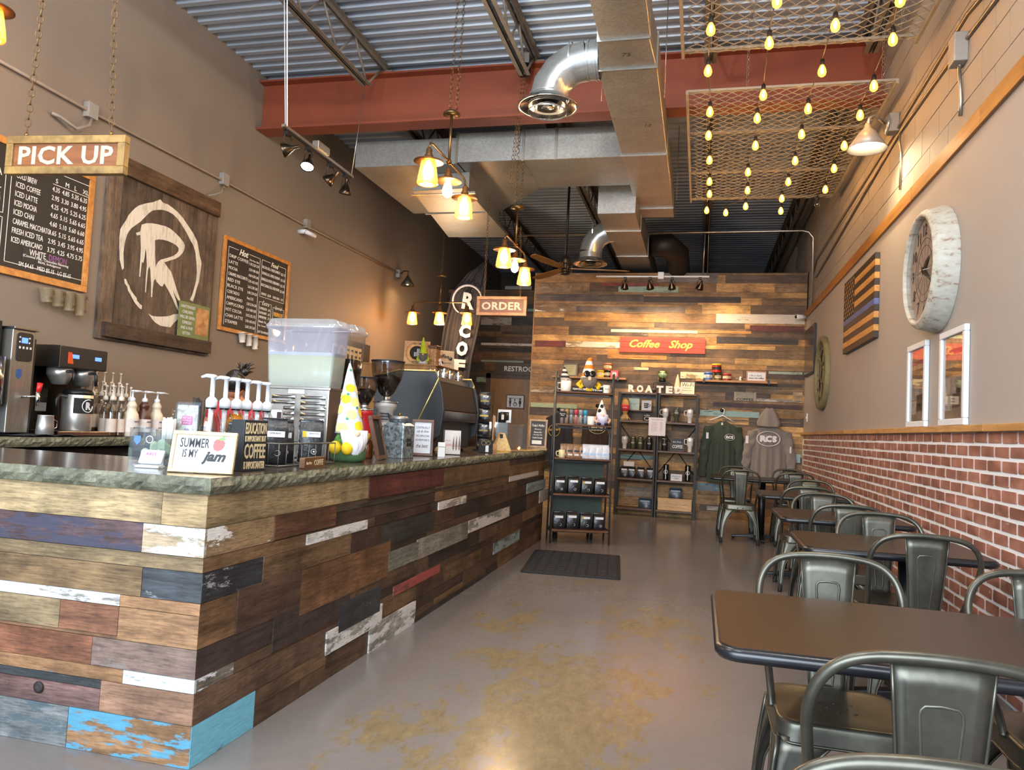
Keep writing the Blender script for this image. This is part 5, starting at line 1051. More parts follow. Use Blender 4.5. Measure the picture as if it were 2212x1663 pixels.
# twin coffee brewer
t = thing('coffee_brewer', 'black twin coffee brewer with blue displays', 'coffee machine', (-4.4, 4.5, BZ))
y0, y1 = 4.285, 4.715
MB().box(-4.70, -4.50, y0, y1, BZ + .03, 1.48).build('tower', DBRONZE, t, True, bevel=.004); MB().box(-4.70, -4.285, y0, y1, 1.475, 1.625).build('head', DARK, t, True, bevel=.008); MB().box(-4.70, -4.287, y0 - .002, y0 + .012, 1.477, 1.627).build('side_trim', BRUSH, t, True)
MB().box(-4.70, -4.24, y0 - .01, y1 + .02, BZ + .004, BZ + .034).build('drip_tray', BRUSH, t, True, bevel=.004)
for a, w_ in ((y0 + .13, .034), (y0 + .34, .03)): MB().box(-4.286, -4.283, a - w_, a + w_, 1.545, 1.572).build('display', BLUES, t, True)
MB().prism([(-.02, .04), (.012, .04), (.03, -.04), (-.018, -.04)], 0, .003, m=frm((-4.284, y0 + .085, 1.545), (0, 1, 0), (0, 0, 1))).build('red_tag', P('orange_tag', '#c2481e', .5), t, True)
for a in (y0 + .11, y0 + .31):
    f_ = MB().lathe([(.03, -.12), (.05, -.115), (.078, -.06), (.085, -.05), (.085, 0)], (-4.385, a, 1.475), 24).build('brew_funnel', SATIN, t, True)
    MB().tube([(-4.31, a - .02, 1.45), (-4.25, a - .03, 1.45), (-4.235, a - .03, 1.43), (-4.232, a - .03, 1.36)], .011, 8).build('handle', BLACK, f_, True)
MB().box(-4.4999, -4.496, y0 + .03, y0 + .13, 1.16, 1.33).build('caution_sticker', P('black_sticker', '#171615', .5), t, True); MB().box(-4.497, -4.494, y0 + .035, y0 + .125, 1.165, 1.225).build('warning_sticker', P('grey_sticker', '#8d8a86', .5), t, True)
# thermal server with the ringed R
t = thing('thermal_server', 'steel thermal coffee server with black band on the brewer', 'coffee server', (-4.33, 4.53, BZ + .034))
MB().lathe([(.095, 0), (.1, .01), (.1, .255), (.095, .262)], (-4.335, 4.52, BZ + .034), 30).build('body', SATIN, t, True); MB().lathe([(.098, .258), (.1, .275), (.085, .295), (.03, .305), (0, .305)], (-4.335, 4.52, BZ + .034), 26).build('lid', BLACK, t, True)
def band(cx, cy, r, a0, a1, z0, z1, n=14): 
    return MB().grid(lambda u, v: (cx + r * cos(R(a0 + (a1 - a0) * u)), cy + r * sin(R(a0 + (a1 - a0) * u)), z0 + (z1 - z0) * v), n, 1)
band(-4.335, 4.52, .1012, -60, 55, 1.16, 1.27).build('black_band', BLACKFAB, t, True)
MB().tube([(-4.335 + .1035 * cos(R(a)), 4.52 + .1035 * sin(R(a)), 1.215 + .045 * sin(b)) for a, b in [(-5 + 24 * cos(R(k_)), R(k_)) for k_ in range(60, 380, 20)]], .0035, 6).build('ring_mark', WHITE, t, True); text('R', WHITE, t, frm((-4.335 + .1035, 4.512, 1.215), (0, 1, 0), (0, 0, 1)), h=.055, bold=.006, world=True)
MB().tube([(-4.335, 4.42, 1.28), (-4.32, 4.34, 1.285), (-4.31, 4.31, 1.25), (-4.32, 4.33, 1.14)], .013, 8).build('handle', BLACK, t, True)
# steaming pitcher and towel
t = thing('milk_pitcher', 'small polished steel pitcher before the water dispenser', 'pitcher', (-4.24, 4.12, BZ + .012))
MB().lathe([(.05, 0), (.055, .006), (.052, .06), (.047, .125), (.049, .13), (.044, .128), (.048, .06), (.05, .01)], (-4.235, 4.16, BZ + .012), 26, cap=False).lathe([(.05, 0), (0, 0)], (-4.235, 4.16, BZ + .012), 26, cap=False).build('body', SATIN, t, True); MB().tube([(-4.235, 4.21, BZ + .12), (-4.235, 4.255, BZ + .1), (-4.235, 4.255, BZ + .06), (-4.235, 4.21, BZ + .04)], .004, 8).build('handle', CHROME, t, True)
tw = MB().grid(lambda u, v: (-4.40 + .24 * v, 3.93 + .5 * u, BZ + .006 + .008 * abs(sin(u * 9 + v * 5)) * (1 if .05 < u < .95 else .3)), 20, 8).build('bar_towel', P('black_towel', '#17171a', .9, bump=.4), solid=.004); tag(tw, 'folded black bar towel under the steel pitcher', 'towel')
# syrup bottles with pumps
GLASSB = clear('bottle_glass', (.86, .84, .80), .10, .04); LAB = P('cream_label', '#cbbcae', .6, var=.06); PUMP = P('ivory_pump', '#d6d0c4', .4)
def pump_top(mb, c, r=.011, h=.10, ax=0., L=.055, mi=0):
    x, y, z = c; mb.lathe([(r * 1.6, 0), (r * 1.7, .012), (r * 1.5, .028), (r * .7, .034), (r * .55, .04), (r * .55, h), (r * .8, h + .002), (r * .9, h + .012), (r * .3, h + .016)], c, 14, mi)
    mb.tube([(x, y, z + h + .006), (x + L * .6 * cos(ax), y + L * .6 * sin(ax), z + h + .008), (x + L * cos(ax), y + L * sin(ax), z + h + .001)], [r * .75, r * .6, r * .45], 8, mi)
def syrup(x, y, liq, label, z=BZ):
    t = thing('syrup_bottle', label, 'bottle', (x, y, z), group='glass syrup bottles with pumps')
    MB().lathe([(.036, 0), (.038, .01), (.038, .165), (.03, .2), (.015, .235), (.014, .27)], (0, 0, 0), 20).build('bottle', GLASSB, t)
    MB().lathe([(.034, .004), (.035, .012), (.035, .10)], (0, 0, 0), 18).build('syrup', P('syrup_' + liq, '#' + liq, .2), t)
    MB().lathe([(.0386, .03), (.0386, .13)], (0, 0, 0), 20, cap=False).build('paper_label', LAB, t)
    mb = MB(); pump_top(mb, (0, 0, .268), ax=random.uniform(.8, 2.2)); mb.build('pump', PUMP, t); return t
sb = syrup(-4.28, 4.78, '6b4a30', 'pump syrup bottle in the front row nearest the brewer')
slab_ = lambda r_, k_: ('first', 'second', 'third', 'fourth', 'last')[k_] + ' pump syrup bottle from the brewer in the ' + ('front', 'second', 'third', 'back')[r_] + ' row'
syr = []
for r_, (xx, n0) in enumerate(((-4.28, 2), (-4.37, 4), (-4.46, 5), (-4.55, 5))):
    for k_ in range(n0): syr.append((xx, 4.79 + k_ * .085 + (.03 if r_ % 2 else 0), r_, k_))
for i, (xx, yy, r_, k_) in enumerate(syr[1:]): dup(sb, (xx, yy, BZ + (0 if r_ < 2 else .03 if r_ == 2 else .11)), 0, slab_(r_, k_))
sb.location = (syr[0][0], syr[0][1], BZ); sb['label'] = slab_(0, 0)
st_ = thing('bottle_riser', 'dark stepped riser under the back rows of syrup bottles', 'riser', (-4.5, 5.0, BZ)); MB().box(-4.505, -4.415, 4.74, 5.3, BZ, BZ + .03).build('lower_step', DARK, st_, True); MB().box(-4.6, -4.506, 4.74, 5.3, BZ, BZ + .11).build('upper_step', DARK, st_, True)
def sauce(y, col, label, x=-4.255):
    t = thing('sauce_bottle', label, 'bottle', (x, y, BZ))
    MB().lathe([(.05, 0), (.056, .006), (.057, .14), (.05, .175), (.034, .2), (.034, .225), (.04, .235), (.03, .255), (.022, .27)], (0, 0, 0), 26).build('bottle', P('sauce_' + col, '#' + col, .35), t)
    MB().lathe([(.0578, .035), (.0578, .135)], (0, 0, 0), 26, cap=False).build('paper_label', P('pale_label', '#c9bfb8', .6), t)
    text('Essentials', INK, t, frm((.0585, -.005, .07), (0, 1, 0), (0, 0, 1)), w=.06, shear=.3); text('SAUCE', INK, t, frm((.0585, -.005, .115), (0, 1, 0), (0, 0, 1)), w=.05)
    mb = MB(); pump_top(mb, (0, 0, .268), .013, .075, 1.5, .12); mb.build('pump', WHITE, t)
sauce(4.965, 'd3c7b0', 'white sauce bottle with long pump, nearest the brewer'); sauce(5.10, '4a2a1e', 'dark chocolate sauce bottle between two white ones'); sauce(5.24, 'd3c7b0', 'white sauce bottle with long pump, farthest from the brewer')
# small coffee letter sign on the back wall of the bar
p, q = (-4.7, 9.785, 2.201), (-4.7, 10.131, 1.936)
t = thing('letter_sign', 'small dark sign with cream COFFEE letters behind the grinder', 'sign', (XL + .05, p[1], q[2]))
MB().box(XL + .001, XL + .05, p[1] - .75, q[1] + .03, min(p[2], q[2]) - .0, max(p[2], q[2]) + .1).build('board', planed('dark_sign_board', '#2c221b', '#3d3026', (2, 20, 20)), t, True, bevel=.004)
text('COFFEE', P('cream_letters', '#cdb98f', .6), t, face_left(XL + .0508, (p[1] - .36 + q[1] * 0 + .0), (p[2] + q[2]) / 2 + .05), w=.9, h=.2, bold=.004, world=True)
# ================================================================ things on the order counter
T_ = .99
def frame_sign(name, label, c, rz, w, h, lean, fm, face, fw=.014, dp=.016, cat='sign', group=None):
    """framed sign standing on c, leaning back; returns the thing and the matrix of its face centre"""
    t = thing(name, label, cat, c, rz, group); m0 = Matrix.Rotation(-lean, 4, 'X') @ Matrix.Translation((0, 0, dp * .5 * sin(abs(lean)) + .0005))
    if fm:
        for nm, b in (('frame_rail', (-w / 2, w / 2, 0, fw)), ('frame_rail', (-w / 2, w / 2, h - fw, h)), ('frame_stile', (-w / 2, -w / 2 + fw, fw, h - fw)), ('frame_stile', (w / 2 - fw, w / 2, fw, h - fw))):
            MB().box(b[0], b[1], -dp / 2, dp / 2, b[2], b[3], m=m0).build(nm, fm, t, bevel=.0015)
        MB().box(-w / 2 + fw * .6, w / 2 - fw * .6, -dp * .1, dp * .3, fw * .6, h - fw * .6, m=m0).build('panel', face, t); off = -dp * .1 - .0006
    else: MB().box(-w / 2, w / 2, -dp / 2, dp / 2, 0, h, m=m0).build('block', face, t, bevel=.0015); off = -dp / 2 - .0006
    return t, m0 @ frm((0, off, h / 2), (1, 0, 0), (0, 0, 1))
TX = lambda x, y: Matrix.Translation((x, y, 0))
SIGNW = P('sign_white', '#c6c9cf', .5, var=.02); PINE = planed('pale_pine', '#c9a86e', '#e0c48c', (14, 14, 14)); WALN = planed('walnut_frame', '#4b2f1e', '#6b452c', (14, 14, 14))
t, m = frame_sign('framed_sign', 'pine-framed SUMMER IS MY jam sign on the counter corner', (-1.785, 2.455, T_), R(15), .238, .155, R(12), PINE, SIGNW)
text('SUMMER', INK, t, m @ TX(-.035, .034), w=.108, h=.036, bold=.001); text('IS MY', INK, t, m @ TX(-.047, -.006), w=.056, h=.031, bold=.001); text('jam', INK, t, m @ TX(.042, -.021), w=.088, h=.05, shear=.35, bold=.004)
BERRY = P('strawberry_red', '#d8352e', .4, var=.25, scale=140); o = MB().prism([(-.019, .012), (-.012, .021), (0, .022), (.012, .02), (.021, .010), (.02, -.004), (.011, -.018), (-.004, -.024), (-.016, -.02), (-.022, -.006)], 0, .0012, m=m @ TX(.055, .03)).build('strawberry_print', BERRY, t)
MB().prism([(-.012, .018), (0, .024), (.012, .026), (.017, .018), (.006, .014), (0, .016)], .0011, .002, m=m @ TX(.058, .032)).build('leaf_print', P('leaf_green', '#5f9a3c', .5), o); MB().prism([(0, 0), (.003, 0), (.012, .012), (.01, .013)], .0011, .002, m=m @ TX(.062, .054)).build('stalk_print', P('leaf_green', '#5f9a3c', .5), o)
# black lettered block
t = thing('lettered_block', 'black block sign lettered EDUCATION IS IMPORTANT', 'sign', (-1.775, 2.74, T_), R(-6))
MB().box(-.032, .032, -.072, .072, 0, .205).build('block', P('black_box_sign', '#24282b', .45), t, bevel=.002)
CL = P('cream_letters', '#cdb98f', .6)
for s, z_, h_ in (('EDUCATION', .172, .046), ('IS IMPORTANT BUT', .13, .024), ('COFFEE', .08, .06), ('IS IMPORTANTER', .024, .03)): text(s, CL, t, frm((.0326, 0, z_), (0, 1, 0), (0, 0, 1)), w=.128, h=h_, bold=.002)
# wire basket of coffee bags
WIRE = P('grey_wire', '#77766f', .4, .8)
t = thing('wire_basket', 'grey wire basket holding black coffee bags', 'basket', (-1.89, 3.26, T_))
b = MB(); x0, x1, y0, y1 = -.105, .1, -.265, .265
for z_ in (.006, .104): b.tube([(x0, y0, z_), (x1, y0, z_), (x1, y1, z_), (x0, y1, z_)], .0035, 6, closed=True)
b.build('rim', WIRE, t)
b = MB()
for i in range(9):
    y = y0 + (y1 - y0) * i / 8; b.tube([(x1, y, .104), (x1, y, .006), (x0, y, .006), (x0, y, .104)], .0025, 5)
for i in range(1, 4): x = x0 + (x1 - x0) * i / 4; b.tube([(x, y0, .104), (x, y0, .006), (x, y1, .006), (x, y1, .104)], .0025, 5)
tag(b.build('wires', WIRE, t), kind='stuff')
BAGM = NT('black_foil_bag'); BAGM.set(Base_Color=lin('#15161a'), Roughness=.32, Specular_IOR_Level=.6); BAGM.bump(BAGM.noise(BAGM.pos((1, 1, 1)), 26, 4), .5, .01); BAGM = BAGM.m
SILV = NT('silver_foil'); SILV.set(Base_Color=lin('#b9bcc2'), Metallic=1., Roughness=.22); SILV.bump(SILV.noise(SILV.pos((1, 1, 1)), 60, 4), .9, .01); SILV = SILV.m
def make_bag(label, w=.135, d=.085, h=.25, lab='#dfe0e2', stripe=None, mark=True, cat='coffee bag', grp=None, body=None, labz=.66):
    """gusseted bag with a pinched, folded top; front faces -Y"""
    t = thing('coffee_bag', label, cat, (0, 0, 0), 0, grp)
    prof = [(0, 1., 1.), (.02, 1.03, 1.05), (.4, 1., 1.04), (.72, .99, .9), (.86, .98, .62), (.93, .97, .3), (.97, .96, .2), (1., .95, .22)]
    vs = []; fs = []; rr = random.Random(hash(label) % 999)
    for z, sx, sy in prof:
        for a, b_ in ((-1, -1), (0, -1.06), (1, -1), (1.0 - .1 * (z > .3), 0), (1, 1), (0, 1.06), (-1, 1), (-1.0 + .1 * (z > .3), 0)): vs.append((a * w / 2 * sx + rr.uniform(-.001, .001), b_ * d / 2 * sy + rr.uniform(-.001, .001), z * h))
    for i in range(len(prof) - 1): fs += [(i * 8 + j, i * 8 + (j + 1) % 8, (i + 1) * 8 + (j + 1) % 8, (i + 1) * 8 + j) for j in range(8)]
    fs += [tuple(range(8))[::-1], tuple((len(prof) - 1) * 8 + j for j in range(8))]
    MB().add(vs, fs, 0, True).build('bag_body', body or BAGM, t, bevel=.004)
    MB().box(-w * .47, w * .47, -.012, .012, h * .985, h * 1.02).build('folded_top', body or BAGM, t, bevel=.003)
    k = MB().box(-w * .36, w * .36, -d / 2 * 1.02 - .003, -d / 2 * .93, h * (labz - .06), h * (labz + .07)).build('label_card', P('label_' + lab.strip('#'), lab, .5, var=.02), t)
    if stripe: MB().box(-w * .37, -w * .2, -d / 2 * 1.02 - .0036, -d / 2 * .94, h * (labz - .065), h * (labz + .075)).build('colour_stripe', P('stripe_' + stripe.strip('#'), stripe, .5), k)
    if mark: MB().torus((0, 0, 0), .015, .0022, 16, 5, m=frm((w * .12, -d / 2 * 1.065, h * .25), (1, 0, 0), (0, 0, 1))).sphere((0, 0, 0), .008, 8, m=frm((w * .12, -d / 2 * 1.06, h * .25), (1, 0, 0), (0, 0, 1)), sc=(1, 1, .2)).build('round_mark', WHITE, t)
    return t
def place(t, loc, rz=0.): t.location = loc; t.rotation_euler = (0, 0, rz); return t
for i, (x, y, rz, sp, lb_) in enumerate(((-1.87, 3.08, 38, None, 'black coffee bag at near end of the wire basket'), (-1.91, 3.22, 38, None, 'black coffee bag in the middle of the wire basket'), (-1.865, 3.41, 32, '#e0c02c', 'black coffee bag with yellow stripe and silver side in wire basket'))):
    b = make_bag(lb_, .14 if i != 1 else .12, .085, .255 - .012 * (i == 1), stripe=sp, grp='coffee bags in the wire basket'); place(b, (x, y, T_ + .009), R(rz)); b.scale = (.84, .84, .80)
    text('COFFEE BEANS' if i < 2 else 'SEASONAL', INK, b, frm((0 if i < 2 else .015, -.0468, .175), (1, 0, 0), (0, 0, 1)), w=.06, h=.009)
    if i == 2: MB().box(-.0725, -.069, -.036, .036, .01, .19).build('foil_side', SILV, b)
b = make_bag('black coffee bag with orange label behind the lettered block', .12, .08, .19, stripe='#c8552a', grp=None); place(b, (-1.875, 2.84, T_), R(20)); MB().box(-.064, -.061, -.034, .034, .01, .15).build('foil_side', SILV, b)
# small COFFEE wood block
t = thing('wood_block_sign', 'small brown wood block lettered COFFEE by the wire basket', 'sign', (-1.70, 3.14, T_), R(6))
MB().prism(rrect(-.12, .12, 0, .048, .006, 3), -.012, .012, m=frm((0, 0, 0), (0, 1, 0), (0, 0, 1))).build('block', planed('block_brown', '#5d3f26', '#7d5836', (14, 2, 14)), t)
text('but first', CL, t, frm((.0128, -.07, .024), (0, 1, 0), (0, 0, 1)), w=.06, shear=.3); text('COFFEE', CL, t, frm((.0128, .04, .024), (0, 1, 0), (0, 0, 1)), w=.105, h=.026)
# ---- gnomes
def fur(name, col):
    if name in MATS: return MATS[name]
    t = NT(name); c = lin(col); n = t.noise(t.pos((60, 60, 5)), 1, 4); t.set(Base_Color=t.ramp(n, [(.3, tuple(x * .7 for x in c)), (.6, c)]), Roughness=.9); t.bump(n, 1., .01); MATS[name] = t.m; return t.m
def gnome(label, c, rz, H, hat, body, beard, nose='#d9b08c', lean=0., hatfrac=.62, bw=.2, curl=0., feet=None, arms=None, name='gnome_figure'):
    """stuffed gnome: sack body, beard, nose and a tall hat; faces -Y"""
    t = thing(name, label, 'figurine', c, rz); hb = H * (1 - hatfrac); r = bw / 2
    MB().lathe([(r * .8, 0), (r * 1.02, hb * .12), (r * 1.0, hb * .45), (r * .72, hb * .85), (r * .5, hb * 1.02)], n=20).build('body', body, t)
    z0 = hb * .92; hh = H - z0; k = 12; pts = []; rad = []
    for i in range(k + 1):
        v = i / k; pts.append((lean * hh * v + curl * hh * max(0, v - .7) ** 1.6 * 3, 0, z0 + hh * v * (1 if v < .85 or not curl else 1) - (curl != 0) * hh * max(0, v - .8) * .75)); rad.append(max(.004, r * .80 * (1 - v) ** .8 + .003))
    h_ = MB().tube(pts, rad, 18).build('hat', hat, t)
    n = 16; vs = []
    mb = MB(); mb.grid(lambda u, v: ((u - .5) * r * 1.7 * (1 - v ** 2.2 * .72), -r * (.86 + .3 * sin(pi * min(1, v * 1.1))) * (1 - .35 * (2 * u - 1) ** 2) - .004, z0 + hb * .08 - hb * .86 * v - .012 * abs(sin(u * 22)) * v), n, 10)
    mb.build('beard', beard, t, solid=.006)
    MB().sphere((0, -r * 1.03, z0 - hb * .02), r * .2, 12).build('nose', P('nose_' + nose.strip('#'), nose, .6), t)
    if feet:
        for s in (-1, 1): MB().sphere((s * r * .5, -r * .9, r * .22), r * .3, 10, sc=(1, 1.2, .72)).build('foot', feet, t)
    if arms:
        for s in (-1, 1): MB().tube([(s * r * .7, -r * .2, hb * .8), (s * r * 1.15, -r * .5, hb * .5), (s * r * .95, -r * .9, hb * .32)], [r * .2, r * .22, r * .2], 10).sphere((s * r * .9, -r * .98, hb * .3), r * .2, 8, mi=1).build('arm', arms, t)
    return t, h_, (pts, rad)
def spots(name, ground, spot_c, scale=18, thr=.33, soft=.02):
    if name in MATS: return MATS[name]
    t = NT(name); v = t.new('ShaderNodeTexVoronoi'); v.inputs['Scale'].default_value = scale; t.l(t.pos((1, 1, 1), obj=True, rand=False), v.inputs['Vector'])
    t.set(Base_Color=t.mix(t.ramp(v.outputs['Distance'], [(thr, 1.), (thr + soft, 0.)]), lin(ground), lin(spot_c)), Roughness=.85); MATS[name] = t.m; return t.m
def bands(name, a, b_, per=.08, axis=2, duty=.5):
    if name in MATS: return MATS[name]
    t = NT(name); s = t.new('ShaderNodeSeparateXYZ'); t.l(t.pos((1, 1, 1), obj=True, rand=False), s.inputs[0])
    d = t.new('ShaderNodeMath', operation='DIVIDE'); d.inputs[1].default_value = per; t.l(s.outputs[axis], d.inputs[0]); f = t.new('ShaderNodeMath', operation='FRACT'); t.l(d.outputs[0], f.inputs[0]); g_ = t.new('ShaderNodeMath', operation='GREATER_THAN'); g_.inputs[1].default_value = duty; t.l(f.outputs[0], g_.inputs[0])
    t.set(Base_Color=t.mix(g_.outputs[0], lin(a), lin(b_)), Roughness=.85); MATS[name] = t.m; return t.m
LEMONHAT = P('white_hat_cloth', '#c4c8d0', .8, var=.04); LEM = P('lemon_yellow', '#e3bb16', .7); LEMP = P('lemon_slice', '#f0dc7a', .7); LEAFG = P('leaf_print', '#2f7d6a', .6); GREENF = P('green_felt', '#41613a', .9, bump=.4)
t, h_, (pts, rad) = gnome('lemon gnome with tall white lemon-print hat and white beard', (-1.83, 3.76, T_), R(50), .53, LEMONHAT, GREENF, fur('white_fur', '#e9e8ec'), '#dbbf9a', lean=-.06, hatfrac=.68, bw=.185)
def on_hat(v, ang, lift=.0015):
    i = min(len(pts) - 2, int(v * (len(pts) - 1))); f_ = v * (len(pts) - 1) - i; p_ = Vector(pts[i]).lerp(Vector(pts[i + 1]), f_); r_ = rad[i] + (rad[i + 1] - rad[i]) * f_ + lift
    return p_, r_
def hat_print(v, ang, su, sv, m_, par):
    """cloth print: a small patch that follows the hat"""
    mb = MB(); n = 12; vs = [None]
    def pt(a, b_, lift): 
        p_, r_ = on_hat(min(.98, max(.01, v + b_ * sv)), 0, lift); q = ang + a * su / max(.02, r_); return (p_.x + r_ * cos(q), p_.y + r_ * sin(q), p_.z)
    vs = [pt(0, 0, .0026)] + [pt(cos(2 * pi * i / n), sin(2 * pi * i / n), .0022) for i in range(n)] + [pt(.5 * cos(2 * pi * i / n), .5 * sin(2 * pi * i / n), .0026) for i in range(n)]
    fs = [(0, 1 + n + i, 1 + n + (i + 1) % n) for i in range(n)] + [(1 + n + i, 1 + i, 1 + (i + 1) % n, 1 + n + (i + 1) % n) for i in range(n)]
    mb.add(vs, fs, 0, True); return mb.build('lemon_print', m_, par)
for v, a, su, sv in ((.06, -150, .04, .085), (.10, -70, .03, .07), (.10, 20, .035, .08), (.26, -105, .03, .07), (.33, -180, .03, .07), (.30, -35, .034, .08), (.44, -78, .03, .07), (.48, -140, .03, .065), (.64, -110, .028, .06), (.62, -30, .026, .06), (.12, -225, .034, .08), (.52, -210, .03, .06)):
    k = hat_print(v, R(a), su, sv, LEM if int(a) % 3 else LEMP, h_)
for v, a in ((.20, -125), (.36, -70), (.55, -125), (.40, -20), (.9, -100), (.22, -30)): hat_print(v, R(a), .008, .02, LEAFG, h_)
for q, s in (((-.045, -.085, .075), .034), ((.0, -.1, .055), .0)):
    if s: MB().sphere(q, s, 14, sc=(1, .8, 1.05)).build('lemon', LEM, t)
o = MB().sphere((-.088, -.03, .075), .036, 14).build('lemon', LEM, t)
MB().prism([(0, 0), (.02, .012), (.045, .008), (.022, -.006)], 0, .003, m=frm((-.1, -.062, .112), (1, 0, 0), (0, -.3, 1))).prism([(0, 0), (-.004, .02), (.01, .034), (.012, .014)], 0, .003, m=frm((-.1, -.062, .112), (1, 0, 0), (0, -.3, 1))).build('lemon_leaf', P('leaf_green', '#5f9a3c', .5), t)
# ---- lemonade and tea dispenser
t = thing('drink_dispenser', 'steel drink dispenser with clear bowls of lemonade and dark tea', 'drink dispenser', (-2.15, 3.95, T_), 0)
x0, x1, y0, y1 = -.195, .175, -.17, .20; zb = .385
MB().box(x0, x1, y0, y1, .0, zb).build('cabinet', P('brushed_dispenser', '#b7b4ae', .24, 1., .06, stretch=(1, 1, 10)), t, bevel=.006)
MB().box(x0 - .008, x1 + .008, y0 - .006, y1 + .006, zb - .006, zb + .01).build('top_rim', BRUSH, t, bevel=.003)
for c_ in range(2):
    for r_ in range(11):
        xa = x0 + .02 + c_ * .18 + (.075 if c_ == 0 and 2 <= r_ <= 8 else 0); xb = x0 + .165 + c_ * .185; zz = zb - .05 - r_ * .031
        MB().grid(lambda u, v, xa=xa, xb=xb, zz=zz: (xa + (xb - xa) * u, y0 - .001 - .010 * sin(pi * v) * min(1, 6 * u, 6 * (1 - u)), zz - .010 + .02 * v), 8, 4).build('louvre', CHROME, t)
MB().box(x0 + .02, x0 + .09, y0 - .003, y0 - .0005, zb - .26, zb - .125).build('rating_plate', PAPER, t)
for z_ in (.155, .215): MB().box(x0 + .062, x0 + .088, y0 - .0045, y0 - .003, zb - z_ - .018, zb - z_ + .018).build('switch_plate', P('dark_red_plate', '#32141a', .5), t)
MB().box(x0 + .12, x0 + .22, y0 - .002, y0 - .0004, zb - .03, zb - .004).build('rating_plate', PAPER, t)
for s in (x0 + .02, x1 - .02): MB().cyl((s, y0 - .006, zb - .1), (s, y0, zb - .1), .006, n=10).build('screw', CHROME, t)
BOWL = clear('dispenser_bowl', (.80, .80, .88), .10, .10, .22); BOWLC = clear('tea_bowl', (.93, .93, .93), .12, .05); LIDM = clear('dispenser_lid', (.92, .92, .93), .14, .06, .15)
def dtank(nm, ya, yb_, xa, xb, liq, lev, bm, foam):
    def lay(z, e): return rrect(xa - e, xb + e, ya - e, yb_ + e, .03 + e, 4)
    zs = [(zb + .01, -.02), (zb + .05, -.012), (zb + .33, .006), (zb + .335, .014), (zb + .348, .016)]; vs = []; fs = []; k = len(lay(0, 0))
    for z, e in zs: vs += [(x, y, z) for x, y in lay(z, e)]
    for i in range(len(zs) - 1): fs += [(i * k + j, i * k + (j + 1) % k, (i + 1) * k + (j + 1) % k, (i + 1) * k + j) for j in range(k)]
    b = MB().add(vs, fs, 0, True).build('bowl', bm, t)
    if liq:
        zs = [(zb + .012, -.026), (zb + .05, -.018), (zb + lev, -.004)]; vs = []; fs = []
        for z, e in zs: vs += [(x, y, z) for x, y in lay(z, e)]
        for i in range(2): fs += [(i * k + j, i * k + (j + 1) % k, (i + 1) * k + (j + 1) % k, (i + 1) * k + j) for j in range(k)]
        fs += [tuple(range(k))[::-1], tuple(2 * k + j for j in range(k))]; MB().add(vs, fs, 0, True).build('drink', liq, b)
        if foam: MB().prism(lay(0, -.0035), zb + lev, zb + lev + .018).build('foam', foam, b)
    zs = [(zb + .342, .018), (zb + .356, .018), (zb + .362, .008), (zb + .388, -.006), (zb + .392, -.02)]; vs = []; fs = []
    for z, e in zs: vs += [(x, y, z) for x, y in lay(z, e)]
    for i in range(len(zs) - 1): fs += [(i * k + j, i * k + (j + 1) % k, (i + 1) * k + (j + 1) % k, (i + 1) * k + j) for j in range(k)]
    fs.append(tuple((len(zs) - 1) * k + j for j in range(k))); MB().add(vs, fs, 0, True).build('lid', LIDM, t)
dtank('lemonade', -.17, .01, -.235, .185, P('lemonade', '#b3c08c', .25, var=.03), .185, BOWL, P('lemonade_foam', '#bcc6c4', .7))
dtank('tea', .035, .205, -.2, .2, P('dark_tea', '#160b07', .12), .19, BOWLC, None)
# ---- pump jugs
JUG = clear('pump_jug_glass', (.96, .95, .94), .05, .04)
def jug(c, liq, lev, label):
    t = thing('pump_jug', label, 'bottle', c, group='clear pump jugs on the counter')
    prof = [(.046, 0), (.052, .008), (.052, .165), (.047, .19), (.03, .225), (.022, .245), (.022, .262)]
    MB().lathe([(.04, .004)] + prof, n=22, cap=False).build('jug_body', JUG, t)
    if liq:
        k = [(r - .003, z) for r, z in prof if z <= lev] ; MB().lathe([(.04, .006)] + [(r, max(z, .007)) for r, z in k] + [(.047 if lev < .14 else .03, lev)], n=20).build('syrup', P('jug_' + liq, '#' + liq, .2), t)
    mb = MB().lathe([(.025, .25), (.026, .262), (.026, .285), (.02, .292), (.014, .298), (.0105, .30), (.0105, .385), (.016, .388), (.018, .397), (.01, .402)], n=16).tube([(0, 0, .393), (-.03, -.008, .396), (-.052, -.014, .388)], [.011, .009, .006], 8); mb.build('pump', WHITE, t)
    MB().cyl((0, 0, .25), (0, 0, .09), .012, .009, n=10).cyl((0, 0, .09), (0, 0, .02), .005, n=8).build('dip_tube', WHITE, t); MB().cyl((0, 0, .243), (0, 0, .252), .0225, n=14).build('seal_ring', BLACK, t)
    MB().grid(lambda u, v: (.0505 * cos(R(-150 + 120 * u)), .0505 * sin(R(-150 + 120 * u)), .035 + .06 * v), 8, 1).build('paper_label', P('jug_label', '#a9a49c', .6), t)
    return t
for i, (p, liq, lev) in enumerate((((-2.19, 3.058, 1.261), '6d4620', .03), ((-2.2, 3.174, 1.266), 'b8863a', .05), ((-2.21, 3.282, 1.27), 'd98a12', .226), ((-2.22, 3.383, 1.274), None, 0), ((-2.235, 3.505, 1.279), None, 0), ((-2.25, 3.616, 1.283), None, 0))):
    jug((p[0], p[1], T_), liq, lev, ['pump jug nearest the camera with a little brown syrup', 'second pump jug with pale amber syrup', 'third pump jug filled with bright orange syrup', 'fourth pump jug, empty, just past the orange one', 'fifth pump jug, empty, in the row on counter', 'last pump jug beside the steel drink dispenser'][i])
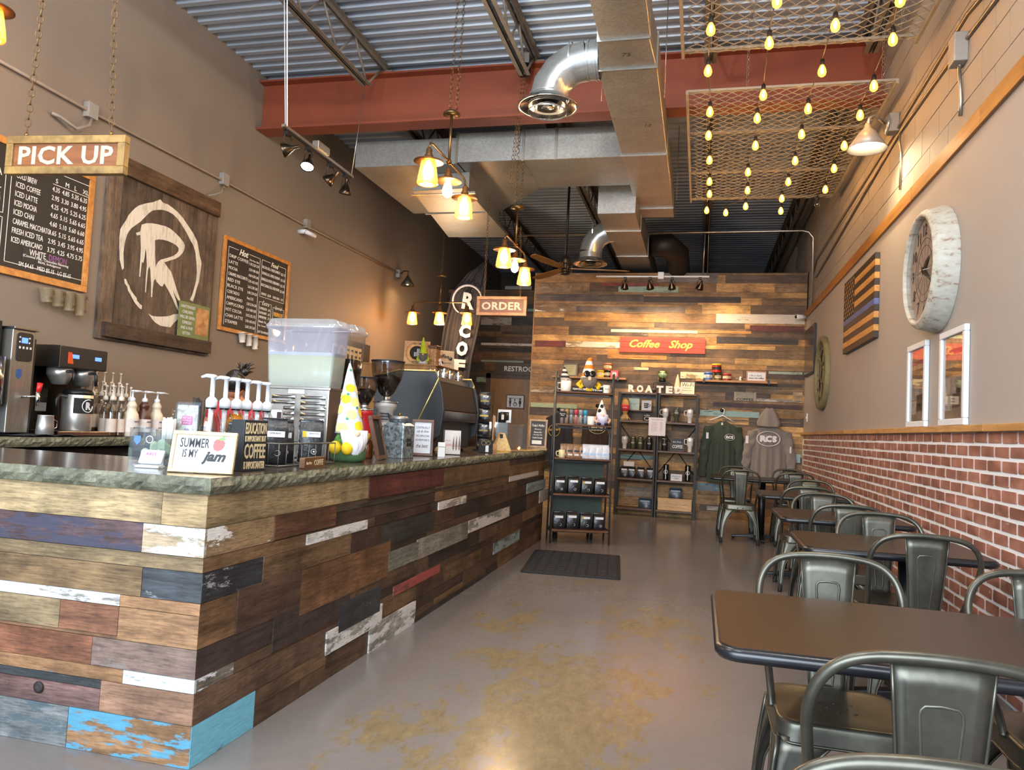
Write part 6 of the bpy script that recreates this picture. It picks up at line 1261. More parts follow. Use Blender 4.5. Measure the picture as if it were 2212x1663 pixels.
# ---- donation box, cards, straws, flyer holder
ACR = clear('acrylic', (.95, .97, .97), .03, .03)
t = thing('donation_box', 'clear acrylic donation box with folded bills behind the card stand', 'donation box', (-2.19, 2.70, T_), R(12))
b = MB().box(-.075, .075, -.06, .06, 0, .003); 
for q in ((-.075, -.072, -.06, .06, 0, .15), (.072, .075, -.06, .06, 0, .11), (-.072, .072, .057, .06, 0, .15)): b.box(*q)
b.prism([(-.072, 0), (.072, 0), (.072, .11), (.02, .15), (-.04, .165), (-.072, .13)], -.0015, .0015, m=frm((0, -.0585, 0), (1, 0, 0), (0, 0, 1))); b.build('box_walls', ACR, t)
for q, s in (((-.03, .01, .03), .3), ((.03, -.01, .028), -.5), ((0, .02, .06), .8), ((.035, .015, .07), .2)): MB().grid(lambda u, v, q=q, s=s: (q[0] + .055 * (u - .5) * cos(s), q[1] + .05 * (u - .5) * sin(s), q[2] + .05 * (v - .5) + .012 * sin(u * 5)), 6, 3).build('folded_bill', P('bill_green', '#8a9a80', .8), t, solid=.001)
MB().prism([(-.014, .018), (.014, .018), (.014, -.004), (0, -.02), (-.014, -.004)], 0, .001, m=frm((-.04, -.061, .10), (1, 0, 0), (0, 0, 1))).build('blue_sticker', P('blue_sticker', '#3d6ca8', .5), t); MB().torus((.01, 0, 0), .014, .002, 14, 5, m=frm((.0, -.061, .105), (1, 0, 0), (0, 0, 1))).build('round_sticker', PAPER, t)
t, m = frame_sign('business_cards', 'stack of white business cards printed ARI\'S in clear stand', (-2.07, 2.535, T_ + .014), R(14), .09, .056, R(28), None, SIGNW, cat='cards', dp=.012)
text("ARI'S", P('pink_print', '#c03a8a', .6), t, m @ TX(-.004, .01), w=.042, h=.013, bold=.001); MB().box(-.035, .035, -.004, -.0035, 0, .0008, m=m @ TX(0, 0)).box(-.03, .03, -.013, -.0125, 0, .0008, m=m).build('print_lines', P('print_blue', '#6a82b0', .6), t)
MB().box(-.05, .05, -.03, .035, -.014, -.0115).box(-.05, .05, .032, .035, -.0115, .03).box(-.05, .05, -.032, -.029, -.0115, -.0).build('card_stand', ACR, t); MB().box(-.045, .045, -.026, .03, -.011, -.004).build('loose_cards', PAPER, t)
p = (-2.303, 2.92, 1.126); t = thing('straw_cup', 'clear cup packed with wrapped white straws', 'straw holder', (p[0], p[1], T_))
MB().lathe([(.0, .002), (.038, .002), (.048, .14), (.05, .14), (.04, 0), (0, 0)], n=20, cap=False).build('cup', ACR, t)
rr = random.Random(8); b = MB()
for i in range(22): a = rr.uniform(0, 6.28); q = rr.uniform(0, .032); b.tube([(q * cos(a) * .8, q * sin(a) * .8, .006), (q * cos(a) * 1.2, q * sin(a) * 1.2, .185 + rr.uniform(-.01, .012))], .0055, 6)
tag(b.build('wrapped_straws', PAPER, t), kind='stuff'); MB().tube([(0, .02, .05), (.0, .03, .235)], .009, 10).build('clear_tube', ACR, t)
p = (-2.267, 3, 1.139); t = thing('flyer_holder', 'clear holder with animal charity flyer in front of black straws', 'flyer holder', (p[0], p[1], T_), R(14))
MB().box(-.052, .052, -.012, -.009, 0, .262).box(-.052, .052, .009, .012, 0, .27).box(-.052, -.049, -.012, .012, 0, .26).box(.049, .052, -.012, .012, 0, .26).build('holder', ACR, t)
k = MB().box(-.048, .048, -.004, .004, .003, .255).build('flyer', P('flyer_photo', '#b9b0a6', .6, var=.45, scale=60), t); MB().box(-.024, .024, -.0052, -.004, .165, .205).build('pink_box', P('flyer_pink', '#c2528a', .6), k); text('HELP SAVE\nHOMELESS\nANIMALS', WHITE, k, frm((0, -.0056, .185), (1, 0, 0), (0, 0, 1)), w=.04, h=.032); MB().box(-.024, .024, -.0052, -.004, .125, .164).build('white_box', PAPER, k); text('Ads', P('purple_print', '#5a4aa0', .6), k, frm((0, -.0056, .145), (1, 0, 0), (0, 0, 1)), w=.024, shear=.2)
p = (-2.292, 3.1, 1.139); t = thing('straw_cup', 'dark cup of thin black stir straws behind the flyer holder', 'straw holder', (p[0], p[1], T_)); MB().lathe([(.0, 0), (.036, 0), (.042, .16), (.038, .16), (.0, .01)], n=18, cap=False).build('cup', DARK, t)
b = MB()
for i in range(18): a = rr.uniform(0, 6.28); q = rr.uniform(0, .026); b.tube([(q * cos(a), q * sin(a), .02), (q * cos(a) * 1.35, q * sin(a) * 1.35, .285 + rr.uniform(-.012, .012))], .003, 5)
tag(b.build('stir_straws', BLACK, t), kind='stuff')
# ---- grinders
HOP = clear('hopper_smoke', (.62, .58, .54), .12, .05); BEANS = P('coffee_beans', '#1f130c', .4, bump=1., bscale=90, var=.4, scale=90); GREYP = P('grinder_grey', '#b8b6b1', .35, .1)
p = (-2.146, 4.95, 1.053); t = thing('coffee_grinder', 'grey coffee grinder with large bean hopper', 'coffee grinder', (p[0], p[1], T_), R(18))
MB().lathe([(.085, 0), (.09, .02), (.085, .05), (.07, .06), (.066, .3), (.088, .325), (.09, .355), (.04, .365)], n=28, sx=.9).build('body', GREYP, t); MB().lathe([(.092, .355), (.092, .362), (.03, .364)], n=28).build('collar', CHROME, t)
MB().cyl((0, 0, .36), (0, 0, .405), .032, n=16).build('neck', CHROME, t); MB().lathe([(.03, .40), (.055, .43), (.10, .52), (.115, .60), (.116, .645)], n=30, cap=False).build('hopper', HOP, t); MB().lathe([(.028, .40), (.052, .43), (.095, .515), (.098, .54), (.05, .555)], n=24).build('beans', BEANS, t); MB().lathe([(.118, .643), (.12, .652), (.02, .66), (.0, .66)], n=30).build('hopper_lid', DARK, t)
for i in range(3): MB().box(-.03 + i * .0, .03, -.088, -.062, .28 - i * .02, .284 - i * .02).build('vent_slot', BLACK, t)
MB().prism([(.02, .29), (.075, .25), (.08, .1), (.06, .1), (.05, .2)], -.05, .03, m=frm((0, -.04, 0), (1, 0, 0), (0, 0, 1))).build('chute', BLACK, t, bevel=.004)
p = (-2.227, 4.78, 1.082); t = thing('coffee_grinder', 'smaller red coffee grinder with bean hopper beside the grey one', 'coffee grinder', (p[0], p[1], T_), R(18))
MB().lathe([(.07, 0), (.075, .02), (.07, .04), (.062, .05), (.06, .27), (.064, .29), (.03, .30)], n=26).build('body', P('red_enamel', '#b3191f', .3), t); MB().lathe([(.062, .288), (.062, .305), (.028, .31)], n=24).build('collar', CHROME, t)
MB().cyl((0, 0, .30), (0, 0, .335), .026, n=14).build('neck', CHROME, t); MB().lathe([(.025, .33), (.045, .36), (.075, .43), (.078, .515)], n=26, cap=False).build('hopper', HOP, t); MB().lathe([(.023, .332), (.043, .36), (.071, .425), (.04, .44)], n=22).build('beans', BEANS, t); MB().lathe([(.08, .513), (.081, .522), (.0, .526)], n=26).build('hopper_lid', DARK, t); MB().box(-.03, .03, -.1, -.05, .0, .02).build('tray', BLACK, t)
# honey bear like amber bottle
p = (-1.969, 4.2, 1.015); t = thing('honey_bottle', 'amber honey bottle with yellow cap behind the lemon gnome', 'bottle', (p[0] + .05, p[1], T_)); MB().lathe([(.03, 0), (.033, .01), (.033, .08), (.022, .11), (.012, .118)], n=16).build('bottle', P('honey_amber', '#7a3d14', .2), t); MB().lathe([(.014, .116), (.014, .132), (.005, .15), (0, .15)], n=12).build('cap', P('yellow_cap', '#d9a51c', .4), t)
# leaning frame seen from its edge, with a wire easel
t, m = frame_sign('framed_sign', 'brown framed sign seen edge-on, leaning near the metal canister', (-1.81, 4.17, T_), R(98), .19, .26, R(14), WALN, P('dark_backing', '#1a1310', .9), .022, .022)
MB().tube([(-.05, .02, .2), (-.05, .13, .002), (.05, .13, .002), (.05, .02, .2)], .003, 6).build('easel_strut', BLACK, t)
# galvanised canister
t = thing('metal_canister', 'hammered galvanised canister with lid and knob', 'canister', (-1.85, 4.50, T_), R(-6))
def octo(s, c): return [(s - c, -s), (s, -s + c), (s, s - c), (s - c, s), (-s + c, s), (-s, s - c), (-s, -s + c), (-s + c, -s)]
MB().prism(octo(.075, .006), 0, .205).build('body', SPANGLE, t, bevel=.003)
mb = MB(); vs = [(x, y, .205) for x, y in octo(.075, .006)] + [(x, y, .222) for x, y in octo(.055, .008)]; mb.add(vs, [(i, (i + 1) % 8, 8 + (i + 1) % 8, 8 + i) for i in range(8)]).build('shoulder', SPANGLE, t)
MB().lathe([(.052, .218), (.055, .24), (.056, .244)], n=26).build('neck', SPANGLE, t); k = MB().lathe([(.058, .24), (.058, .252), (.05, .262), (.02, .264), (0, .264)], n=26).build('lid', GALV, t); MB().sphere((0, 0, .274), .012, 10).build('knob', BRASS, k)
o = MB().box(.0755, .077, -.03, .03, .075, .125).build('name_plate', P('dark_plate', '#3c4240', .4, .6), t); text('COFFEE', SPANGLE, o, frm((.0775, 0, .1), (0, 1, 0), (0, 0, 1)), w=.045)
# framed saying
t, m = frame_sign('framed_sign', 'walnut framed saying on white paper behind the metal canister', (-1.85, 4.93, T_), R(22), .15, .25, R(6), WALN, SIGNW, .018, .022)
for s, y_, h_, sh in (('CONTINUALLY', .07, .016, 0), ('sip & dine', .042, .022, .3), ('THE CAPPUCCINO', .012, .014, 0), ('ADVENTURE IS', -.016, .014, 0), ('the best', -.056, .026, .3)): text(s, INK, t, m @ TX(0, y_), w=.095 if h_ < .02 else .08, h=h_, shear=sh)
# little white tag box and twine ball
t = thing('folded_card', 'small white folded card box by the walnut framed saying', 'card', (-1.73, 5.0, T_), R(15)); MB().box(-.025, .025, -.02, .02, 0, .07).build('box', PAPER, t, bevel=.002); MB().box(-.026, .026, -.021, .021, .07, .1).build('lid', PAPER, t, bevel=.002); MB().box(-.0265, .0265, -.0215, .0215, .068, .0715).build('twine', P('twine', '#8a7350', .8), t)
t = thing('twine_ball', 'small brown twine ball on the counter by white card', 'ornament', (-1.80, 5.15, T_)); MB().sphere((0, 0, .035), .035, 14).torus((0, 0, .035), .034, .004, 20, 6).build('ball', P('twine', '#8a7350', .8), t)
# black box card with a gnome drawing
t, m = frame_sign('block_sign', 'deep black box sign with three gnome hats drawn on white', (-1.80, 5.42, T_), R(24), .135, .185, R(2), None, P('black_box_sign', '#24282b', .45), dp=.045)
k = MB().box(-.055, .0655, -.088, .088, 0, .0012, m=m).build('print', P('pale_print', '#cfc6c0', .7), t); text('WELCOME', P('navy_print', '#27304d', .6), k, m @ Matrix.Translation((-.03, .012, .0014)), w=.04); text('GNOMES', P('red_print', '#b04a3f', .6), k, m @ Matrix.Translation((-.026, -.022, .0014)), w=.05, h=.018)
for i, x in enumerate((.012, .034, .056)): MB().prism([(-.009, -.03), (.009, -.03), (.0, .055 + .006 * i)], .0013, .002, m=m @ TX(x, -.005)).prism([(-.008, -.032), (.008, -.032), (0, -.06)], .0013, .002, m=m @ TX(x, -.005)).build('gnome_drawing', P('brown_drawing', '#6d5a4e', .7), k)
# ---- espresso machine
p0 = Vector((-1.936, 5.55, 1.345)); t = thing('espresso_machine', 'large black espresso machine with gold edge trim, back to customers', 'espresso machine', (p0.x - .3, 6.05, T_))
xr, xl, y0, y1 = p0.x, p0.x - .56, 5.52, 6.5; zt = (-1.972, 5.55, 1.62)[2]; EB = P('espresso_black', '#1e2226', .42); GOLDT = P('gold_trim', '#d9c680', .3, .7)
side = [(xl, 1.06), (xr - .12, 1.06), (xr, 1.12), (xr + .025, 1.32), (xr + .005, 1.46), (xr - .03, zt - .055), (xr - .06, zt), (xl + .2, zt + .0), (xl, zt - .06)]
for yy, nm in ((y0, 'side_panel'), (y1 - .03, 'side_panel')):
    MB().prism(side if True else side, 0, .03, m=frm((0, yy + .03, 0), (1, 0, 0), (0, 0, 1))).build(nm, EB, t, True, bevel=.006)
    MB().tube([(xl + .02, yy - .002, zt - .05), (xl + .2, yy - .002, zt + .004), (xr - .06, yy - .002, zt + .004), (xr - .028, yy - .002, zt - .055), (xr - .24, yy - .002, 1.10)], .007, 6).build('gold_trim', GOLDT, t, True)
MB().box(xl + .04, xr - .035, y0 + .03, y1 - .03, 1.10, zt - .07).build('body', EB, t, True); MB().add([(xr - .04, y0 + .03, zt - .07), (xr - .04, y1 - .03, zt - .07), (xr + .012, y1 - .03, 1.33), (xr + .012, y0 + .03, 1.33), (xr - .03, y0 + .03, 1.24), (xr - .03, y1 - .03, 1.24)], [(0, 1, 2, 3)[::-1], (3, 2, 5, 4)[::-1]]).build('back_panel', P('espresso_matte', '#1c1a17', .5), t, True, solid=.004)
MB().box(xr - .05, xr + .01, y0 + .04, y1 - .04, 1.24, 1.32).build('glass_ledge', P('smoked_ledge', '#2b3033', .12), t, True, bevel=.004); MB().box(xl + .06, xr - .05, y0 + .06, y1 - .06, T_ + .03, 1.10).build('base', DARK, t, True)
for a in (xl + .1, xr - .1):
    for b_ in (y0 + .1, y1 - .1): MB().cyl((a, b_, T_), (a, b_, 1.06), .02, n=12).build('foot', CHROME, t, True)
MB().box(xl + .08, xr - .08, y0 + .05, y1 - .05, zt - .07, zt - .03).build('cup_tray', BRUSH, t, True)
for i, (a, b_) in enumerate(((xr - .14, 5.95), (xr - .16, 6.15), (xr - .13, 6.3), (xr - .3, 6.05), (xr - .3, 6.25))):
    c = thing('steel_cup', ['steel frothing cup nearest on the espresso machine top', 'steel frothing cup in the middle of espresso machine top', 'steel frothing cup farthest on the espresso machine top', 'steel cup at the back left of espresso machine top', 'steel cup at the back right of espresso machine top'][i], 'cup', (a, b_, zt - .03), group='steel cups on the espresso machine'); MB().lathe([(.04, 0), (.043, .004), (.044, .085), (.041, .085), (.04, .006), (0, .005)], n=20, cap=False).build('cup_body', CHROME, c); MB().tube([(0, .043, .07), (0, .07, .06), (0, .07, .03), (0, .043, .02)], .004, 6).build('handle', CHROME, c)
# ---- snack tower
t = thing('snack_stand', 'narrow black wire stand holding the popcorn bags', 'display stand', (-1.93, 6.72, T_)); MB().box(-.075, .075, -.06, .06, 0, .012).build('base', BLACK, t)
for x in (-.065, .065): MB().cyl((x, .05, .01), (x, .05, .56), .005, n=8).build('post', BLACK, t)
for i in range(4): MB().box(-.07, .07, -.05, .05, .012 + i * .135, .016 + i * .135).build('shelf', BLACK, t)
for i in range(4):
    b = make_bag(('lowest', 'second lowest', 'second highest', 'topmost')[i] + ' black popcorn bag in the snack stand', .11, .06, .115, '#8f7a30' if i % 2 else '#c9a63c', None, False, 'snack bag', 'popcorn bags in the snack stand', labz=.3); b.name = 'snack_bag'; place(b, (-1.93, 6.715, T_ + .0165 + i * .135), R(14)); text('POP', WHITE, b, frm((.01, -.034, .075), (1, 0, 0), (0, 0, 1)), w=.05, h=.022, bold=.004)
t = thing('gift_box', 'small black box with ribbon bow and white tag', 'box', (-1.76, 6.22, T_), R(18)); MB().box(-.06, .06, -.05, .05, 0, .11).build('box', BLACKFAB, t, bevel=.003); mb = MB(); mb.torus((-.02, 0, 0), .018, .003, 14, 5, m=frm((.0, -.052, .085), (1, 0, 0), (0, 0, 1))).torus((.02, 0, 0), .016, .003, 14, 5, m=frm((.0, -.052, .085), (1, 0, 0), (0, 0, 1))); mb.build('bow', P('twine', '#8a7350', .8), t); MB().box(-.002, .024, -.053, -.0505, .01, .065).build('tag', PAPER, t)
# ---- pastry cases, tent card, mug, print, paddle
def wedge_case(label, c, rz, w, d, h):
    t = thing('display_case', label, 'display case', c, rz)
    mb = MB(); pr_ = [(-d / 2, 0), (d / 2, 0), (d / 2, h), (-d / 2 + d * .35, h)]
    for x in (-w / 2, w / 2): mb.prism(pr_, -.0015, .0015, m=frm((x, 0, 0), (0, 1, 0), (0, 0, 1)))
    mb.build('side_pane', ACR, t); MB().add([(-w / 2, -d / 2, 0), (w / 2, -d / 2, 0), (w / 2, -d * .15, h), (-w / 2, -d * .15, h)], [(0, 1, 2, 3)]).build('front_pane', ACR, t, solid=.003); MB().box(-w / 2, w / 2, -d * .15, d / 2, h - .003, h).build('top_pane', ACR, t); MB().box(-w / 2, w / 2, d / 2 - .003, d / 2, .0, h).build('back_pane', ACR, t)
    MB().box(-w / 2, w / 2, -d / 2, d / 2, 0, .006).build('base', P('case_base', '#5a4a3a', .4), t); return t
wedge_case('clear acrylic pastry case beside the tent card', (-2.0, 7.28, T_), R(14), .3, .26, .27); wedge_case('clear acrylic pastry case nearest the small chalkboard', (-1.90, 7.72, T_), R(24), .26, .24, .26)
t = thing('tent_card', 'pale wooden triangle tent card before the pastry cases', 'card', (-1.84, 7.05, T_), R(28)); MB().prism([(-.09, 0), (.09, 0), (.02, .17), (-.02, .17)], -.05, .05, m=frm((0, 0, 0), (1, 0, 0), (0, 0, 1))).build('wedge', PINE, t, bevel=.002); MB().box(-.03, .0, -.052, -.05, .12, .16).build('dark_label', DARK, t)
p = (-1.922, 7.28, 1.304); t = thing('coffee_mug', 'black mug with white print on top of the pastry case', 'mug', (p[0], 7.34, T_ + .2705)); MB().lathe([(.036, 0), (.04, .006), (.04, .1), (.036, .1), (.035, .008), (0, .006)], n=22, cap=False).build('cup_body', BLACK, t); MB().tube([(.038, 0, .08), (.066, 0, .075), (.066, 0, .035), (.038, 0, .025)], .006, 8).build('handle', BLACK, t); MB().box(.005, .03, -.0425, -.036, .03, .08).build('print', PAPER, t)
p = (-1.858, 7.4, 1.31); t, m = frame_sign('framed_print', 'white framed dark COFFEE print on the pastry case', (p[0] + .0, 7.37, T_ + .2705), R(14), .135, .13, R(6), WHITE, BLACKFAB, .024, .02, 'picture'); t.location = (-1.965 + .06, 7.37, T_ + .2705); text('COFFEE\ntime', P('cream_letters', '#cdb98f', .6), t, m, w=.07, h=.055, shear=.2)
p = (-1.905, 7, 1.156); t = thing('wooden_paddle', 'slim pale paddle stick standing by the pastry case', 'paddle', (p[0], 6.95, T_)); MB().prism([(-.008, 0), (.008, 0), (.01, .22), (.02, .27), (.018, .32), (0, .335), (-.018, .32), (-.02, .27), (-.01, .22)], -.003, .003, m=frm((0, 0, .002), (1, 0, 0), (0, .05, 1))).build('blade', planed('pale_stick', '#c79d78', '#dcb693', (14, 14, 3)), t); MB().lathe([(.045, 0), (.045, .06), (.04, .06), (0, .01)], n=16, cap=False).build('cup', P('paddle_cup', '#b58a6a', .5), t)
# chalkboard and scattered cookies
a, b_ = (-1.795, 8.02, 1.007), (-1.591, 8.02, 1.008)
t, m = frame_sign('small_chalkboard', 'small oak-framed chalkboard at the far counter end', ((a[0] + b_[0]) / 2, 8.02, T_ + .02), R(4), .20, .31, R(7), planed('chalk_frame', '#7d6240', '#a0825a', (14, 14, 14)), SLATE, .022, .016); MB().box(-.11, .11, -.035, .05, -.02, .001).build('stand_foot', planed('chalk_frame', '#7d6240', '#a0825a', (14, 14, 14)), t)
text("Today's Muffins", CHALK, t, m @ TX(0, .085), w=.135, h=.035, shear=.3); 
for i, s in enumerate(('Blueberry', 'Banana Nut', 'Chocolate Chip', 'Double Chocolate')): text('- ' + s, CHALK, t, m @ TX(-.005, .045 - i * .03), w=.08 + .012 * i, h=.018)
MB().box(-.06, .045, -.115, -.075, 0, .0012, m=m).build('price_card', PAPER, t)
for i, (x, y, c_) in enumerate(((-1.78, 7.35, '#b98a3c'), (-1.74, 7.6, '#caa04a'), (-1.72, 7.85, '#d7b45c'), (-1.80, 7.02 - .16, '#c99a2e'))):
    t = thing('counter_flyer', ['tan flyer before the near pastry case', 'yellow flyer in the middle of the far counter', 'yellow flyer before the small chalkboard', 'yellow flyer before the tent card'][i], 'flyer', (x, y, T_), R(20 * i)); MB().box(-.055, .055, -.085, .085, 0, .002 + .0006 * i).build('sheet', P('flyer_' + c_.strip('#'), c_, .4, var=.4, scale=40), t); MB().box(-.045, .045, .02, .07, .002 + .0006 * i, .0032 + .0006 * i).build('print_block', P('flyer_brown', '#7a4a26', .5), t)
# ================================================================ barista behind the counter
SKIN = P('skin', '#b5795a', .5, var=.06); SHIRT = P('red_tshirt', '#b01e2c', .8, var=.08, bump=.2); HAIR = NT('dark_hair'); HAIR.set(Base_Color=lin('#1b1412'), Roughness=.35); HAIR.bump(HAIR.noise(HAIR.pos((90, 90, 8)), 1, 3), .6, .006); HAIR = HAIR.m
def skin_mesh(name, mat, parent, verts, edges, radii, root=0, sub=2):
    me = bpy.data.meshes.new(name); me.from_pydata(verts, edges, []); me.materials.append(mat); o = bpy.data.objects.new(name, me); C.objects.link(o); o.parent = parent
    md = o.modifiers.new('skin', 'SKIN'); md.use_smooth_shade = True; sv = me.skin_vertices[0].data if me.skin_vertices else None
    if sv is None:
        bm_ = __import__('bmesh').new(); bm_.from_mesh(me); bm_.verts.layers.skin.verify(); bm_.to_mesh(me); bm_.free(); sv = me.skin_vertices[0].data
    for i, r in enumerate(radii): sv[i].radius = (r, r) if not isinstance(r, tuple) else r; sv[i].use_root = i == root
    s2 = o.modifiers.new('sub', 'SUBSURF'); s2.levels = sub; s2.render_levels = sub; return o
hp = (-3.598, 5.35, 1.444)
pz = hp[2]; t = thing('person', 'person with dark tied-back hair in a red shirt, head bowed', 'person', (hp[0], 5.35, 0), R(20))
k = pz / 1.52
body = [(0, 0, .9), (0, .01, 1.05), (0, .0, 1.2), (0, -.01, 1.32), (0, -.035, 1.39), (0, -.07, 1.45),
        (.17, 0, 1.31), (.24, -.05, 1.08), (.17, -.24, 1.02), (.13, -.31, 1.02), (-.17, 0, 1.31), (-.24, -.05, 1.08), (-.17, -.24, 1.02), (-.13, -.31, 1.02),
        (.09, 0, .86), (.095, -.01, .48), (.1, .02, .08), (.1, -.1, .035), (-.09, 0, .86), (-.095, -.01, .48), (-.1, .02, .08), (-.1, -.1, .035)]
ed = [(0, 1), (1, 2), (2, 3), (3, 4), (4, 5), (3, 6), (6, 7), (7, 8), (8, 9), (3, 10), (10, 11), (11, 12), (12, 13), (0, 14), (14, 15), (15, 16), (16, 17), (0, 18), (18, 19), (19, 20), (20, 21)]
rad_ = [(.15, .105), (.135, .095), (.155, .105), (.15, .09), .055, .05, .06, .045, .034, .03, .06, .045, .034, .03, .09, .06, .042, .035, .09, .06, .042, .035]
skin_mesh('body', SKIN, t, [tuple(c * k for c in v) for v in body], ed, rad_)
sh = [0, 1, 2, 3, 6, 10]; skin_mesh('red_shirt', SHIRT, t, [tuple(c * k for c in body[i]) for i in sh] + [tuple(c * k for c in Vector(body[6]).lerp(Vector(body[7]), .55)), tuple(c * k for c in Vector(body[10]).lerp(Vector(body[11]), .55)), (0, -.02 * k, 1.365 * k)], [(0, 1), (1, 2), (2, 3), (3, 4), (3, 5), (4, 6), (5, 7), (3, 8)], [(.168, .122), (.155, .112), (.172, .122), (.165, .106), .078, .078, .068, .068, .075])
skin_mesh('black_trousers', BLACKFAB, t, [tuple(c * k for c in body[i]) for i in (0, 14, 15, 16, 18, 19, 20)], [(0, 1), (1, 2), (2, 3), (0, 4), (4, 5), (5, 6)], [(.16, .115), .105, .072, .058, .105, .072, .058])
hd = Vector((0, -.105 * k, 1.52 * k)); mh = Matrix.Translation(hd) @ Matrix.Rotation(R(46), 4, 'X')
f_ = MB(); f_.grid(lambda u, v: (.074 * sin(pi * v) * cos(2 * pi * u) * (1 - .12 * (v > .6) * (v - .6) * 2), .092 * sin(pi * v) * sin(2 * pi * u) + (-.012 if v > .55 else 0) * sin(pi * v), .112 * cos(pi * v)), 20, 14, m=mh); hdo = f_.build('head', SKIN, t)
MB().prism([(-.011, -.02), (.011, -.02), (.004, .02), (-.004, .02)], 0, .02, m=mh @ frm((0, -.086, -.01), (1, 0, 0), (0, .1, 1))).build('nose', SKIN, hdo, sub=2)
for s in (-1, 1):
    MB().sphere((s * .03, -.083, .012), .011, 10, m=mh, sc=(1.2, .5, .7)).build('eye', P('eye_dark', '#1d1412', .3), hdo); MB().sphere((s * .076, .005, -.005), .02, 10, m=mh, sc=(.45, .8, 1.3)).build('ear', SKIN, hdo)
MB().sphere((0, -.085, -.05), .02, 10, m=mh, sc=(1.2, .4, .4)).build('mouth', P('lips', '#8a4a42', .5), hdo)
hm = MB(); hm.grid(lambda u, v: (.082 * sin(pi * v * .60) * cos(2 * pi * u), .10 * sin(pi * v * .60) * sin(2 * pi * u) + .008, .122 * cos(pi * v * .60) + (.03 if sin(2 * pi * u) < -.3 else -.02) * (v > .8) * 1.0), 24, 10, m=mh); ho = hm.build('hair', HAIR, t, solid=.006)
bn = MB().sphere((.06, .085, .06), .036, 12, m=mh)
for i in range(14): a = i * .45; bn.tube([mh @ Vector((.06, .085, .06)), mh @ Vector((.06 + .035 * cos(a), .11 + .02 * sin(a * 2), .075 + .035 * sin(a))), mh @ Vector((.066 + .07 * cos(a), .13 + .02 * sin(a * 3), .07 + .06 * sin(a)))], [.012, .008, .002], 5)
bn.build('hair_bun', HAIR, ho)
for s in (-1, 1):
    w_ = Vector((s * .13, -.31, 1.02)) * k
    for j in range(4): b0 = w_ + Vector(((j - 1.5) * .017, -.03, 0)); MB().tube([w_ + Vector(((j - 1.5) * .012, 0, 0)), b0 + Vector((0, -.03, .005)), b0 + Vector((0, -.06 - .008 * (1 - abs(j - 1.5)), -.008)), b0 + Vector((0, -.075, -.025))], [.012, .0095, .0085, .006], 8).build('finger', SKIN, t)
    MB().tube([w_ + Vector((-s * .02, 0, 0)), w_ + Vector((-s * .05, -.03, 0)), w_ + Vector((-s * .055, -.06, -.006))], [.013, .011, .007], 8).build('thumb', SKIN, t)
# ================================================================ cabinet by the left wall with decorations, banner
q0 = (-4.108, 9.8, 1.926); q1 = (-3.52, 9.8, 1.906); zc_ = (-3.825, 9.8, 2.025)[2]
t = thing('tall_cabinet', 'tall tan wooden cabinet beyond the espresso machine', 'cabinet', ((q0[0] + q1[0]) / 2, 10.2, 0))
TANW = planed('tan_cabinet', '#8a6436', '#a57c48', (6, 6, 1.2)); cx0, cx1 = XL + .01, q1[0]
MB().box(cx0, cx1 - .03, 9.82, 10.9, .06, zc_ - .02).build('carcass', TANW, t, True); MB().box(cx0, cx1, 9.8, 10.92, zc_ - .02, zc_).build('top', TANW, t, True, bevel=.003); MB().box(cx0, cx1 - .05, 9.86, 10.88, 0, .06).build('plinth', DARK, t, True)
for a in (9.84, 10.37): d = MB().box(cx1 - .03, cx1 - .012, a, a + .52, .08, zc_ - .04).build('door', planed('cabinet_door', '#4b3320', '#60432a', (5, 5, 1)), t, True); MB().box(cx1 - .012, cx1 + .008, a + .46, a + .475, 1.0, 1.15).build('handle', BRASS, d, True)
p = (-3.905, 9.95, 2.043); t, m = frame_sign('welcome_sign', 'square wooden welcome plaque with ring and striped flag on cabinet', (p[0], 9.98, zc_), R(12), .36, .34, R(6), None, planed('plaque_wood', '#a57848', '#c59a68', (10, 10, 10)), dp=.02)
MB().torus((0, 0, .003), .125, .028, 32, 8, m=m, sc=(1, 1, .12)).build('ring', planed('ring_wood', '#b5813f', '#cc9c5a', (8, 8, 8)), t); MB().lathe([(.1, 0), (.1, .002), (0, .002)], n=28, m=m).build('dark_disc', P('disc_dark', '#33302e', .7), t)
k = MB().box(-.045, .045, -.05, .06, .002, .004, m=m).build('flag_print', WHITE, t); 
for i in range(5): MB().box(-.045 + .02 * i, -.035 + .02 * i, -.05, .06, .004, .005, m=m).build('stripe', BLACKFAB, k)
MB().box(-.045, 0, .01, .06, .0045, .006, m=m).build('canton', BLACKFAB, k); text('WELCOME', INK, t, m @ Matrix.Translation((0, .128, .008)), w=.12, h=.026, bold=.002); text('ESPRESSO', INK, t, m @ Matrix.Translation((0, -.128, .008)), w=.12, h=.026, bold=.002)
p = (-3.762, 9.9, 2.043); gnome('small gnome with lime green hat and grey beard on the cabinet', (p[0], 9.88, zc_), R(14), .38, P('lime_felt', '#a2b41a', .85), P('grey_white_cloth', '#b9b6b0', .9), fur('grey_fur', '#5d5a57'), lean=-.06, hatfrac=.6, bw=.14, arms=P('lime_felt', '#a2b41a', .85))
p = (-3.693, 10.1, 2.077); t = thing('jar', 'cork-filled glass jar with brown lid on the cabinet', 'jar', (p[0] - .02, 10.12, zc_)); MB().prism(rrect(-.085, .085, -.085, .085, .02), 0, .24).build('filled_jar', P('corks', '#a67e52', .5, var=.5, scale=45, bump=.8, bscale=40), t); MB().prism(rrect(-.09, .09, -.09, .09, .02), .24, .29).build('lid', WALN, t, bevel=.006)
